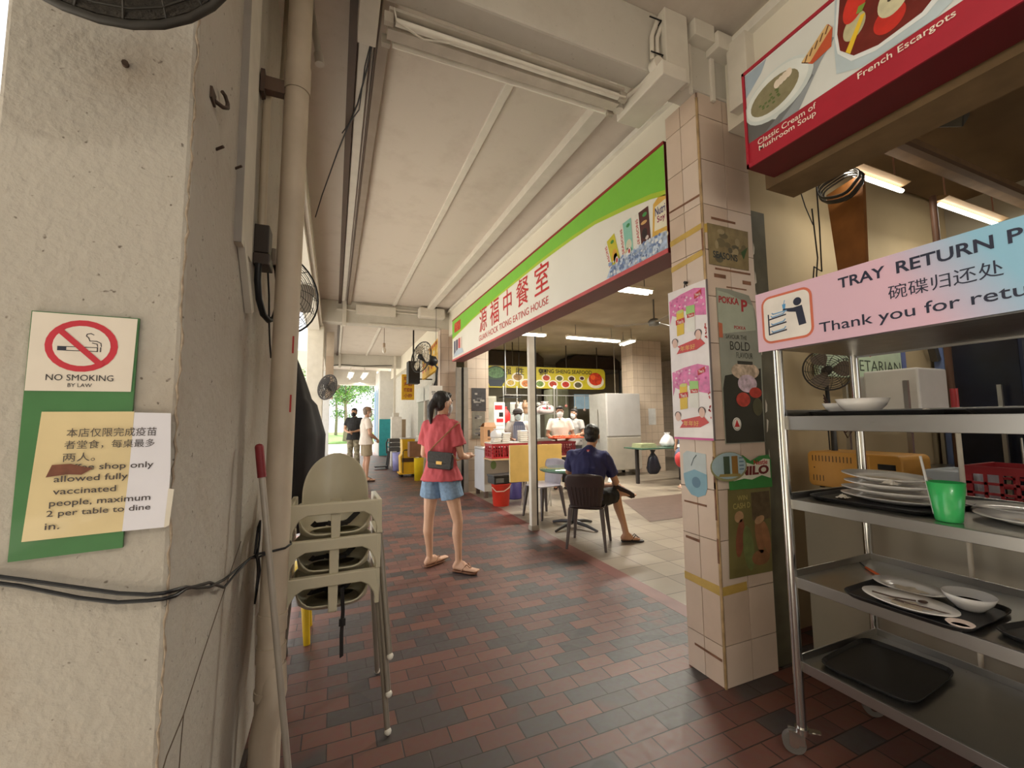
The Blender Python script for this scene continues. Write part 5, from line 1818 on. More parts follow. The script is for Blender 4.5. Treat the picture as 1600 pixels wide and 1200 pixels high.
for k in range(14):
    a = 2 * PI * k / 14 + (k % 2) * 0.2
    h = 0.12 + 0.05 * (k % 3)
    q = Vector((math.cos(a), math.sin(a), 0))
    s_ = Vector((-q.y, q.x, 0)) * 0.016
    base = Vector((0, 0, 0.09))
    mid_ = base + q * 0.06 + Vector((0, 0, h * 0.6))
    tip = base + q * 0.14 + Vector((0, 0, h * 0.85))
    b.add([base - s_, base + s_, mid_ + s_ * 1.2, tip, mid_ - s_ * 1.2], [(0, 1, 2, 3, 4)], M(46, 120, 56, 0.5), False)
b.build('leaves', t)
b = B()
b.cyl((0, 0, 0.15), (0, 0, 1.6), 0.002, BLACK, n=5)
b.build('string', t)
REDP = M(150, 26, 36, 0.45, var=0.1)


def make_crate(label, loc, w, d, h, mat=REDP, rz=0.0, grp='red plastic crates'):
    t = thing('plastic_crate', label, 'crate', loc, rz, grp)
    b = B()
    th = 0.008
    b.bx(0, w, 0, d, 0, th, mat)
    for (x0, x1, y0, y1, ax) in ((0, w, 0, th, 'x'), (0, w, d - th, d, 'x'), (0, th, th, d - th, 'y'), (w - th, w, th, d - th, 'y')):
        b.bx(x0, x1, y0, y1, h * 0.82, h, mat)
        b.bx(x0, x1, y0, y1, th, h * 0.12, mat)
        L_ = (x1 - x0) if ax == 'x' else (y1 - y0)
        k = max(3, int(L_ / 0.05))
        for i in range(k + 1):
            p_ = i / k * (L_ - 0.016)
            wide = 0.03 if i % 4 == 0 else 0.012
            if ax == 'x':
                b.bx(x0 + p_, min(x1, x0 + p_ + wide), y0, y1, h * 0.12, h * 0.82, mat)
            else:
                b.bx(x0, x1, y0 + p_, min(y1, y0 + p_ + wide), h * 0.12, h * 0.82, mat)
        for z in (0.35, 0.58):
            b.bx(x0, x1, y0, y1, h * z, h * z + 0.012, mat)
    b.build('basket', t)
    b = B()
    b.bx(-0.008, w + 0.008, -0.008, 0.0, h * 0.9, h, mat)
    b.bx(-0.008, w + 0.008, d, d + 0.008, h * 0.9, h, mat)
    b.build('rim', t)
    return t


make_crate('red basket on the stall counter behind the green cup', (2.80, 0.62, CZ), 0.30, 0.44, 0.20)
t = thing('ladle_pole', 'white pole with a red grip standing in the food stall', 'pole', (2.44, 0.93, 0))
b = B()
b.cyl((0, 0, 0), (0.01, 0.005, 1.42), 0.009, M(226, 216, 200, 0.4), n=10)
b.build('pole', t)
b = B()
b.cyl((0.01, 0.005, 1.41), (0.01, 0.005, 1.49), 0.013, M(190, 40, 44, 0.4), n=12)
b.build('grip', t)
t = thing('broom_stick', 'brown wooden broom stick leaning in the food stall', 'pole', (2.44, 0.80, 0))
b = B()
b.cyl((0, 0, 0), (0.02, -0.18, 1.33), 0.014, M(130, 94, 62, 0.6, var=0.25), n=10)
b.build('pole', t)
t = thing('broom_stick', 'thin white stick beside the brown broom stick', 'pole', (2.43, 0.82, 0))
b = B()
b.cyl((0, 0, 0), (0.02, -0.10, 1.30), 0.009, M(220, 212, 200, 0.4), n=10)
b.build('pole', t)
t = thing('food_container', 'cream lidded food container behind the red basket', 'container', (3.2, 0.35, CZ))
b = B()
b.lathe([(0, 0), (0.15, 0), (0.17, 0.2), (0.15, 0.28), (0.06, 0.32), (0, 0.32)], M(214, 196, 160, 0.4), n=26)
b.build('container_body', t)
t = thing('food_tray', 'steel food tray of leftovers with a green scrap on the counter', 'tray', (2.60, 0.30, CZ))
b = B()
b.bx(0, 0.18, 0, 0.5, 0, 0.03, M(206, 190, 150, 0.4))
b.build('tray_body', t)
b = B()
b.ell((0.08, 0.32, 0.05), (0.05, 0.07, 0.03), M(60, 130, 70, 0.5), 10)
b.ell((0.07, 0.42, 0.05), (0.03, 0.03, 0.03), M(70, 50, 40, 0.5), 10)
b.build('leftovers', t)
# ceiling things in the stall
t = thing('wooden_board', 'tall varnished brown board hung below the stall lights', 'board', (3.0, 1.60, 2.02), -PI / 2)
b = B()
b.prism([(-0.07, 0.82), (0.14, 0.86), (0.11, 0.0), (-0.02, 0.0)], -0.015, 0.015, M(146, 92, 44, 0.45, var=0.3, scale=6))
b.build('board', t)
b = B()
for k in range(5):
    R_ = 0.115 + 0.006 * (k % 3)
    b.tube([(0.035 + R_ * math.cos(2 * PI * i / 26), -0.03 - 0.012 * k + 0.01 * math.sin(i), 0.80 + 0.62 * R_ * math.sin(2 * PI * i / 26) + 0.008 * k) for i in range(26)], 0.0065, M(62, 56, 48, 0.5), 6, True)
tag(b.build('cable_coil', loc=(3.0, 1.60, 2.02), rz=-PI / 2), 'coil of grey cable hung over the top of the brown board', 'cable coil')
for lab, x0, x1, y in (('fluorescent batten over the stall, its tube ending near the brown board', 2.9, 3.65, 1.56), ('fluorescent batten over the stall, farther along the same rail', 4.15, 5.1, 1.56)):
    t = thing('fluorescent_light', lab, 'ceiling light', ((x0 + x1) / 2, y, 2.95))
    h_ = (x1 - x0) / 2
    b = B()
    b.cyl((-h_, 0, 0), (h_, 0, 0), 0.014, M(255, 250, 235, 0.4, emit=9.0), n=12)
    b.build('tube', t)
    b = B()
    b.prism([(-0.055, 0.04), (-0.02, 0.03), (0.02, 0.03), (0.055, 0.04), (0.055, 0.045), (0.0, 0.07), (-0.055, 0.045)], -h_, h_, M(150, 120, 84, 0.5), Matrix.Rotation(-PI / 2, 4, 'Z'))
    b.build('reflector', t)
    for s in (-1, 1):
        b = B()
        b.cyl((s * h_ * 0.8, 0, 0.06), (s * h_ * 0.8, 0, 0.355), 0.005, M(196, 150, 130, 0.4), n=6)
        b.build('hanger', t)
b = B()
b.bx(2.6, 5.2, 1.34, 1.42, 3.02, 3.12, M(120, 92, 64, 0.7, var=0.15))
b.bx(2.6, 5.2, 1.30, 1.34, 3.0, 3.03, M(90, 66, 46, 0.7))
tag(b.build('light_rail'), 'brown timber rail carrying the stall lights', 'rail', kind='structure')
t = thing('floodlight', 'small black floodlight clipped under the stall ceiling', 'lamp', (2.75, 0.95, 2.86), rot=(0.5, 0.2, 0.4))
b = B()
b.bx(-0.09, 0.09, -0.05, 0.05, -0.03, 0.03, M(52, 48, 44, 0.5))
b.build('housing', t, bev=0.005)
b = B()
b.bx(-0.085, -0.01, -0.045, 0.045, -0.034, -0.03, M(246, 226, 196, 0.3))
b.build('lens', t)
b = B()
b.tube([(0.0, 0.03, 0.03), (-0.02, 0.06, 0.2), (-0.02, 0.08, 0.42), (0.0, 0.15, 0.50)], 0.006, BLACK, 6)
b.build('supply_wire', t)
b = B()
b.tube([(0, 0, 0), (0.02, 0.0, -0.3), (-0.02, -0.01, -0.42), (0.03, 0.0, -0.5), (-0.04, 0, -0.46), (-0.02, 0, -0.36), (0.05, 0, -0.38), (0.06, 0, -0.1), (0.06, 0, 0.1), (0.05, 0, 0.68)], 0.004, BLACK, 6)
b.tube([(0.0, 0, -0.42), (-0.03, 0, -0.56), (0.0, 0.0, -0.62), (0.04, 0, -0.7)], 0.003, BLACK, 6)
b.tube([(-0.02, 0, -0.62), (0.0, 0, -0.72)], 0.003, BLACK, 6)
b.tube([(0.0, 0, -0.1), (-0.06, 0, 0.0), (-0.1, 0.0, 0.1)], 0.003, BLACK, 6)
tag(b.build('cable', loc=(2.62, 1.55, 2.62)), 'knotted black wires dangling from the stall lintel', 'cable')
t = thing('hanging_rod', 'thin dark rod reaching from the stall ceiling to the counter', 'rod', (3.9, 1.5, 0.98))
b = B()
b.cyl((0, 0, 0), (0, 0, 1.95), 0.02, M(92, 62, 44, 0.6), n=10)
b.build('rod', t)

# ------------------------------------------------------------------ eating house furniture
BRN = M(58, 46, 46, 0.42, var=0.08, coat=0.15)


def make_plastic_chair(label, loc, rz, seatm, legm):
    """moulded armless chair, faces local +Y"""
    t = thing('plastic_chair', label, 'chair', loc, rz)
    b = B()
    pr = rrect(-0.19, 0.19, -0.20, 0.21, 0.06)
    X = Matrix.Translation((0, 0, 0.43)) @ Matrix.Rotation(-PI / 2, 4, 'X')
    b.prism([(x, -y) for x, y in pr], -0.018, 0.0, seatm, Matrix.Translation((0, 0, 0.43)) @ Matrix.Rotation(PI / 2, 4, 'X') @ Matrix.Scale(-1, 4, (0, 1, 0)))
    b.build('seat', t, bev=0.006)
    vs, fs = [], []
    nu, nv = 16, 12
    for j in range(nv + 1):
        v = j / nv
        z = 0.42 + 0.38 * v
        w = 0.155 + 0.055 * min(1, v * 1.25) - 0.03 * max(0, v - 0.82) / 0.18
        for i in range(nu + 1):
            u = -1 + 2 * i / nu
            vs.append((u * w, -0.185 - 0.085 * v + 0.035 * u * u, z - (0.02 * u * u if j == nv else 0)))
    for j in range(nv):
        for i in range(nu):
            a = j * (nu + 1) + i
            fs.append((a, a + nu + 1, a + nu + 2, a + 1))
    b = B()
    b.add(vs, fs, seatm, True)
    bk = b.build('backrest', t)
    m = bk.modifiers.new('solid', 'SOLIDIFY')
    m.thickness = 0.012
    b = B()
    for k in range(8):
        u = -0.72 + 1.44 * k / 7
        pts = []
        for q in range(7):
            v = 0.10 + 0.52 * q / 6
            w = 0.155 + 0.055 * min(1, v * 1.25)
            pts.append((u * w, -0.197 - 0.085 * v + 0.035 * u * u, 0.42 + 0.38 * v))
        b.tube(pts, 0.0075, seatm, 6)
    b.build('back_ribs', bk)
    for sx in (-1, 1):
        for sy in (-1, 1):
            b = B()
            y0 = 0.17 if sy > 0 else -0.165
            y1 = 0.22 if sy > 0 else -0.225
            p0, p1 = Vector((sx * 0.165, y0, 0.425)), Vector((sx * 0.205, y1, 0.0))
            vs = []
            for p_, s_ in ((p0, 0.048), (p1, 0.026)):
                for dx, dy in ((-1, -1), (1, -1), (1, 1), (-1, 1)):
                    vs.append((p_.x + dx * s_ / 2, p_.y + dy * s_ / 2, p_.z))
            b.add(vs, [(0, 1, 5, 4), (1, 2, 6, 5), (2, 3, 7, 6), (3, 0, 4, 7), (0, 3, 2, 1), (4, 5, 6, 7)], legm)
            b.build('leg', t, bev=0.006)
    return t


make_plastic_chair('dark brown plastic chair the man in navy sits on', (2.615, 4.075, 0), math.radians(-42), BRN, M(88, 80, 80, 0.4))
make_plastic_chair('plastic chair with a grey backrest on the far side of the green table', (2.80, 5.52, 0), math.radians(104), M(150, 146, 158, 0.35), M(74, 66, 66, 0.45))
t = thing('dining_table', 'round green-topped table beside the seated man', 'table', (2.86, 4.80, 0))
b = B()
b.lathe([(0, 0.715), (0.41, 0.715), (0.43, 0.722), (0.435, 0.735), (0.43, 0.743), (0, 0.743)], M(84, 116, 100, 0.12, var=0.12, scale=8, coat=0.5), n=48)
b.build('tabletop', t)
b = B()
b.cyl((0, 0, 0.06), (0, 0, 0.715), 0.03, M(60, 56, 56, 0.4, 0.4), n=16)
b.build('pedestal', t)
for k in range(4):
    a = k * PI / 2 + 0.35
    b = B()
    b.tube([(0.02 * math.cos(a), 0.02 * math.sin(a), 0.07), (0.2 * math.cos(a), 0.2 * math.sin(a), 0.05), (0.36 * math.cos(a), 0.36 * math.sin(a), 0.012)], [0.026, 0.022, 0.014], M(54, 50, 52, 0.45), 8)
    b.build('foot', t)
t = thing('folding_table', 'folded yellow-topped table standing on edge by the white pole', 'table', (2.50, 6.05, 0), math.radians(-4))
b = B()
b.bx(0, 0.87, 0, 0.035, 0.42, 0.98, M(206, 170, 96, 0.5, var=0.1, scale=5))
b.bx(-0.005, 0.0, -0.002, 0.037, 0.42, 0.98, M(226, 206, 160, 0.5))
b.build('tabletop', t, bev=0.003)
for x in (0.22, 0.68):
    b = B()
    b.tube([(x, 0.05, 0.95), (x, 0.06, 0.4), (x + 0.03, 0.1, 0.0)], 0.011, STEEL, 8)
    b.tube([(x + 0.06, 0.05, 0.95), (x + 0.06, 0.10, 0.4), (x + 0.02, 0.2, 0.0)], 0.011, STEEL, 8)
    b.build('folded_leg', t)
t = thing('chest_freezer', 'white chest freezer with rusty feet by the tiled pier', 'freezer', (2.48, 7.2, 0))
b = B()
b.bx(0, 0.56, 0, 0.56, 0.11, 0.84, M(176, 172, 164, 0.4, var=0.1, scale=3))
b.bx(-0.004, 0.0, 0, 0.56, 0.11, 0.84, M(206, 210, 220, 0.35, var=0.08, scale=3))
b.build('cabinet_body', t, bev=0.008)
b = B()
b.bx(-0.006, 0.565, -0.006, 0.565, 0.845, 0.885, M(206, 206, 208, 0.4))
b.build('lid', t, bev=0.006)
for x in (0.04, 0.5):
    for y in (0.04, 0.5):
        b = B()
        b.bx(x - 0.03, x + 0.03, y - 0.03, y + 0.03, 0, 0.11, M(86, 70, 62, 0.6))
        b.build('foot', t)
b = B()
b.disc(0.17, 0.57, 0.055, 0.075, 0.003, M(110, 136, 84, 0.5))
b.rect(0.10, 0.19, 0.72, 0.73, 0.003, M(90, 90, 90, 0.5))
b.build('badge', t)
t = thing('cardboard_carton', 'tall brown carton standing on the white chest freezer', 'carton', (2.58, 7.50, 0.887))
b = B()
b.bx(0, 0.24, 0, 0.22, 0, 0.36, M(206, 160, 118, 0.7))
b.add([(0, 0, 0.36), (0.24, 0, 0.36), (0.23, 0.06, 0.44), (0.03, 0.06, 0.44)], [(0, 1, 2, 3)], M(176, 130, 92, 0.7))
b.add([(0, 0.22, 0.36), (0.24, 0.22, 0.36), (0.22, 0.12, 0.43), (0.02, 0.12, 0.43)], [(0, 1, 2, 3)], M(120, 84, 56, 0.7))
b.build('carton_body', t)
b = B()
b.rect(0.07, 0.12, 0.18, 0.30, 0.002, M(70, 54, 44, 0.6))
b.rect(0.07, 0.15, 0.12, 0.14, 0.002, M(110, 80, 60, 0.6))
b.build('printed_mark', t)
t = thing('serving_bench', 'plank bench carrying the red crates and foam boxes', 'bench', (2.46, 6.78, 0))
b = B()
b.bx(0, 2.1, 0, 0.40, 0.69, 0.715, M(206, 170, 130, 0.6, var=0.12))
b.build('plank', t)
for x in (0.62, 1.95):
    b = B()
    b.bx(x, x + 0.05, 0.05, 0.1, 0, 0.69, M(70, 62, 58, 0.5))
    b.bx(x, x + 0.05, 0.3, 0.35, 0, 0.69, M(70, 62, 58, 0.5))
    b.build('leg', t)
make_crate('bright red crate at the near end of the bench, foam boxes in it', (2.48, 6.80, 0.716), 0.66, 0.36, 0.25, M(176, 36, 48, 0.45))
make_crate('dark red crate on the bench in front of the cook in white', (3.42, 6.80, 0.716), 0.70, 0.36, 0.25, M(110, 26, 34, 0.5))
t = thing('crate_cover', 'flat grey lid board over the bright red crate', 'board', (2.52, 6.80, 0.967))
b = B()
b.prism([(-0.05, 0.0), (0.62, 0.0), (0.62, 0.012), (-0.05, 0.02)], -0.02, 0.36, M(206, 200, 192, 0.6))
b.build('board', t)
FOAM = M(230, 226, 220, 0.55, var=0.03)
for lab, x, y, z, n, ry in (('short leaning pile', 2.78, 6.98, 0.985, 5, 0.04), ('tall neat pile', 3.12, 6.96, 0.985, 6, 0.0), ('low pile', 2.60, 6.95, 0.988, 2, 0.1)):
    for k in range(n):
        b = B()
        w = 0.075
        b.add([(sx * w * q, sy * w * q, z_) for q, z_ in ((0.82, 0), (1.0, 0.014), (1.0, 0.018), (0.84, 0.032)) for sx, sy in ((-1, -1), (1, -1), (1, 1), (-1, 1))],
              [(i * 4 + j, i * 4 + (j + 1) % 4, i * 4 + 4 + (j + 1) % 4, i * 4 + 4 + j) for i in range(3) for j in range(4)] + [(3, 2, 1, 0), (12, 13, 14, 15)], FOAM)
        o = b.build('foam_box', loc=(x + ry * k * 0.15, y, z + 0.033 * k), rz=ry)
        tag(o, 'white foam takeaway box in the ' + lab + ' on the red crate', 'takeaway box', 'foam boxes in the ' + lab)
t = thing('plastic_bag', 'white plastic bag slumped beside the foam boxes', 'plastic bag', (2.60, 6.93, 1.055))


def baggy(name, t, mat, rx, ry, h, seed):
    b = B()
    n = 22
    prof = [(0.55, 0), (0.88, 0.06), (1.0, 0.25), (0.94, 0.5), (0.74, 0.7), (0.42, 0.82), (0.26, 0.88), (0.36, 0.94), (0.46, 1.0)]
    vs, fs = [], []
    for r_, z in prof:
        for i in range(n):
            a = 2 * PI * i / n
            f = 1 + 0.42 * noise.noise((math.cos(a) * 2.2 + seed, math.sin(a) * 2.2, z * 4)) + 0.12 * math.cos(4 * a + seed)
            vs.append((rx * r_ * f * math.cos(a), ry * r_ * f * math.sin(a), h * z))
    for k in range(len(prof) - 1):
        for i in range(n):
            fs.append((k * n + i, k * n + (i + 1) % n, (k + 1) * n + (i + 1) % n, (k + 1) * n + i))
    fs.append(tuple(range(n))[::-1])
    fs.append(tuple(range((len(prof) - 1) * n, len(prof) * n)))
    b.add(vs, fs, mat, True)
    return b.build(name, t)


baggy('bag_body', t, M(228, 228, 232, 0.4), 0.09, 0.08, 0.17, 1.0)
t = thing('pail', 'bright orange-red pail with a pale handle by the freezer', 'bucket', (2.52, 6.50, 0))
PAIL = M(214, 60, 44, 0.4, var=0.05)
b = B()
b.lathe([(0, 0), (0.125, 0), (0.13, 0.01), (0.155, 0.34), (0.165, 0.345), (0.165, 0.355), (0.15, 0.355), (0.122, 0.015), (0, 0.015)], PAIL, n=32)
b.build('pail_body', t)
b = B()
b.tube([(-0.16, -0.02, 0.30), (-0.13, -0.13, 0.245), (-0.02, -0.185, 0.25), (0.08, -0.165, 0.30), (0.15, -0.06, 0.335)], 0.009, M(226, 190, 176, 0.4), 8)
b.build('handle', t)
t = thing('storage_box', 'black lidded plastic box on top of the orange-red pail', 'box', (2.56, 6.50, 0.357), 0.1)
b = B()
b.bx(-0.22, 0.22, -0.12, 0.13, 0, 0.11, M(38, 38, 40, 0.4))
b.build('box_body', t, bev=0.008)
b = B()
b.bx(-0.23, 0.23, -0.13, 0.14, 0.112, 0.14, M(46, 46, 48, 0.35))
b.build('lid', t, bev=0.006)
b = B()
b.rect(-0.19, -0.05, 0.02, 0.09, 0.122, M(110, 112, 114, 0.3))
b.build('label_window', t)
t = thing('water_jug', 'dim blue jug on the floor under the plank bench', 'jug', (2.95, 6.95, 0))
b = B()
b.lathe([(0, 0), (0.12, 0), (0.125, 0.02), (0.125, 0.28), (0.06, 0.36), (0.05, 0.42), (0, 0.42)], M(70, 62, 120, 0.4), n=24)
b.build('jug_body', t)
t = thing('refrigerator', 'tall stainless steel refrigerator in front of the tiled pillar', 'refrigerator', (5.96, 8.42, 0))
b = B()
b.bx(0, 1.0, 0, 0.72, 0.14, 1.98, M(204, 202, 198, 0.3, 0.55, var=0.05))
b.build('cabinet_body', t, bev=0.012)
b = B()
b.bx(0.01, 0.99, -0.03, 0.0, 0.95, 1.97, M(196, 193, 192, 0.32, 0.5, var=0.06, scale=3))
b.build('upper_panel', t, bev=0.01)
b = B()
b.bx(0.01, 0.99, -0.03, 0.0, 0.15, 0.92, M(176, 168, 156, 0.4, 0.4, var=0.1, scale=3))
b.build('lower_panel', t, bev=0.01)
b = B()
b.bx(-0.015, 0.0, 0.3, 0.34, 0.8, 1.6, STEEL)
b.build('handle', t)
for x in (0.06, 0.92):
    for y in (0.05, 0.62):
        b = B()
        b.cyl((x, y, 0), (x, y, 0.14), 0.045, M(50, 46, 44, 0.6), n=12)
        b.build('foot', t)
t = thing('side_table', 'dark green table holding trays beside the steel refrigerator', 'table', (5.85, 7.05, 0))
b = B()
b.bx(0, 1.35, 0, 0.6, 0.72, 0.75, M(66, 92, 78, 0.25))
b.build('tabletop', t, bev=0.004)
for x in (0.06, 1.25):
    b = B()
    b.bx(x, x + 0.06, 0.25, 0.31, 0, 0.72, M(44, 40, 40, 0.5))
    b.build('leg', t)
t = thing('tray_pile', 'low pile of wrapped trays on the dark green table', 'trays', (5.90, 7.15, 0.752))
b = B()
for k in range(3):
    b.bx(0.01 * k, 0.42 - 0.01 * k, 0, 0.3, 0.03 * k, 0.03 * k + 0.026, M(150, 156, 120, 0.4))
b.build('trays', t)
t = thing('plastic_bag', 'white knotted bag on the far end of the dark green table', 'plastic bag', (6.75, 7.30, 0.752))
baggy('bag_body', t, M(222, 220, 222, 0.4), 0.14, 0.12, 0.30, 3.0)
t = thing('rubbish_bag', 'black rubbish bag hanging under the dark green table edge', 'rubbish bag', (6.25, 7.2, 0.20))
baggy('bag_body', t, M(26, 28, 40, 0.35), 0.15, 0.10, 0.5, 5.0)
t = thing('wall_cabinet', 'grey electric cabinet on the far tiled wall by the red lettering', 'cabinet', (10.0, 9.3, 0.2))
b = B()
b.bx(0, 0.5, 0, 0.4, 0, 2.3, M(186, 190, 196, 0.4))
b.build('cabinet_body', t)
b = B()
b.rect(0.12, 0.36, 1.2, 1.6, 0.002, M(176, 160, 140, 0.5))
b.build('notice', t)
b = B()
b.rect(0, 0.24, 0, 0.42, 0.0, M(206, 206, 206, 0.6))
o = b.build('wall_paper', loc=(7.50, 8.745, 1.20))
tag(o, 'small white sheet stuck on the square tiled pillar', 'paper')
o.name = 'paper_sheet'
b = B()
b.text('口', 0, 0.35, 0.2, 0.3, 0.0, RED)
b.text('人', 0, 0.0, 0.2, 0.3, 0.0, RED)
tag(b.build('wall_lettering', loc=(9.0, 9.2, 2.2)), 'red characters painted on the far wall right of the tiled pillar', 'lettering')
o = bpy.data.objects['wall_lettering']
b = B()
b.bx(-0.2, 0.5, 0, 0.04, -0.1, 0.8, PALE)
b.build('backing_board', o)
t = thing('window_grille', 'dark pipe-framed grey board beside the square pillar', 'board', (8.2, 10.8, 2.0))
b = B()
b.bx(0, 0.6, 0, 0.04, 0, 0.85, M(140, 142, 134, 0.5))
b.build('panel', t)
b = B()
b.tube([(-0.03, -0.02, -2.0), (-0.03, -0.02, 0.85), (0.1, -0.02, 0.95), (0.6, -0.02, 0.97)], 0.025, BLACK, 8)
b.build('pipe_frame', t)
for lab, x in (('wide dark exhaust hood above the left half of the yellow seafood sign', 3.9), ('wide dark exhaust hood above the right half of the yellow seafood sign', 6.7)):
    t = thing('exhaust_hood', lab, 'hood', (x, 11.3, 2.86))
    b = B()
    b.prism([(0, 0), (1.9, 0), (1.9, 0.35), (1.7, 0.5), (0.2, 0.5), (0, 0.35)], 0, 0.9, M(52, 38, 30, 0.5, var=0.2))
    b.build('hood_body', t)
    b = B()
    b.bx(-0.05, 1.95, -0.04, 0.0, 0.0, 0.08, M(110, 104, 96, 0.4, 0.5))
    b.build('rim', t)
for lab, x, y, w, h, c in (('grey steel cabinet at the rear of the kitchen behind the cooks', 4.9, 11.8, 1.0, 1.9, (170, 172, 170)), ('pale kitchen cupboard at the rear left of the kitchen', 3.5, 12.2, 1.1, 2.1, (190, 186, 172)), ('olive cloth-draped rack at the rear of the kitchen', 6.15, 11.5, 0.6, 2.3, (112, 112, 96))):
    t = thing('kitchen_cabinet', lab, 'cabinet', (x, y, 0))
    b = B()
    b.bx(0, w, 0, 0.5, 0, h, M(*c, 0.5, var=0.15, scale=3))
    b.build('cabinet_body', t)
    for k in range(2):
        b = B()
        b.bx(0.02 + k * w / 2, w / 2 - 0.02 + k * w / 2, -0.015, 0, 0.05, h - 0.05, M(c[0] - 14, c[1] - 14, c[2] - 14, 0.45, var=0.15, scale=4))
        dr = b.build('door', t)
        b = B()
        b.bx(w / 2 - 0.05 + k * 0.08, w / 2 - 0.035 + k * 0.08, -0.03, -0.015, h * .5, h * .5 + 0.15, BLACK)
        b.build('handle', dr)
b = B()
b.bx(0, 3.2, 0, 0.015, 0, 0.02, STEEL)
for x in (0.02, 3.15):
    b.bx(x, x + 0.015, 0, 0.015, 0.02, 1.45, STEEL)
tag(b.build('utensil_rail', loc=(3.7, 9.25, 1.95)), 'thin steel utensil rail under the seafood sign', 'rail', kind='structure')
for i in range(9):
    b = B()
    L_ = 0.22 + 0.05 * (i % 3)
    b.cyl((0, 0, 0), (0, 0, -L_), 0.006, STEEL, n=6)
    b.ell((0, 0, -L_ - 0.03), (0.045, 0.02, 0.04), M(120 + 20 * (i % 4), 118, 110, 0.3, 0.6), 10)
    tag(b.build('ladle', loc=(4.55 + 0.27 * i, 9.25, 1.95)), 'steel ladle hanging from the kitchen utensil rail', 'ladle', 'ladles on the kitchen rail')
t = thing('kitchen_shelf', 'steel kitchen shelf with bottles under the seafood sign', 'shelf', (3.4, 9.6, 0))
b = B()
b.bx(0.75, 1.9, 0, 0.3, 1.50, 1.52, STEEL)
b.bx(0.4, 0.9, 0, 0.3, 1.92, 1.94, BLACK)
b.build('shelf_board', t)
for x in (0.40, 0.76, 1.88):
    b = B()
    b.bx(x, x + 0.025, 0, 0.03, 0, 2.2, STEEL)
    b.build('post', t)
for i, (x, z, r_, h_, c, lab) in enumerate(((4.25, 1.522, 0.07, 0.3, (206, 170, 150), 'pinkish tall jar on the steel kitchen shelf, left of two'), (4.45, 1.522, 0.07, 0.34, (186, 150, 120), 'brownish tall jar on the steel kitchen shelf, right of two'),
                                        (3.95, 1.942, 0.10, 0.09, (70, 60, 54), 'dark pan on the black upper kitchen shelf, left one'), (4.17, 1.942, 0.09, 0.07, (120, 110, 96), 'grey pan on the black upper kitchen shelf, right one'))):
    b = B()
    b.lathe([(0, 0), (r_, 0), (r_, h_ * 0.75), (r_ * 0.6, h_ * 0.9), (r_ * 0.6, h_), (0, h_)], M(*c, 0.4), n=18)
    tag(b.build('kitchen_jar', loc=(x, 9.75, z)), lab, 'jar')
t = thing('plastic_bag', 'pink and white bag hung on the kitchen shelf edge', 'plastic bag', (4.95, 9.62, 1.525))
baggy('bag_body', t, M(222, 208, 208, 0.4), 0.24, 0.12, 0.3, 8.0)
b = B()
b.rect(-0.14, 0.1, 0.1, 0.15, 0.115, M(206, 70, 90, 0.5))
b.build('printed_stripe', t)
t = thing('hanging_bag', 'red bag hanging at the back of the seafood stall', 'bag', (3.72, 9.3, 1.30))
baggy('bag_body', t, M(196, 40, 40, 0.45), 0.13, 0.08, 0.38, 2.0)
b = B()
b.tube([(0, 0, 0.36), (0, 0, 2.1)], 0.006, BLACK, 5)
b.build('string', t)
t = thing('hanging_cloth', 'white cloth hanging behind the cook in a striped shirt', 'cloth', (4.10, 9.3, 1.25))
baggy('cloth_body', t, M(206, 200, 190, 0.7), 0.13, 0.06, 0.5, 4.0)
b = B()
b.tube([(0, 0, 0.48), (0, 0, 2.15)], 0.006, BLACK, 5)
b.build('string', t)
t = thing('price_board', 'white price board with red headings at the left of the kitchen', 'price board', (3.30, 8.9, 0.92))
b = B()
b.bx(0, 0.26, 0, 0.02, 0, 0.85, M(222, 218, 214, 0.5))
b.build('board', t)
b = B()
b.rect(0.02, 0.2, 0.68, 0.78, 0.002, RED)
b.rect(0.12, 0.22, 0.52, 0.62, 0.002, BLACK)
b.rect(0.06, 0.22, 0.40, 0.48, 0.002, RED)
for z in (0.08, 0.16, 0.24, 0.32):
    b.rect(0.03, 0.23, z, z + 0.012, 0.002, M(150, 150, 156, 0.5))
b.build('printed_rows', t)
t = thing('cooking_counter', 'steel cooking counter between the cooks', 'counter', (3.45, 8.9, 0))
b = B()
b.bx(-0.2, 2.4, 0, 0.6, 0, 0.88, STEEL)
b.build('cabinet_body', t)
b = B()
b.bx(-0.22, 2.42, -0.02, 0.62, 0.88, 0.915, STEEL)
b.build('worktop', t)
t = thing('standing_lamp_post', 'slim steel post holding a small lit bulb in the kitchen', 'lamp', (4.78, 8.8, 0))
b = B()
b.cyl((0, 0, 0), (0, 0, 2.1), 0.018, STEEL, n=10)
b.build('post', t)
b = B()
b.ell((0, -0.02, 2.13), (0.035, 0.035, 0.035), M(255, 248, 236, 0.4, emit=7.0), 12)
b.build('bulb', t)
t = thing('rear_appliance', 'dark square ventilation box on the kitchen rear wall', 'appliance', (7.0, 13.3, 1.9))
b = B()
b.bx(0, 0.6, 0, 0.55, 0, 0.8, M(46, 36, 32, 0.5))
b.build('casing', t)
for lab, x0, x1 in (('narrow pale-blue lit window on the kitchen rear wall between the cooks', 7.2, 7.7), ('pale-blue lit window on the kitchen rear wall left of the refrigerator', 8.4, 9.5)):
    b = B()
    b.bx(x0, x1, 13.86, 13.9, 1.75, 2.3, M(170, 196, 206, 0.3, emit=0.4))
    tag(b.build('window_2'), lab, 'window', kind='structure')
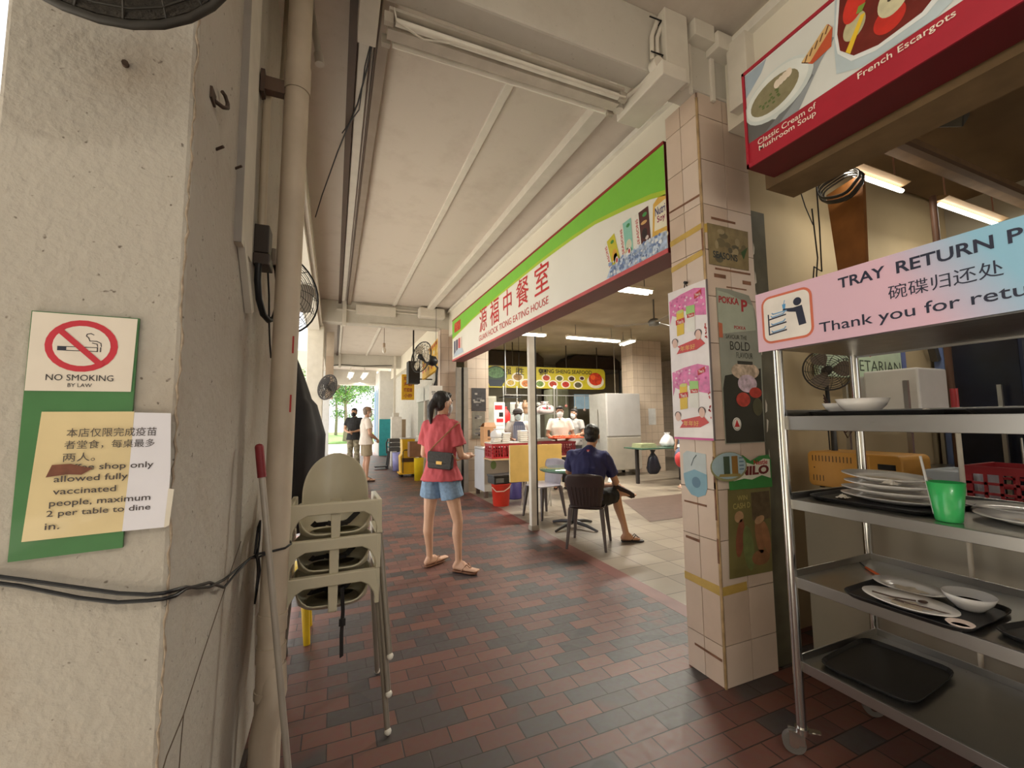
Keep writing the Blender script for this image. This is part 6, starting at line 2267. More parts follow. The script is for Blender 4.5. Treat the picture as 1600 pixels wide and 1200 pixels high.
# green and white stall goods on the cooking side
TUBEM = M(255, 248, 232, 0.4, emit=9.0)
for lab, x0, x1, y, z, rz in (('lit fluorescent tube seen just under the signboard near the tiled column', 3.45, 4.05, 4.6, 3.12, 0.0), ('lit tube behind the white pole inside the eating house', 3.45, 4.0, 7.72, 3.1, 0.0),
                              ('long lit tube above the yellow seafood sign', 4.55, 5.9, 7.75, 3.1, 0.03), ('short lit tube angled beside the long one', 5.95, 6.45, 7.85, 3.1, 1.45)):
    t = thing('fluorescent_light', lab, 'ceiling light', ((x0 + x1) / 2, y, z), rz)
    h_ = (x1 - x0) / 2
    for s in (-1, 1):
        b = B()
        b.cyl((-h_, s * 0.04, 0), (h_, s * 0.04, 0), 0.016, TUBEM, n=10)
        b.build('tube', t)
    b = B()
    b.bx(-h_ - 0.02, h_ + 0.02, -0.07, 0.07, 0.025, 0.06, M(226, 220, 206, 0.5))
    b.build('housing', t)
    for s in (-1, 1):
        b = B()
        b.cyl((s * h_ * 0.7, 0, 0.06), (s * h_ * 0.7, 0, 3.4 - z), 0.006, GREYMETAL, n=6)
        b.build('hanger', t)
t = thing('ceiling_fan', 'grey ceiling fan blades under the eating house ceiling', 'fan', (5.0, 5.6, 3.0), 0.3)
b = B()
b.cyl((0, 0, 0), (0, 0, 0.4), 0.015, GREYMETAL, n=8)
b.lathe([(0, -0.06), (0.09, -0.05), (0.1, 0.02), (0.06, 0.06), (0, 0.07)], GREYMETAL, n=18)
b.build('motor', t)
for k in range(3):
    b = B()
    a = 2 * PI * k / 3
    b.box((0.38 * math.cos(a), 0.38 * math.sin(a), -0.01), (0.58, 0.12, 0.008), M(150, 140, 124, 0.5), rz=a)
    b.build('blade', t)

# ------------------------------------------------------------------ second shop and the far walkway
YC = M(232, 184, 40, 0.4, var=0.06)
t = thing('mop_cart', 'yellow janitor cart with a stacked mop bucket', 'cart', (1.52, 10.75, 0))
b = B()
b.prism([(0.02, 0.09), (0.36, 0.09), (0.38, 0.50), (0.34, 0.56), (0.36, 0.92), (0.04, 0.92), (0.05, 0.56), (0.0, 0.50)], 0, 0.34, YC)
b.build('bucket_body', t, bev=0.015)
b = B()
b.bx(-0.02, 0.42, -0.06, 0.38, 0.07, 0.10, YC)
b.build('base', t)
b = B()
b.bx(0.04, 0.38, -0.012, 0.0, 0.36, 0.46, M(90, 62, 40, 0.5))
b.build('brown_band', t)
b = B()
b.tube([(0.06, -0.05, 0.1), (0.06, -0.06, 0.62), (0.10, -0.06, 0.66), (0.40, -0.06, 0.66)], 0.01, BLACK, 8)
b.build('push_handle', t)
b = B()
b.bx(0.02, 0.38, 0.02, 0.32, 0.925, 0.95, M(206, 206, 206, 0.5))
b.build('lid', t)
for x in (0.04, 0.36):
    b = B()
    b.cyl((x, -0.02, 0.035), (x, 0.01, 0.035), 0.035, BLACK, n=14)
    b.cyl((x, 0.3, 0.035), (x, 0.33, 0.035), 0.035, BLACK, n=14)
    b.build('wheel', t)
t = thing('waste_bin', 'small yellow bin on the floor beside the janitor cart', 'bin', (1.84, 10.0, 0))
b = B()
b.lathe([(0, 0), (0.10, 0), (0.115, 0.5), (0.12, 0.51), (0.105, 0.51), (0, 0.46)], M(236, 206, 40, 0.4), n=22)
b.build('bin_body', t)
t = thing('wooden_box', 'brown wooden box at the second shop counter', 'box', (1.66, 10.22, 0.515))
b = B()
b.bx(0, 0.32, 0, 0.3, 0, 0.36, M(130, 92, 66, 0.6, var=0.15))
b.bx(0.25, 0.3, 0.1, 0.2, -0.515, 0, M(100, 80, 60, 0.6))
b.build('box_body', t, bev=0.006)
t = thing('waste_bin', 'lavender-blue bin left of the yellow janitor cart', 'bin', (1.66, 12.2, 0))
b = B()
b.lathe([(0, 0), (0.13, 0), (0.15, 0.5), (0.14, 0.5), (0, 0.45)], M(150, 150, 206, 0.4), n=22)
b.build('bin_body', t)
t = thing('stacked_chairs', 'stack of dark chairs and crates against the far wall', 'chairs', (1.40, 12.7, 0))
b = B()
for k in range(3):
    b.bx(0.08, 0.40, 0.0, 0.38, 0.5 + 0.13 * k, 0.60 + 0.13 * k, M(74, 72, 70, 0.5))
b.build('crate_pile', t, bev=0.008)
for x in (0.1, 0.36):
    for y in (0.03, 0.34):
        b = B()
        b.cyl((x, y, 0.5), (x + (0.04 if x > .2 else -0.06), y, 0.0), 0.022, M(46, 44, 46, 0.5), n=8)
        b.build('leg', t)
b = B()
b.tube([(0.02, 0, 0.45), (0.0, 0.0, 0.75), (0.05, 0.0, 0.85)], 0.02, BLACK, 6)
b.bx(-0.30, 0.05, 0.0, 0.3, 0.06, 0.09, M(50, 46, 46, 0.5))
b.build('chair_back', t)
t = thing('storage_cabinet', 'narrow white cabinet by the teal wall', 'cabinet', (1.62, 13.3, 0))
b = B()
b.bx(0, 0.30, 0, 0.3, 0, 1.5, M(226, 222, 216, 0.5))
b.bx(0.30, 0.42, 0, 0.3, 0, 1.42, M(150, 130, 104, 0.5))
b.build('cabinet_body', t)
b = B()
b.bx(0.05, 0.22, 0.05, 0.25, 1.5, 1.62, M(206, 200, 190, 0.5))
b.build('top_box', t)
t = thing('serving_hatch', 'open kitchen hatch of the second shop with a steel back', 'hatch', (2.0, 9.3, 0.95))
b = B()
b.bx(0, 0.26, 0, 2.0, 0, 0.05, M(214, 208, 196, 0.4))
b.bx(0.05, 0.26, 0, 2.0, 0.05, 0.9, M(120, 116, 112, 0.35, 0.4))
b.bx(0, 0.26, 0.0, 0.06, 0.05, 1.2, M(206, 196, 180, 0.6))
b.bx(0, 0.26, 0.9, 0.98, -0.95, 1.2, M(216, 206, 192, 0.6))
b.bx(0, 0.26, 0.06, 2.0, 0.9, 1.25, M(196, 196, 190, 0.5))
b.bx(0.05, 0.26, 0, 2.0, -0.95, 0, M(216, 208, 194, 0.5))
b.build('hatch_frame', t)
b = B()
b.ell((0.02, 0.7, 0.12), (0.07, 0.09, 0.09), M(120, 84, 60, 0.5), 12)
b.build('brown_pot', t)
b = B()
b.rect(0, 0.25, 0, 0.30, 0, M(232, 230, 226, 0.5))
b.text('营业', 0.04, 0.12, 0.17, 0.08, 0.002, INK)
tag(b.build('paper_sheet', loc=(1.66, 7.99, 1.74)), 'white paper sheet hung beside the black wall fan bracket', 'paper')
b = B()
b.bx(0.0, 0.006, 0, 0.006, 0.3, 1.86, BLACK)
o = b.build('hanging_string', bpy.data.objects['paper_sheet.002'], loc=(0.12, 0, 0))
t = thing('dark_post', 'dark steel post standing beside the second shop hatch', 'post', (1.96, 8.75, 0))
b = B()
b.bx(0, 0.10, 0, 0.10, 0, 2.4, M(60, 50, 44, 0.5))
b.build('post', t)
t = thing('speaker_box', 'black speaker box on the wall behind the black wall fan', 'speaker', (1.50, 9.45, 2.2))
b = B()
b.bx(0, 0.25, 0, 0.3, 0, 0.5, M(26, 24, 24, 0.5))
b.build('casing', t)
b = B()
b.bx(0.11, 0.14, 0.13, 0.16, 0.5, 1.4, BLACK)
b.build('ceiling_bracket', t)
t = thing('light_bulb', 'bare white bulb hanging from a wire under the far ceiling', 'bulb', (1.025, 10.0, 3.0))
b = B()
b.ell((0, 0, 0), (0.045, 0.045, 0.075), M(240, 236, 226, 0.3), 16)
b.build('bulb', t)
b = B()
b.cyl((0, 0, 0.07), (0, 0, 0.16), 0.028, M(190, 170, 150, 0.5), n=12)
b.cyl((0, 0, 0.16), (0, 0, 0.6), 0.006, M(120, 104, 90, 0.5), n=6)
b.build('lamp_holder', t)
b = B()
b.tube([(-0.2, 14.885, 3.28), (-0.05, 14.885, 3.2), (0.2, 14.885, 3.24), (0.8, 14.885, 3.21), (1.4, 14.885, 3.25), (1.8, 14.885, 3.27)], 0.012, BLACK, 6)
tag(b.build('cable'), 'sagging black cable across the farthest beam', 'cable')
for lab, x, y in (('bright walkway tube nearer the left, far end', 0.55, 17.2), ('bright walkway tube nearer the right, far end', 1.05, 17.2)):
    t = thing('fluorescent_light', lab, 'ceiling light', (x, y, 3.1), PI / 2)
    b = B()
    b.cyl((-1.0, 0, 0), (1.0, 0, 0), 0.03, M(255, 252, 244, 0.4, emit=6.0), n=10)
    b.build('tube', t)
    b = B()
    b.bx(-1.05, 1.05, -0.1, 0.1, 0.035, 0.07, WHITE)
    b.bx(-0.02, 0.02, -0.02, 0.02, 0.07, 0.5, WHITE)
    b.build('housing', t)

# ------------------------------------------------------------------ outdoors
b = B()
b.bx(-30, 30, 30.5, 60, -0.11, -0.05, M(120, 160, 84, 0.9, var=0.25, scale=3))
tag(b.build('lawn'), 'sunlit grass strip beyond the walkway end', 'lawn', kind='structure')
b = B()
b.bx(-26, -3.0, 70, 78, -0.1, 12, M(236, 228, 206, 0.8))
b.bx(-26, -3.0, 69.9, 70, 3.0, 3.4, M(214, 206, 190, 0.8))
b.bx(-26, -3.0, 69.9, 70, 6.4, 6.8, M(214, 206, 190, 0.8))
tag(b.build('outside_block'), 'pale housing block across the open ground', 'building', kind='structure')
b = B()
b.bx(-22, -5, -40, -1.5, -0.1, 14, M(216, 206, 188, 0.8))  # added block, out of view, cuts sky light reaching the column front
for k in range(4):
    b.bx(-5.02, -4.98, -40, -1.5, 2.8 + 3 * k, 3.2 + 3 * k, M(190, 180, 164, 0.8))
tag(b.build('outside_block'), 'unseen pale block added behind the viewer to cut sky light', 'building', kind='structure')
b = B()
b.bx(-3.6, -0.66, -14, 0.2, 3.0, 3.06, M(196, 190, 178, 0.8))  # added out of view to keep sky light off the column front
for y in (-12, -6, -0.2):
    b.bx(-3.5, -3.4, y, y + 0.1, -0.11, 3.0, M(190, 186, 176, 0.7))
tag(b.build('light_blocking_canopy'), 'unseen flat canopy added behind the viewer to darken the column front', 'canopy', kind='structure')
LEAF = [M(96, 146, 60, 0.6, var=0.3), M(134, 176, 84, 0.6, var=0.3), M(70, 116, 50, 0.6, var=0.3)]
BARK = M(150, 138, 120, 0.85, var=0.2)
for i, (x, y, h, cr, lab) in enumerate(((0.75, 33.0, 5.2, 2.0, 'tree whose trunk shows at the middle of the walkway end'), (-3.4, 37.0, 5.6, 2.0, 'thin tree left of the middle trunk beyond the walkway'), (4.0, 40.5, 6.0, 2.2, 'leafy tree behind the white wall edge beyond the walkway'), (0.2, 48.0, 7.0, 3.4, 'large tree filling the gap behind the others'))):
    t = thing('tree', lab, 'tree', (x, y, -0.06), 0, 'trees beyond the walkway')
    b = B()
    b.tube([(0, 0, 0), (0.06, 0, h * 0.3), (-0.05, 0.03, h * 0.6), (0.05, 0, h * 0.9)], [0.16, 0.12, 0.09, 0.04], BARK, 10)
    for k in range(5):
        a = 2 * PI * k / 5
        b.tube([(0, 0, h * 0.5), (0.5 * math.cos(a), 0.5 * math.sin(a), h * 0.65), (cr * 0.6 * math.cos(a), cr * 0.6 * math.sin(a), h * 0.8)], [0.06, 0.04, 0.02], BARK, 6)
    b.build('trunk', t)
    b = B()
    rl = random.Random(20 + i)
    blobs = [(rl.gauss(0, cr * 0.45), rl.gauss(0, cr * 0.45), h * 0.72 + rl.gauss(0, cr * 0.32), rl.uniform(0.4, 0.9)) for _ in range(26)]
    for _ in range(2600):
        bx_, by_, bz_, br_ = rl.choice(blobs)
        c = Vector((bx_ + rl.gauss(0, br_ * .5), by_ + rl.gauss(0, br_ * .5), bz_ + rl.gauss(0, br_ * .4)))
        u = Vector((rl.uniform(-1, 1), rl.uniform(-1, 1), rl.uniform(-1, 1))).normalized()
        w = u.orthogonal().normalized()
        s = rl.uniform(0.06, 0.13)
        b.add([c - u * s, c + w * s * 0.5, c + u * s, c - w * s * 0.5], [(0, 1, 2, 3)], LEAF[rl.randrange(3)])
    b.build('foliage', t)

# ------------------------------------------------------------------ people
def sph(c, r, n=10):
    out = []
    r = r if isinstance(r, (tuple, list)) else (r, r, r)
    for i in range(n + 1):
        ph = PI * i / n
        for j in range(n):
            th = 2 * PI * j / n
            out.append(Vector((c[0] + r[0] * math.sin(ph) * math.cos(th), c[1] + r[1] * math.sin(ph) * math.sin(th), c[2] + r[2] * math.cos(ph))))
    return out


def ringp(c, rx, ry, ang, n=18, tilt=None):
    ca, sa = math.cos(ang), math.sin(ang)
    out = []
    for j in range(n):
        th = 2 * PI * j / n
        x, y = rx * math.cos(th), ry * math.sin(th)
        v = Vector((x * ca - y * sa, x * sa + y * ca, 0))
        if tilt is not None:
            v = tilt @ v
        out.append(Vector(c) + v)
    return out


def discp(c, d, r, n=14):
    d = Vector(d).normalized()
    a = d.orthogonal().normalized()
    b_ = d.cross(a)
    return [Vector(c) + (a * math.cos(2 * PI * i / n) + b_ * math.sin(2 * PI * i / n)) * r for i in range(n)]


def blob(name, parent, mat, hulls, vox=0.009, smooth=4, fold=0.0, fscale=14.0, seed=0.0):
    """union of convex pieces melted into one continuous skin"""
    bm = bmesh.new()
    for pts in hulls:
        t_ = bmesh.new()
        for p_ in pts:
            t_.verts.new(p_)
        bmesh.ops.convex_hull(t_, input=t_.verts[:])
        loose = [v for v in t_.verts if not v.link_faces]
        bmesh.ops.delete(t_, geom=loose, context='VERTS')
        me_ = bpy.data.meshes.new('h')
        t_.to_mesh(me_)
        t_.free()
        bm.from_mesh(me_)
        bpy.data.meshes.remove(me_)
    me = bpy.data.meshes.new(name)
    bm.to_mesh(me)
    bm.free()
    o = bpy.data.objects.new(name, me)
    COL.objects.link(o)
    m = o.modifiers.new('r', 'REMESH')
    m.mode = 'VOXEL'
    m.voxel_size = vox
    m = o.modifiers.new('s', 'SMOOTH')
    m.factor = 0.5
    m.iterations = smooth
    dg = bpy.context.evaluated_depsgraph_get()
    me2 = bpy.data.meshes.new_from_object(o.evaluated_get(dg))
    bpy.data.objects.remove(o)
    bpy.data.meshes.remove(me)
    if fold:
        for v in me2.vertices:
            q = v.co * fscale
            v.co += v.normal * fold * (noise.noise((q.x + seed, q.y, q.z * 0.45)) + 0.5 * noise.noise((q.x * 2.2, q.y * 2.2 + seed, q.z)))
    me2.name = name
    me2.materials.clear()
    me2.materials.append(mat)
    me2.polygons.foreach_set('use_smooth', [True] * len(me2.polygons))
    o = bpy.data.objects.new(name, me2)
    COL.objects.link(o)
    o.parent = parent
    return o


def cap(p0, r0, p1, r1):
    return sph(p0, r0) + sph(p1, r1)


def cone(p0, r0, p1, r1):
    d = Vector(p1) - Vector(p0)
    return discp(p0, d, r0) + discp(p1, d, r1)


class Fig:
    def __init__(s, name, label, loc, yaw, H=1.70, female=False, skin=(196, 150, 120), vox=0.008, J=None, sit=False, headyaw=0.0, lean=0.0):
        s.root = thing(name, label, 'person', loc, 0.0)
        s.yaw, s.H, s.k, s.vox, s.female = yaw, H, H / 1.70, vox, female
        s.skin = M(*skin, 0.5, var=0.05)
        s.fw = Vector((math.sin(yaw), math.cos(yaw), 0))
        s.rt = Vector((math.cos(yaw), -math.sin(yaw), 0))
        hy = yaw + headyaw
        s.hf = Vector((math.sin(hy), math.cos(hy), 0))
        s.hr = Vector((math.cos(hy), -math.sin(hy), 0))
        s.hyaw = hy
        k = s.k
        sw = 0.155 if female else 0.18
        D = dict(pelvis=(0, 0, .94), waist=(0, 0, 1.06), chest=(0, 0, 1.26), neck=(-.01, 0, 1.43), head=(.02, 0, 1.585),
                 shL=(-.01, -sw, 1.39), shR=(-.01, sw, 1.39), elL=(-.03, -sw - .06, 1.11), elR=(-.03, sw + .06, 1.11), wrL=(.06, -sw - .05, .88), wrR=(.06, sw + .05, .88),
                 hdL=(.10, -sw - .04, .80), hdR=(.10, sw + .04, .80),
                 hipL=(0, -.085, .92), hipR=(0, .085, .92), knL=(.02, -.095, .50), knR=(.02, .095, .50), anL=(-.01, -.10, .085), anR=(-.01, .10, .085), toL=(.16, -.125, .025), toR=(.16, .125, .025))
        s.P = {n: s.fw * (v[0] * k) + s.rt * (v[1] * k) + Vector((0, 0, v[2] * k)) for n, v in D.items()}
        if J:
            for n, v in J.items():
                s.P[n] = Vector(v) - Vector(loc) if isinstance(v, tuple) and len(v) == 3 else s.fw * v[0] + s.rt * v[1] + Vector((0, 0, v[2]))

    def torso(s, e=0.0, bottom=None, top=True, flare=0.0):
        """ellipse loft pelvis..shoulders, grown by e"""
        P, k, f = s.P, s.k, s.female
        up = (P['neck'] - P['pelvis']).normalized()
        tl = Vector((0, 0, 1)).rotation_difference(up).to_matrix()
        shv = P['shR'] - P['shL']
        ya = math.atan2(shv.y, shv.x)
        yp = math.atan2(-math.sin(s.yaw), math.cos(s.yaw))
        W = ((0.165, 0.115), (0.125, 0.09), (0.148, 0.108), (0.125, 0.08)) if f else ((0.165, 0.115), (0.15, 0.105), (0.178, 0.118), (0.15, 0.085))
        lv = [(P['pelvis'] - up * 0.03 * k, W[0], yp), (P['pelvis'] + (P['waist'] - P['pelvis']) * 0.6, ((W[0][0] + W[1][0]) / 2, (W[0][1] + W[1][1]) / 2), yp), (P['waist'] + up * .02, W[1], (ya + yp) / 2), (P['chest'], W[2], ya), ((P['shL'] + P['shR']) / 2 - up * 0.005, W[3], ya)]
        if bottom is not None:
            lv = [(P['pelvis'] - up * bottom, (W[0][0] + flare, W[0][1] + flare), yp)] + lv[1:]
        R_ = [ringp(c, w[0] * k + e, w[1] * k + e, a, tilt=tl) for c, w, a in lv]
        out = [R_[i] + R_[i + 1] for i in range(len(R_) - 1)]
        out.append(R_[-1] + sph(P['neck'] - up * 0.02, 0.058 * k + e))
        for sd in 'LR':
            out.append(sph(P['sh' + sd], .042 * k + e * .8) + sph(P['neck'] - up * .055 * k, .05 * k + e))
            out.append(sph(P['sh' + sd] - up * .01, .042 * k + e * .8) + sph(P['chest'].lerp(P['sh' + sd], .55), .07 * k + e))
        return out

    def arm(s, sd):
        P, k = s.P, s.k
        f = 0.86 if s.female else 1.0
        sh, el, wr = P['sh' + sd], P['el' + sd], P['wr' + sd]
        fm = el.lerp(wr, 0.3)
        return [cap(sh, .050 * k * f, sh.lerp(el, .5), .045 * k * f), cap(sh.lerp(el, .5), .046 * k * f, el, .038 * k * f), cap(el, .038 * k * f, fm, .040 * k * f), cap(fm, .040 * k * f, wr, .026 * k * f)]

    def hand(s, sd, curl=0.6, flip=1):
        P, k = s.P, s.k
        wr, hd = P['wr' + sd], P['hd' + sd]
        d = (hd - wr).normalized()
        n = d.cross(s.rt if abs(d.dot(s.rt)) < .8 else s.fw).normalized() * flip
        sd_ = d.cross(n).normalized()
        pc = wr + d * 0.05 * k
        out = [cap(wr, .024 * k, pc, .026 * k), cap(pc - sd_ * .024 * k, .015 * k, pc + d * .035 * k - sd_ * .026 * k, .0125 * k) + cap(pc + sd_ * .024 * k, .015 * k, pc + d * .035 * k + sd_ * .026 * k, .0125 * k)]
        for i, L_ in enumerate((.066, .078, .074, .058)):
            b0 = pc + d * .036 * k + sd_ * (-.029 + .0193 * i) * k
            c1 = curl * (0.8 + 0.12 * i)
            d1 = (d * math.cos(c1) + n * math.sin(c1))
            d2 = (d * math.cos(c1 * 2.1) + n * math.sin(c1 * 2.1))
            m_ = b0 + d1 * L_ * .52 * k
            out += [cap(b0, .0092 * k, m_, .0086 * k), cap(m_, .0086 * k, m_ + d2 * L_ * .48 * k, .0074 * k)]
        tb = wr + d * .03 * k - sd_ * .028 * k
        td = (d * 0.7 - sd_ * 0.55 + n * 0.45).normalized()
        tm = tb + td * .035 * k
        out += [cap(tb, .012 * k, tm, .0105 * k), cap(tm, .0105 * k, tm + (td + d * .5).normalized() * .028 * k, .008 * k)]
        return out

    def leg(s, sd):
        P, k = s.P, s.k
        hp, kn, an, to = P['hip' + sd], P['kn' + sd], P['an' + sd], P['to' + sd]
        f = 0.95 if s.female else 1.0
        cm = kn.lerp(an, .3)
        back = (an - to)
        back.z = 0
        back = back.normalized()
        cm = cm + back * .012 * k
        lo = kn.lerp(an, .72)
        heel = an + back * .035 * k
        heel.z = min(to.z + .012, an.z)
        mid = heel.lerp(to, .62)
        side = Vector((-back.y, back.x, 0)) * .022 * k
        out = [cap(hp, .088 * k * f, hp.lerp(kn, .45), .073 * k * f), cap(hp.lerp(kn, .45), .073 * k * f, kn, .052 * k * f), cap(kn, .051 * k * f, cm, .053 * k * f), cap(cm, .053 * k * f, lo, .037 * k * f), cap(lo, .037 * k * f, an, .034 * k * f),
               cap(an, .034 * k, heel, .030 * k), sph(heel, .028 * k) + sph(an + (to - an) * .25, .027 * k) + sph(mid + side, .017 * k) + sph(mid - side, .017 * k)]
        out.append(sph(mid + side, .017 * k) + sph(mid - side, .017 * k) + sph(to + side * .7, .014 * k) + sph(to - side * .9, .012 * k))
        for i in range(5):
            q = -1 + i / 2
            o_ = mid + side * q * 1.1
            tip = to - back * (.018 - .006 * abs(q + .6)) * k * (1.0) + side * q * 1.15
            out.append(cap(o_, .012 * k, tip, (.011 if i else .0125) * k))
        return out

    def headparts(s):
        P, k = s.P, s.k
        h = P['head']
        f, r = s.hf, s.hr
        up = Vector((0, 0, 1))
        o = []
        rot = Matrix.Rotation(math.atan2(-math.sin(s.hyaw), math.cos(s.hyaw)), 3, 'Z')

        def E(c, rr):
            return [Vector(c) + rot @ (v) for v in sph((0, 0, 0), rr, 12)]
        o.append(E(h + up * .025 * k - f * .008 * k, (.075 * k, .092 * k, .092 * k)))
        o.append(E(h - up * .045 * k + f * .028 * k, (.056 * k, .06 * k, .07 * k)) + E(h + f * .01, (.068 * k, .07 * k, .06 * k)))
        o.append(E(h - up * .095 * k + f * .055 * k, (.024 * k, .02 * k, .018 * k)) + E(h - up * .05 * k + f * .03 * k, (.05 * k, .05 * k, .045 * k)))
        o.append(cap(h + f * .078 * k + up * .012 * k, .009 * k, h + f * .102 * k - up * .022 * k, .012 * k))
        o.append(cap(h + f * .07 * k + up * .02 * k - r * .04 * k, .012 * k, h + f * .07 * k + up * .02 * k + r * .04 * k, .012 * k))
        for q in (-1, 1):
            c = h + r * q * .075 * k - f * .002 - up * .01 * k
            o.append(E(c, (.010 * k, .020 * k, .032 * k)))
        o.append(cap(h + f * .079 * k - up * .058 * k - r * .018 * k, .008 * k, h + f * .079 * k - up * .058 * k + r * .018 * k, .008 * k))
        o.append(cap(P['neck'] - up * .02, .052 * k * (.88 if s.female else 1.0), h - up * .05 * k - f * .012 * k, .05 * k * (.86 if s.female else 1.0)))
        return o

    def body(s, curlL=0.6, curlR=0.6, flipL=1, flipR=1):
        hulls = s.torso() + s.arm('L') + s.arm('R') + s.hand('L', curlL, flipL) + s.hand('R', curlR, flipR) + s.leg('L') + s.leg('R') + s.headparts()
        s.b = blob('body', s.root, s.skin, hulls, s.vox, 3)
        h, k = s.P['head'], s.k
        EY = M(40, 30, 26, 0.2)
        for q in (-1, 1):
            b = B()
            c = h + s.hf * .078 * k + s.hr * q * .032 * k + Vector((0, 0, .006 * k))
            b.ell(c, (.012 * k, .012 * k, .007 * k), M(226, 220, 214, 0.2), 10)
            b.ell(c + s.hf * .007 * k, (.006 * k, .006 * k, .006 * k), EY, 8)
            b.build('eye', s.root)
            b = B()
            c2 = c + Vector((0, 0, .022 * k)) + s.hf * .006
            b.tube([c2 - s.hr * .016 * k, c2 + Vector((0, 0, .004)) + s.hf * .003, c2 + s.hr * .016 * k], .0035 * k, M(30, 24, 22, 0.8), 5)
            b.build('eyebrow', s.root)
        return s.b

    def mask(s, col):
        h, k, f, r = s.P['head'], s.k, s.hf, s.hr
        up = Vector((0, 0, 1))
        hl = [sph(h + f * .085 * k - up * .01 * k, .022 * k) + sph(h + f * .06 * k - up * .105 * k, .022 * k) + sph(h + f * .045 * k - up * .035 * k + r * .052 * k, .018 * k) + sph(h + f * .045 * k - up * .035 * k - r * .052 * k, .018 * k) + sph(h + f * .045 * k - up * .085 * k + r * .042 * k, .018 * k) + sph(h + f * .045 * k - up * .085 * k - r * .042 * k, .018 * k) + sph(h + f * .098 * k - up * .045 * k, .018 * k)]
        o = blob('face_mask', s.root, M(*col, 0.7, var=0.03), hl, .006, 3)
        b = B()
        for q in (-1, 1):
            b.tube([h + f * .05 * k - up * .02 * k + r * q * .062 * k, h + r * q * .083 * k + up * .02 * k - f * .012 * k, h + r * q * .082 * k - up * .02 * k - f * .02 * k, h + f * .04 * k - up * .075 * k + r * q * .055 * k], .002, M(*col, 0.7, var=0.03), 5)
        b.build('ear_loop', o)
        return o

    def hair(s, col=(28, 24, 24), grow=1.0, extra=(), short=True):
        h, k, f, r = s.P['head'], s.k, s.hf, s.hr
        up = Vector((0, 0, 1))
        rot = Matrix.Rotation(math.atan2(-math.sin(s.hyaw), math.cos(s.hyaw)), 3, 'Z')

        def E(c, rr):
            return [Vector(c) + rot @ v for v in sph((0, 0, 0), rr, 12)]
        g = grow
        hl = [E(h + up * .05 * k - f * .022 * k, (.084 * k * g, .092 * k * g, .083 * k * g)), E(h + up * .0 * k - f * .045 * k, (.077 * k * g, .058 * k * g, .075 * k * g)),
              E(h + up * .085 * k + f * .045 * k, (.06 * k * g, .04 * k * g, .035 * k * g))]
        hl += list(extra)
        return blob('hair', s.root, M(*col, 0.45, var=0.3, scale=40, bump=0.3, bscale=160), hl, .007, 3, fold=.004, fscale=60)

    def shirt(s, col, e=.018, bottom=.12, flare=.02, sleeve=.62, name='shirt', fold=.006, vox=None, rough=0.8, sr=.068, var=0.06):
        P, k = s.P, s.k
        hl = s.torso(e, bottom, True, flare)
        for sd in 'LR':
            sh, el = P['sh' + sd], P['el' + sd]
            if sleeve <= 1:
                end = sh.lerp(el, sleeve)
                hl.append(sph(sh - Vector((0, 0, .006 * k)), (.046 if s.female else .052) * k + .016) + discp(end, el - sh, sr * k))
        return blob(name, s.root, M(*col, rough, var=var), hl, vox or s.vox, 4, fold, 16.0, s.H * 7)

    def shorts(s, col, e=.016, length=.5, name='shorts', fold=.005, flare=.02, var=.08, scale=9.0, mat=None, top=.06):
        P, k = s.P, s.k
        up = (P['neck'] - P['pelvis']).normalized()
        yp = math.atan2(-math.sin(s.yaw), math.cos(s.yaw))
        tl = Vector((0, 0, 1)).rotation_difference(up).to_matrix()
        a = ringp(P['pelvis'] + up * top, .155 * k + e, .108 * k + e, yp, tilt=tl)
        c = ringp(P['pelvis'] - up * .05, .168 * k + e, .12 * k + e, yp, tilt=tl)
        hl = [a + c]
        for sd in 'LR':
            hp, kn, an = P['hip' + sd], P['kn' + sd], P['an' + sd]
            if length <= 1:
                end = hp.lerp(kn, length)
                r1 = (.088 - .036 * length) * k + e + flare
                hl.append(sph(hp, .09 * k + e) + discp(end, kn - hp, r1))
            else:
                hl.append(cap(hp, .09 * k + e, kn, .058 * k + e))
                end = kn.lerp(an, length - 1)
                hl.append(sph(kn, .056 * k + e) + discp(end, an - kn, .05 * k + e + flare))
        return blob(name, s.root, mat or M(*col, 0.85, var=var, scale=scale), hl, s.vox, 3, fold, 18.0, s.H * 3)

    def slippers(s, col, strap, foot=('L', 'R')):
        for sd in foot:
            an, to = s.P['an' + sd], s.P['to' + sd]
            d = to - an
            d.z = 0
            d.normalize()
            w = Vector((-d.y, d.x, 0))
            k = s.k
            c = an - d * .055 * k
            z0 = s.P['to' + sd].z - .028
            out = []
            for q, hw in ((0, .024), (.03, .034), (.10, .032), (.17, .042), (.215, .040), (.245, .024)):
                out.append((c + d * q * k, hw * k))
            pts = [p_ + w * hw for p_, hw in out] + [p_ - w * hw for p_, hw in out[::-1]]
            n = len(pts)
            b = B()
            zz = z0
            b.add([(p_.x, p_.y, zz) for p_ in pts] + [(p_.x, p_.y, zz + .013) for p_ in pts], [tuple(range(n))[::-1], tuple(range(n, 2 * n))] + [(i, (i + 1) % n, n + (i + 1) % n, n + i) for i in range(n)], M(*col, .6))
            o = b.build('slipper', s.root, bev=.003)
            b = B()
            ft = c + d * .205 * k
            for q in (-1, 1):
                a_ = c + d * .10 * k + w * q * .036 * k
                b.tube([(a_.x, a_.y, zz + .012), (a_.x + (ft.x - a_.x) * .5 + w.x * q * .006, a_.y + (ft.y - a_.y) * .5 + w.y * q * .006, zz + .075), (ft.x, ft.y, zz + .03)], .006, M(*strap, .5), 6)
            b.build('strap', o)


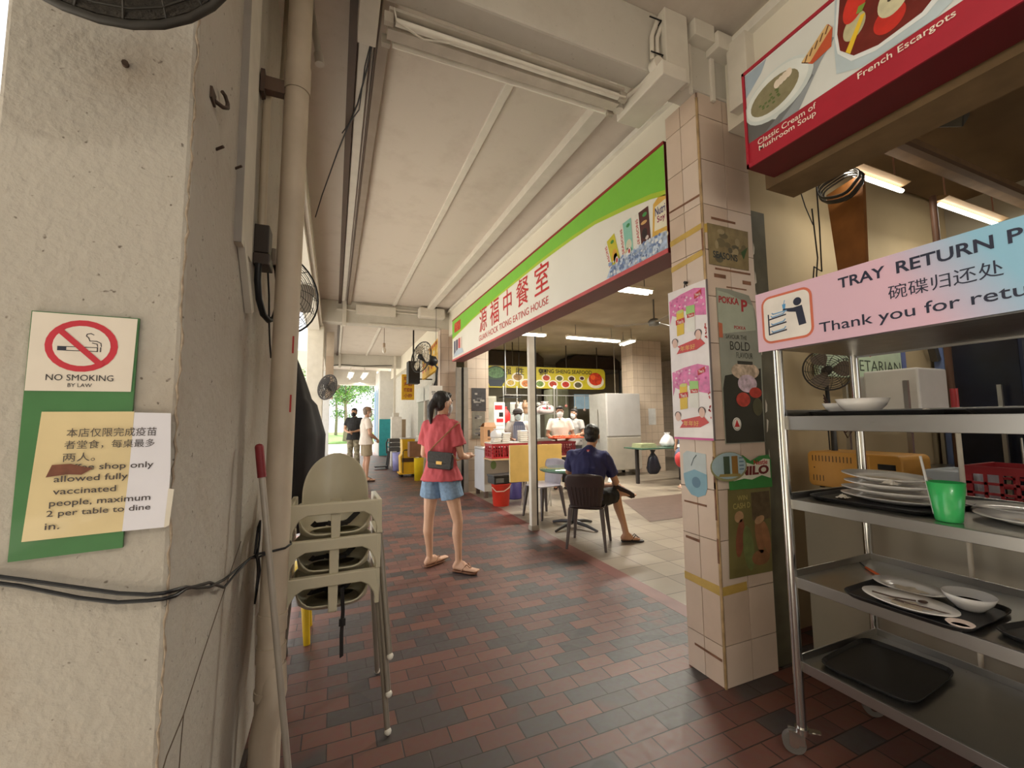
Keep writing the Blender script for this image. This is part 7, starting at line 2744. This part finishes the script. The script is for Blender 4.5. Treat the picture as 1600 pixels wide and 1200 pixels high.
# woman in the red t-shirt, seen from behind, turned toward the shop
ya = math.radians(46)
wl = (0.97, 3.95, 0.0)
W_ = Fig('person', 'woman in a red t-shirt and denim shorts standing with her back turned', wl, ya, 1.63, True, (214, 172, 146), .007, headyaw=math.radians(24), J=dict(
    pelvis=(0.935, 3.955, 0.87), waist=(0.935, 3.955, 1.0), chest=(0.93, 3.96, 1.20), neck=(0.935, 3.965, 1.385), head=(0.958, 3.978, 1.535),
    shL=(0.825, 4.055, 1.325), shR=(1.035, 3.86, 1.325), elL=(0.80, 4.10, 1.06), elR=(1.095, 3.84, 1.05), wrL=(0.98, 4.18, 1.0), wrR=(1.20, 3.99, 1.02), hdL=(1.06, 4.20, 1.04), hdR=(1.25, 4.08, 1.06),
    hipL=(0.87, 4.02, 0.83), hipR=(0.995, 3.90, 0.83), knL=(0.845, 4.07, 0.455), knR=(1.075, 3.875, 0.445), anL=(0.865, 4.12, 0.085), anR=(1.075, 3.86, 0.095), toL=(1.045, 4.225, 0.036), toR=(1.20, 3.735, 0.036)))
W_.body(0.8, 0.8)
W_.shirt((196, 88, 96), .024, .045, .03, .66, 't_shirt', .012, .008, .85, .076)
W_.shorts((130, 158, 190), .012, .43, 'denim_shorts', .004, .026, .14, 40.0)
hd = W_.P['head']
hf, hr = W_.hf, W_.hr
U = Vector((0, 0, 1))
bun = hd - hf * .105 + U * .005
W_.hair((30, 24, 25), 1.0, [sph(hd - hf * .07 + U * .03, .05) + sph(bun, .038), cap(bun, .04, bun - hf * .03 - U * .04, .036), cap(bun - hf * .03 - U * .04, .034, bun - hf * .035 - U * .12, .027), cap(bun - hf * .035 - U * .12, .027, bun - hf * .03 - U * .19, .010)])
b = B()
b.tube([bun + hf * .02 + Vector((.02 * math.cos(a_ * .6), .02 * math.sin(a_ * .6), .03 * math.sin(a_ * .6))) for a_ in range(11)], .008, BLACK, 6)
b.build('hair_tie', W_.root)
W_.mask((176, 176, 178))
W_.slippers((128, 88, 66), (150, 108, 80))
t = thing('shoulder_bag', 'small black quilted bag on a brown strap across her back', 'bag', (0.902, 3.838, 1.005), 0.0)
t.rotation_euler = (0, math.radians(4), math.radians(-38))
b = B()
b.prism(rrect(-0.118, 0.118, -0.065, 0.085, 0.02), -0.026, 0.028, M(44, 42, 44, 0.4, var=0.4, scale=60, bump=0.4, bscale=90))
b.build('bag_body', t, bev=0.008)
b = B()
b.prism(rrect(-0.12, 0.12, -0.01, 0.09, 0.018), -0.032, -0.026, M(38, 36, 38, 0.4, var=0.5, scale=60, bump=0.5, bscale=90))
b.build('flap', t, bev=0.003)
b = B()
b.prism(rrect(-0.028, 0.028, -0.022, 0.006, 0.004), -0.036, -0.032, M(196, 160, 96, 0.3, 0.8))
b.build('clasp', t)
b = B()
b.tube([(-0.112, -0.005, 0.085), (-0.06, -0.026, 0.14), (0.03, -0.048, 0.225), (0.10, -0.045, 0.30), (0.145, -0.012, 0.355), (0.155, 0.045, 0.365)], .004, M(176, 128, 92, 0.6), 4, flat=(.012, .003))
b.tube([(0.113, 0.005, 0.07), (0.15, 0.03, 0.02), (0.17, 0.08, 0.03)], .004, M(176, 128, 92, 0.6), 4, flat=(.012, .003))
b.build('strap', t)

# man in navy sitting on the brown chair
ya = math.radians(42)
ml = (2.62, 4.08, 0.0)
S_ = Fig('person', 'man in a navy t-shirt and black shorts sitting with one ankle on his knee', ml, ya, 1.72, False, (190, 146, 118), .0075, headyaw=math.radians(4), J=dict(
    pelvis=(2.60, 4.075, 0.53), waist=(2.61, 4.07, 0.65), chest=(2.615, 4.06, 0.85), neck=(2.655, 4.075, 1.03), head=(2.705, 4.10, 1.185),
    shL=(2.492, 4.185, 0.975), shR=(2.755, 3.95, 0.965), elL=(2.56, 4.40, 0.76), elR=(2.925, 3.985, 0.67), wrL=(2.76, 4.40, 0.70), wrR=(3.02, 4.14, 0.63), hdL=(2.84, 4.36, 0.69), hdR=(3.07, 4.20, 0.62),
    hipL=(2.545, 4.145, 0.50), hipR=(2.675, 4.02, 0.50), knL=(2.79, 4.49, 0.56), knR=(3.03, 4.13, 0.50), anL=(3.045, 4.10, 0.60), anR=(3.045, 3.99, 0.085), toL=(3.20, 4.02, 0.50), toR=(3.165, 3.94, 0.034)))
S_.body(0.7, 0.7)
S_.shirt((44, 46, 92), .02, .03, .012, .72, 't_shirt', .010, .009, .8, .068)
S_.shorts((22, 22, 24), .018, .86, 'shorts', .004, .016)
hd = S_.P['head']
S_.hair((26, 24, 24), 1.04, [sph(hd + U * .075 - S_.hf * .03, (.07, .07, .06))])
S_.slippers((40, 30, 30), (34, 28, 28), ('R',))
b = B()
up_ = (S_.P['neck'] - S_.P['chest']).normalized()
b.tube([S_.P['neck'] + Vector((math.cos(a_) * .068, math.sin(a_) * .066, -.012 + .012 * math.sin(a_ - ya))) for a_ in [2 * PI * i / 20 for i in range(20)]], .011, M(40, 42, 84, 0.8), 6, True)
b.build('collar', S_.root)
b = B()
b.box(S_.P['neck'] - S_.fw * .072 + Vector((-.012, 0, -.03)), (.03, .012, .075), M(196, 50, 66, 0.7), rz=-ya)
b.box(S_.P['neck'] - S_.fw * .078 + Vector((-.012, 0, -.025)), (.008, .012, .05), M(226, 214, 214, 0.7), rz=-ya)
b.build('red_tab', S_.root)['label'] = 'red and white tab below the collar'
b = B()
an_, to_ = S_.P['anL'], S_.P['toL']
d_ = (to_ - an_).normalized()
sn_ = Vector((0.62, -0.50, -0.55))
sn_ = (sn_ - d_ * sn_.dot(d_)).normalized()
w_ = d_.cross(sn_)
R_ = Matrix((d_, w_, sn_)).transposed().to_4x4()
b.prism([(-.13, -.03), (-.05, -.036), (.05, -.042), (.11, -.035), (.135, 0), (.11, .035), (.05, .042), (-.05, .036), (-.13, .03)], 0.0, 0.014, M(58, 44, 40, 0.6), Matrix.Rotation(0, 4, 'X'))
o = b.build('slipper', S_.root)
o.matrix_basis = Matrix.Translation(an_ + d_ * .075 + sn_ * .03) @ Matrix((d_, sn_, -w_)).transposed().to_4x4()
b = B()
b.box((0, 0, 0), (.075, .15, .009), M(206, 206, 200, 0.4))
tag(b.build('phone', loc=(3.05, 4.235, 0.665), rot=(0.5, 0.1, -0.8), bev=0.003), 'pale phone held by the seated man', 'phone')

# two men standing far down the walkway
ya = math.radians(80)
A_ = Fig('person', 'grey-haired man in a white shirt and khaki shorts, hands clasped in front', (0.70, 10.42, 0), ya, 1.70, False, (196, 152, 128), .011, headyaw=math.radians(0), J=None)
fa = lambda f, r, z: tuple(Vector((0.70, 10.42, 0)) + A_.fw * f + A_.rt * r + Vector((0, 0, z)))
for n_, v_ in dict(elL=(.02, -.25, 1.10), elR=(.02, .25, 1.10), wrL=(.22, -.06, .97), wrR=(.22, .06, .96), hdL=(.27, .0, .94), hdR=(.27, .0, .93), toL=(.17, -.12, .034), toR=(.17, .13, .034)).items():
    A_.P[n_] = Vector(fa(*v_)) - Vector((0.70, 10.42, 0))
A_.body(.8, .8)
A_.shirt((222, 212, 202), .022, .10, .03, .66, 'shirt', .006)
A_.shorts((150, 136, 112), .018, .8, 'shorts', .005, .03)
A_.hair((120, 104, 92), .98)
A_.mask((222, 218, 212))
A_.slippers((54, 40, 34), (50, 38, 34))
b = B()
h_ = A_.P['head']
b.tube([h_ + A_.hf * .02 + U * .055 + Vector((math.cos(a_) * .085, math.sin(a_) * .085, 0)) for a_ in [2 * PI * i / 18 for i in range(18)]], .012, M(140, 110, 86, 0.8), 6, True)
b.ell(h_ + U * .07, (.088, .092, .06), M(146, 116, 90, 0.8), 16)
b.ell(h_ + A_.hf * .115 + U * .055, (.06, .05, .006), M(136, 106, 82, 0.8), 12)
b.build('cap', A_.root)
ya = math.radians(200)
C_ = Fig('person', 'man in a black t-shirt, black mask and camouflage trousers', (0.55, 13.3, 0), ya, 1.75, False, (190, 146, 118), .012)
for n_, v_ in dict(elL=(.0, -.27, 1.14), elR=(.0, .27, 1.14), wrL=(.22, -.08, 1.08), wrR=(.22, .08, 1.06), hdL=(.26, .0, 1.08), hdR=(.27, .0, 1.05), toL=(.17, -.12, .034), toR=(.17, .13, .034)).items():
    C_.P[n_] = C_.fw * v_[0] + C_.rt * v_[1] + U * v_[2]
C_.body()
C_.shirt((34, 34, 36), .022, .13, .03, .6, 't_shirt', .006)
cam_m = M(136, 130, 112, 0.9, var=0.6, scale=14)
C_.shorts((0, 0, 0), .02, 1.9, 'camouflage_trousers', .006, .01, mat=cam_m)
C_.hair((32, 28, 28), 1.0)
C_.mask((30, 30, 32))
C_.slippers((40, 36, 34), (40, 36, 34))

# cooks behind the bench
for (lab, loc, ya, H, shirtc, maskc, dark, hat) in (('cook in a white polo shirt and mask holding an orange tray', (4.22, 7.55, 0), math.radians(205), 1.63, (226, 222, 212), (232, 232, 232), (150, 108, 84), False),
                                              ('worker in a striped apron and dark hat behind the foam boxes', (3.42, 7.85, 0), math.radians(195), 1.58, (206, 200, 196), (206, 222, 226), (120, 84, 66), True),
                                              ('worker in a grey shirt half hidden behind the cook in white', (5.05, 8.35, 0), math.radians(250), 1.60, (146, 142, 140), (206, 206, 206), (150, 110, 88), False)):
    K_ = Fig('person', lab, loc, ya, H, False, dark, .012)
    for n_, v_ in dict(elL=(.02, -.26, 1.05), elR=(.02, .26, 1.05), wrL=(.24, -.14, .99), wrR=(.24, .14, .99), hdL=(.31, -.12, 1.0), hdR=(.31, .12, 1.0), toL=(.17, -.12, .034), toR=(.17, .13, .034)).items():
        K_.P[n_] = K_.fw * v_[0] + K_.rt * v_[1] + U * v_[2]
    K_.body()
    K_.shirt(shirtc, .02, .10, .02, .66, 'shirt', .005)
    K_.shorts((60, 58, 62), .018, 1.9, 'trousers', .004, .01)
    K_.slippers((40, 36, 34), (40, 36, 34))
    if hat:
        b = B()
        h_ = K_.P['head']
        b.ell(h_ + U * .05 - K_.hf * .01, (.10, .11, .085), M(50, 42, 40, 0.8), 18)
        b.ell(h_ + U * .04 + K_.hf * .02, (.13, .14, .012), M(56, 46, 44, 0.8), 18)
        b.build('hat', K_.root)
        b = B()
        X_ = Matrix.Rotation(math.atan2(-math.sin(ya + PI), math.cos(ya + PI)), 4, 'Z')
        b.prism([(-.13, .80), (.13, .80), (.12, 1.25), (.08, 1.34), (-.08, 1.34), (-.12, 1.25)], -.165, -.155, M(96, 104, 130, 0.8), X_)
        for k_ in range(6):
            b.prism([(-.11 + .04 * k_, .82), (-.10 + .04 * k_, .82), (-.10 + .04 * k_, 1.26), (-.11 + .04 * k_, 1.26)], -.167, -.165, M(176, 180, 196, 0.8), X_)
        b.build('striped_apron', K_.root)
    else:
        K_.hair((28, 24, 24), 1.0)
    K_.mask(maskc)
    if 'polo' in lab:
        b = B()
        n0 = K_.P['neck']
        b.tube([n0 + Vector((math.cos(a_) * .072, math.sin(a_) * .07, -.012)) for a_ in [2 * PI * i / 18 for i in range(18)]], .014, M(60, 62, 76, 0.8), 6, True)
        b.build('collar', K_.root)
t = thing('food_tray', 'orange tray of food in the hands of the cook in white', 'tray', (4.13, 7.22, 1.005))
b = B()
b.bx(-0.30, 0.34, -0.16, 0.12, 0, 0.03, M(214, 90, 50, 0.5))
b.build('tray_body', t, bev=0.008)
b = B()
for i in range(9):
    b.ell((-0.24 + 0.065 * i, -0.04 + 0.05 * (i % 2), 0.04), (0.045, 0.05, 0.025), M(206, 92, 44, 0.6), 8)
b.build('food', t)
# person at the right edge of the opening, mostly behind the tiled column
Q_ = Fig('person', 'person in a white top mostly hidden by the tiled column edge', (6.36, 6.35, 0), math.radians(20), 1.62, True, (206, 160, 132), .012)
Q_.P['toL'].z = Q_.P['toR'].z = .034
Q_.body()
Q_.shirt((226, 222, 220), .02, .1, .02, .6, 'shirt', .005)
Q_.shorts((84, 92, 110), .015, .5, 'shorts', .004, .02)
Q_.hair((30, 26, 26), 1.0)
Q_.slippers((226, 196, 180), (226, 196, 180))
t = thing('carry_bag', 'red and dark blue bag carried at the edge of the tiled column', 'bag', (6.06, 6.20, 0.42))
b = B()
b.ell((0, 0, 0.2), (0.15, 0.10, 0.21), M(70, 80, 104, 0.6), 16)
b.build('bag_body', t)
b = B()
b.ell((-0.06, -0.03, 0.18), (0.11, 0.085, 0.15), M(196, 60, 60, 0.6), 14)
b.build('front_pocket', t)
b = B()
b.tube([(0, 0, 0.38), (0.03, 0.03, 0.5), (0.06, 0.05, 0.42)], .01, M(60, 62, 80, 0.6), 6)
b.build('handle', t)
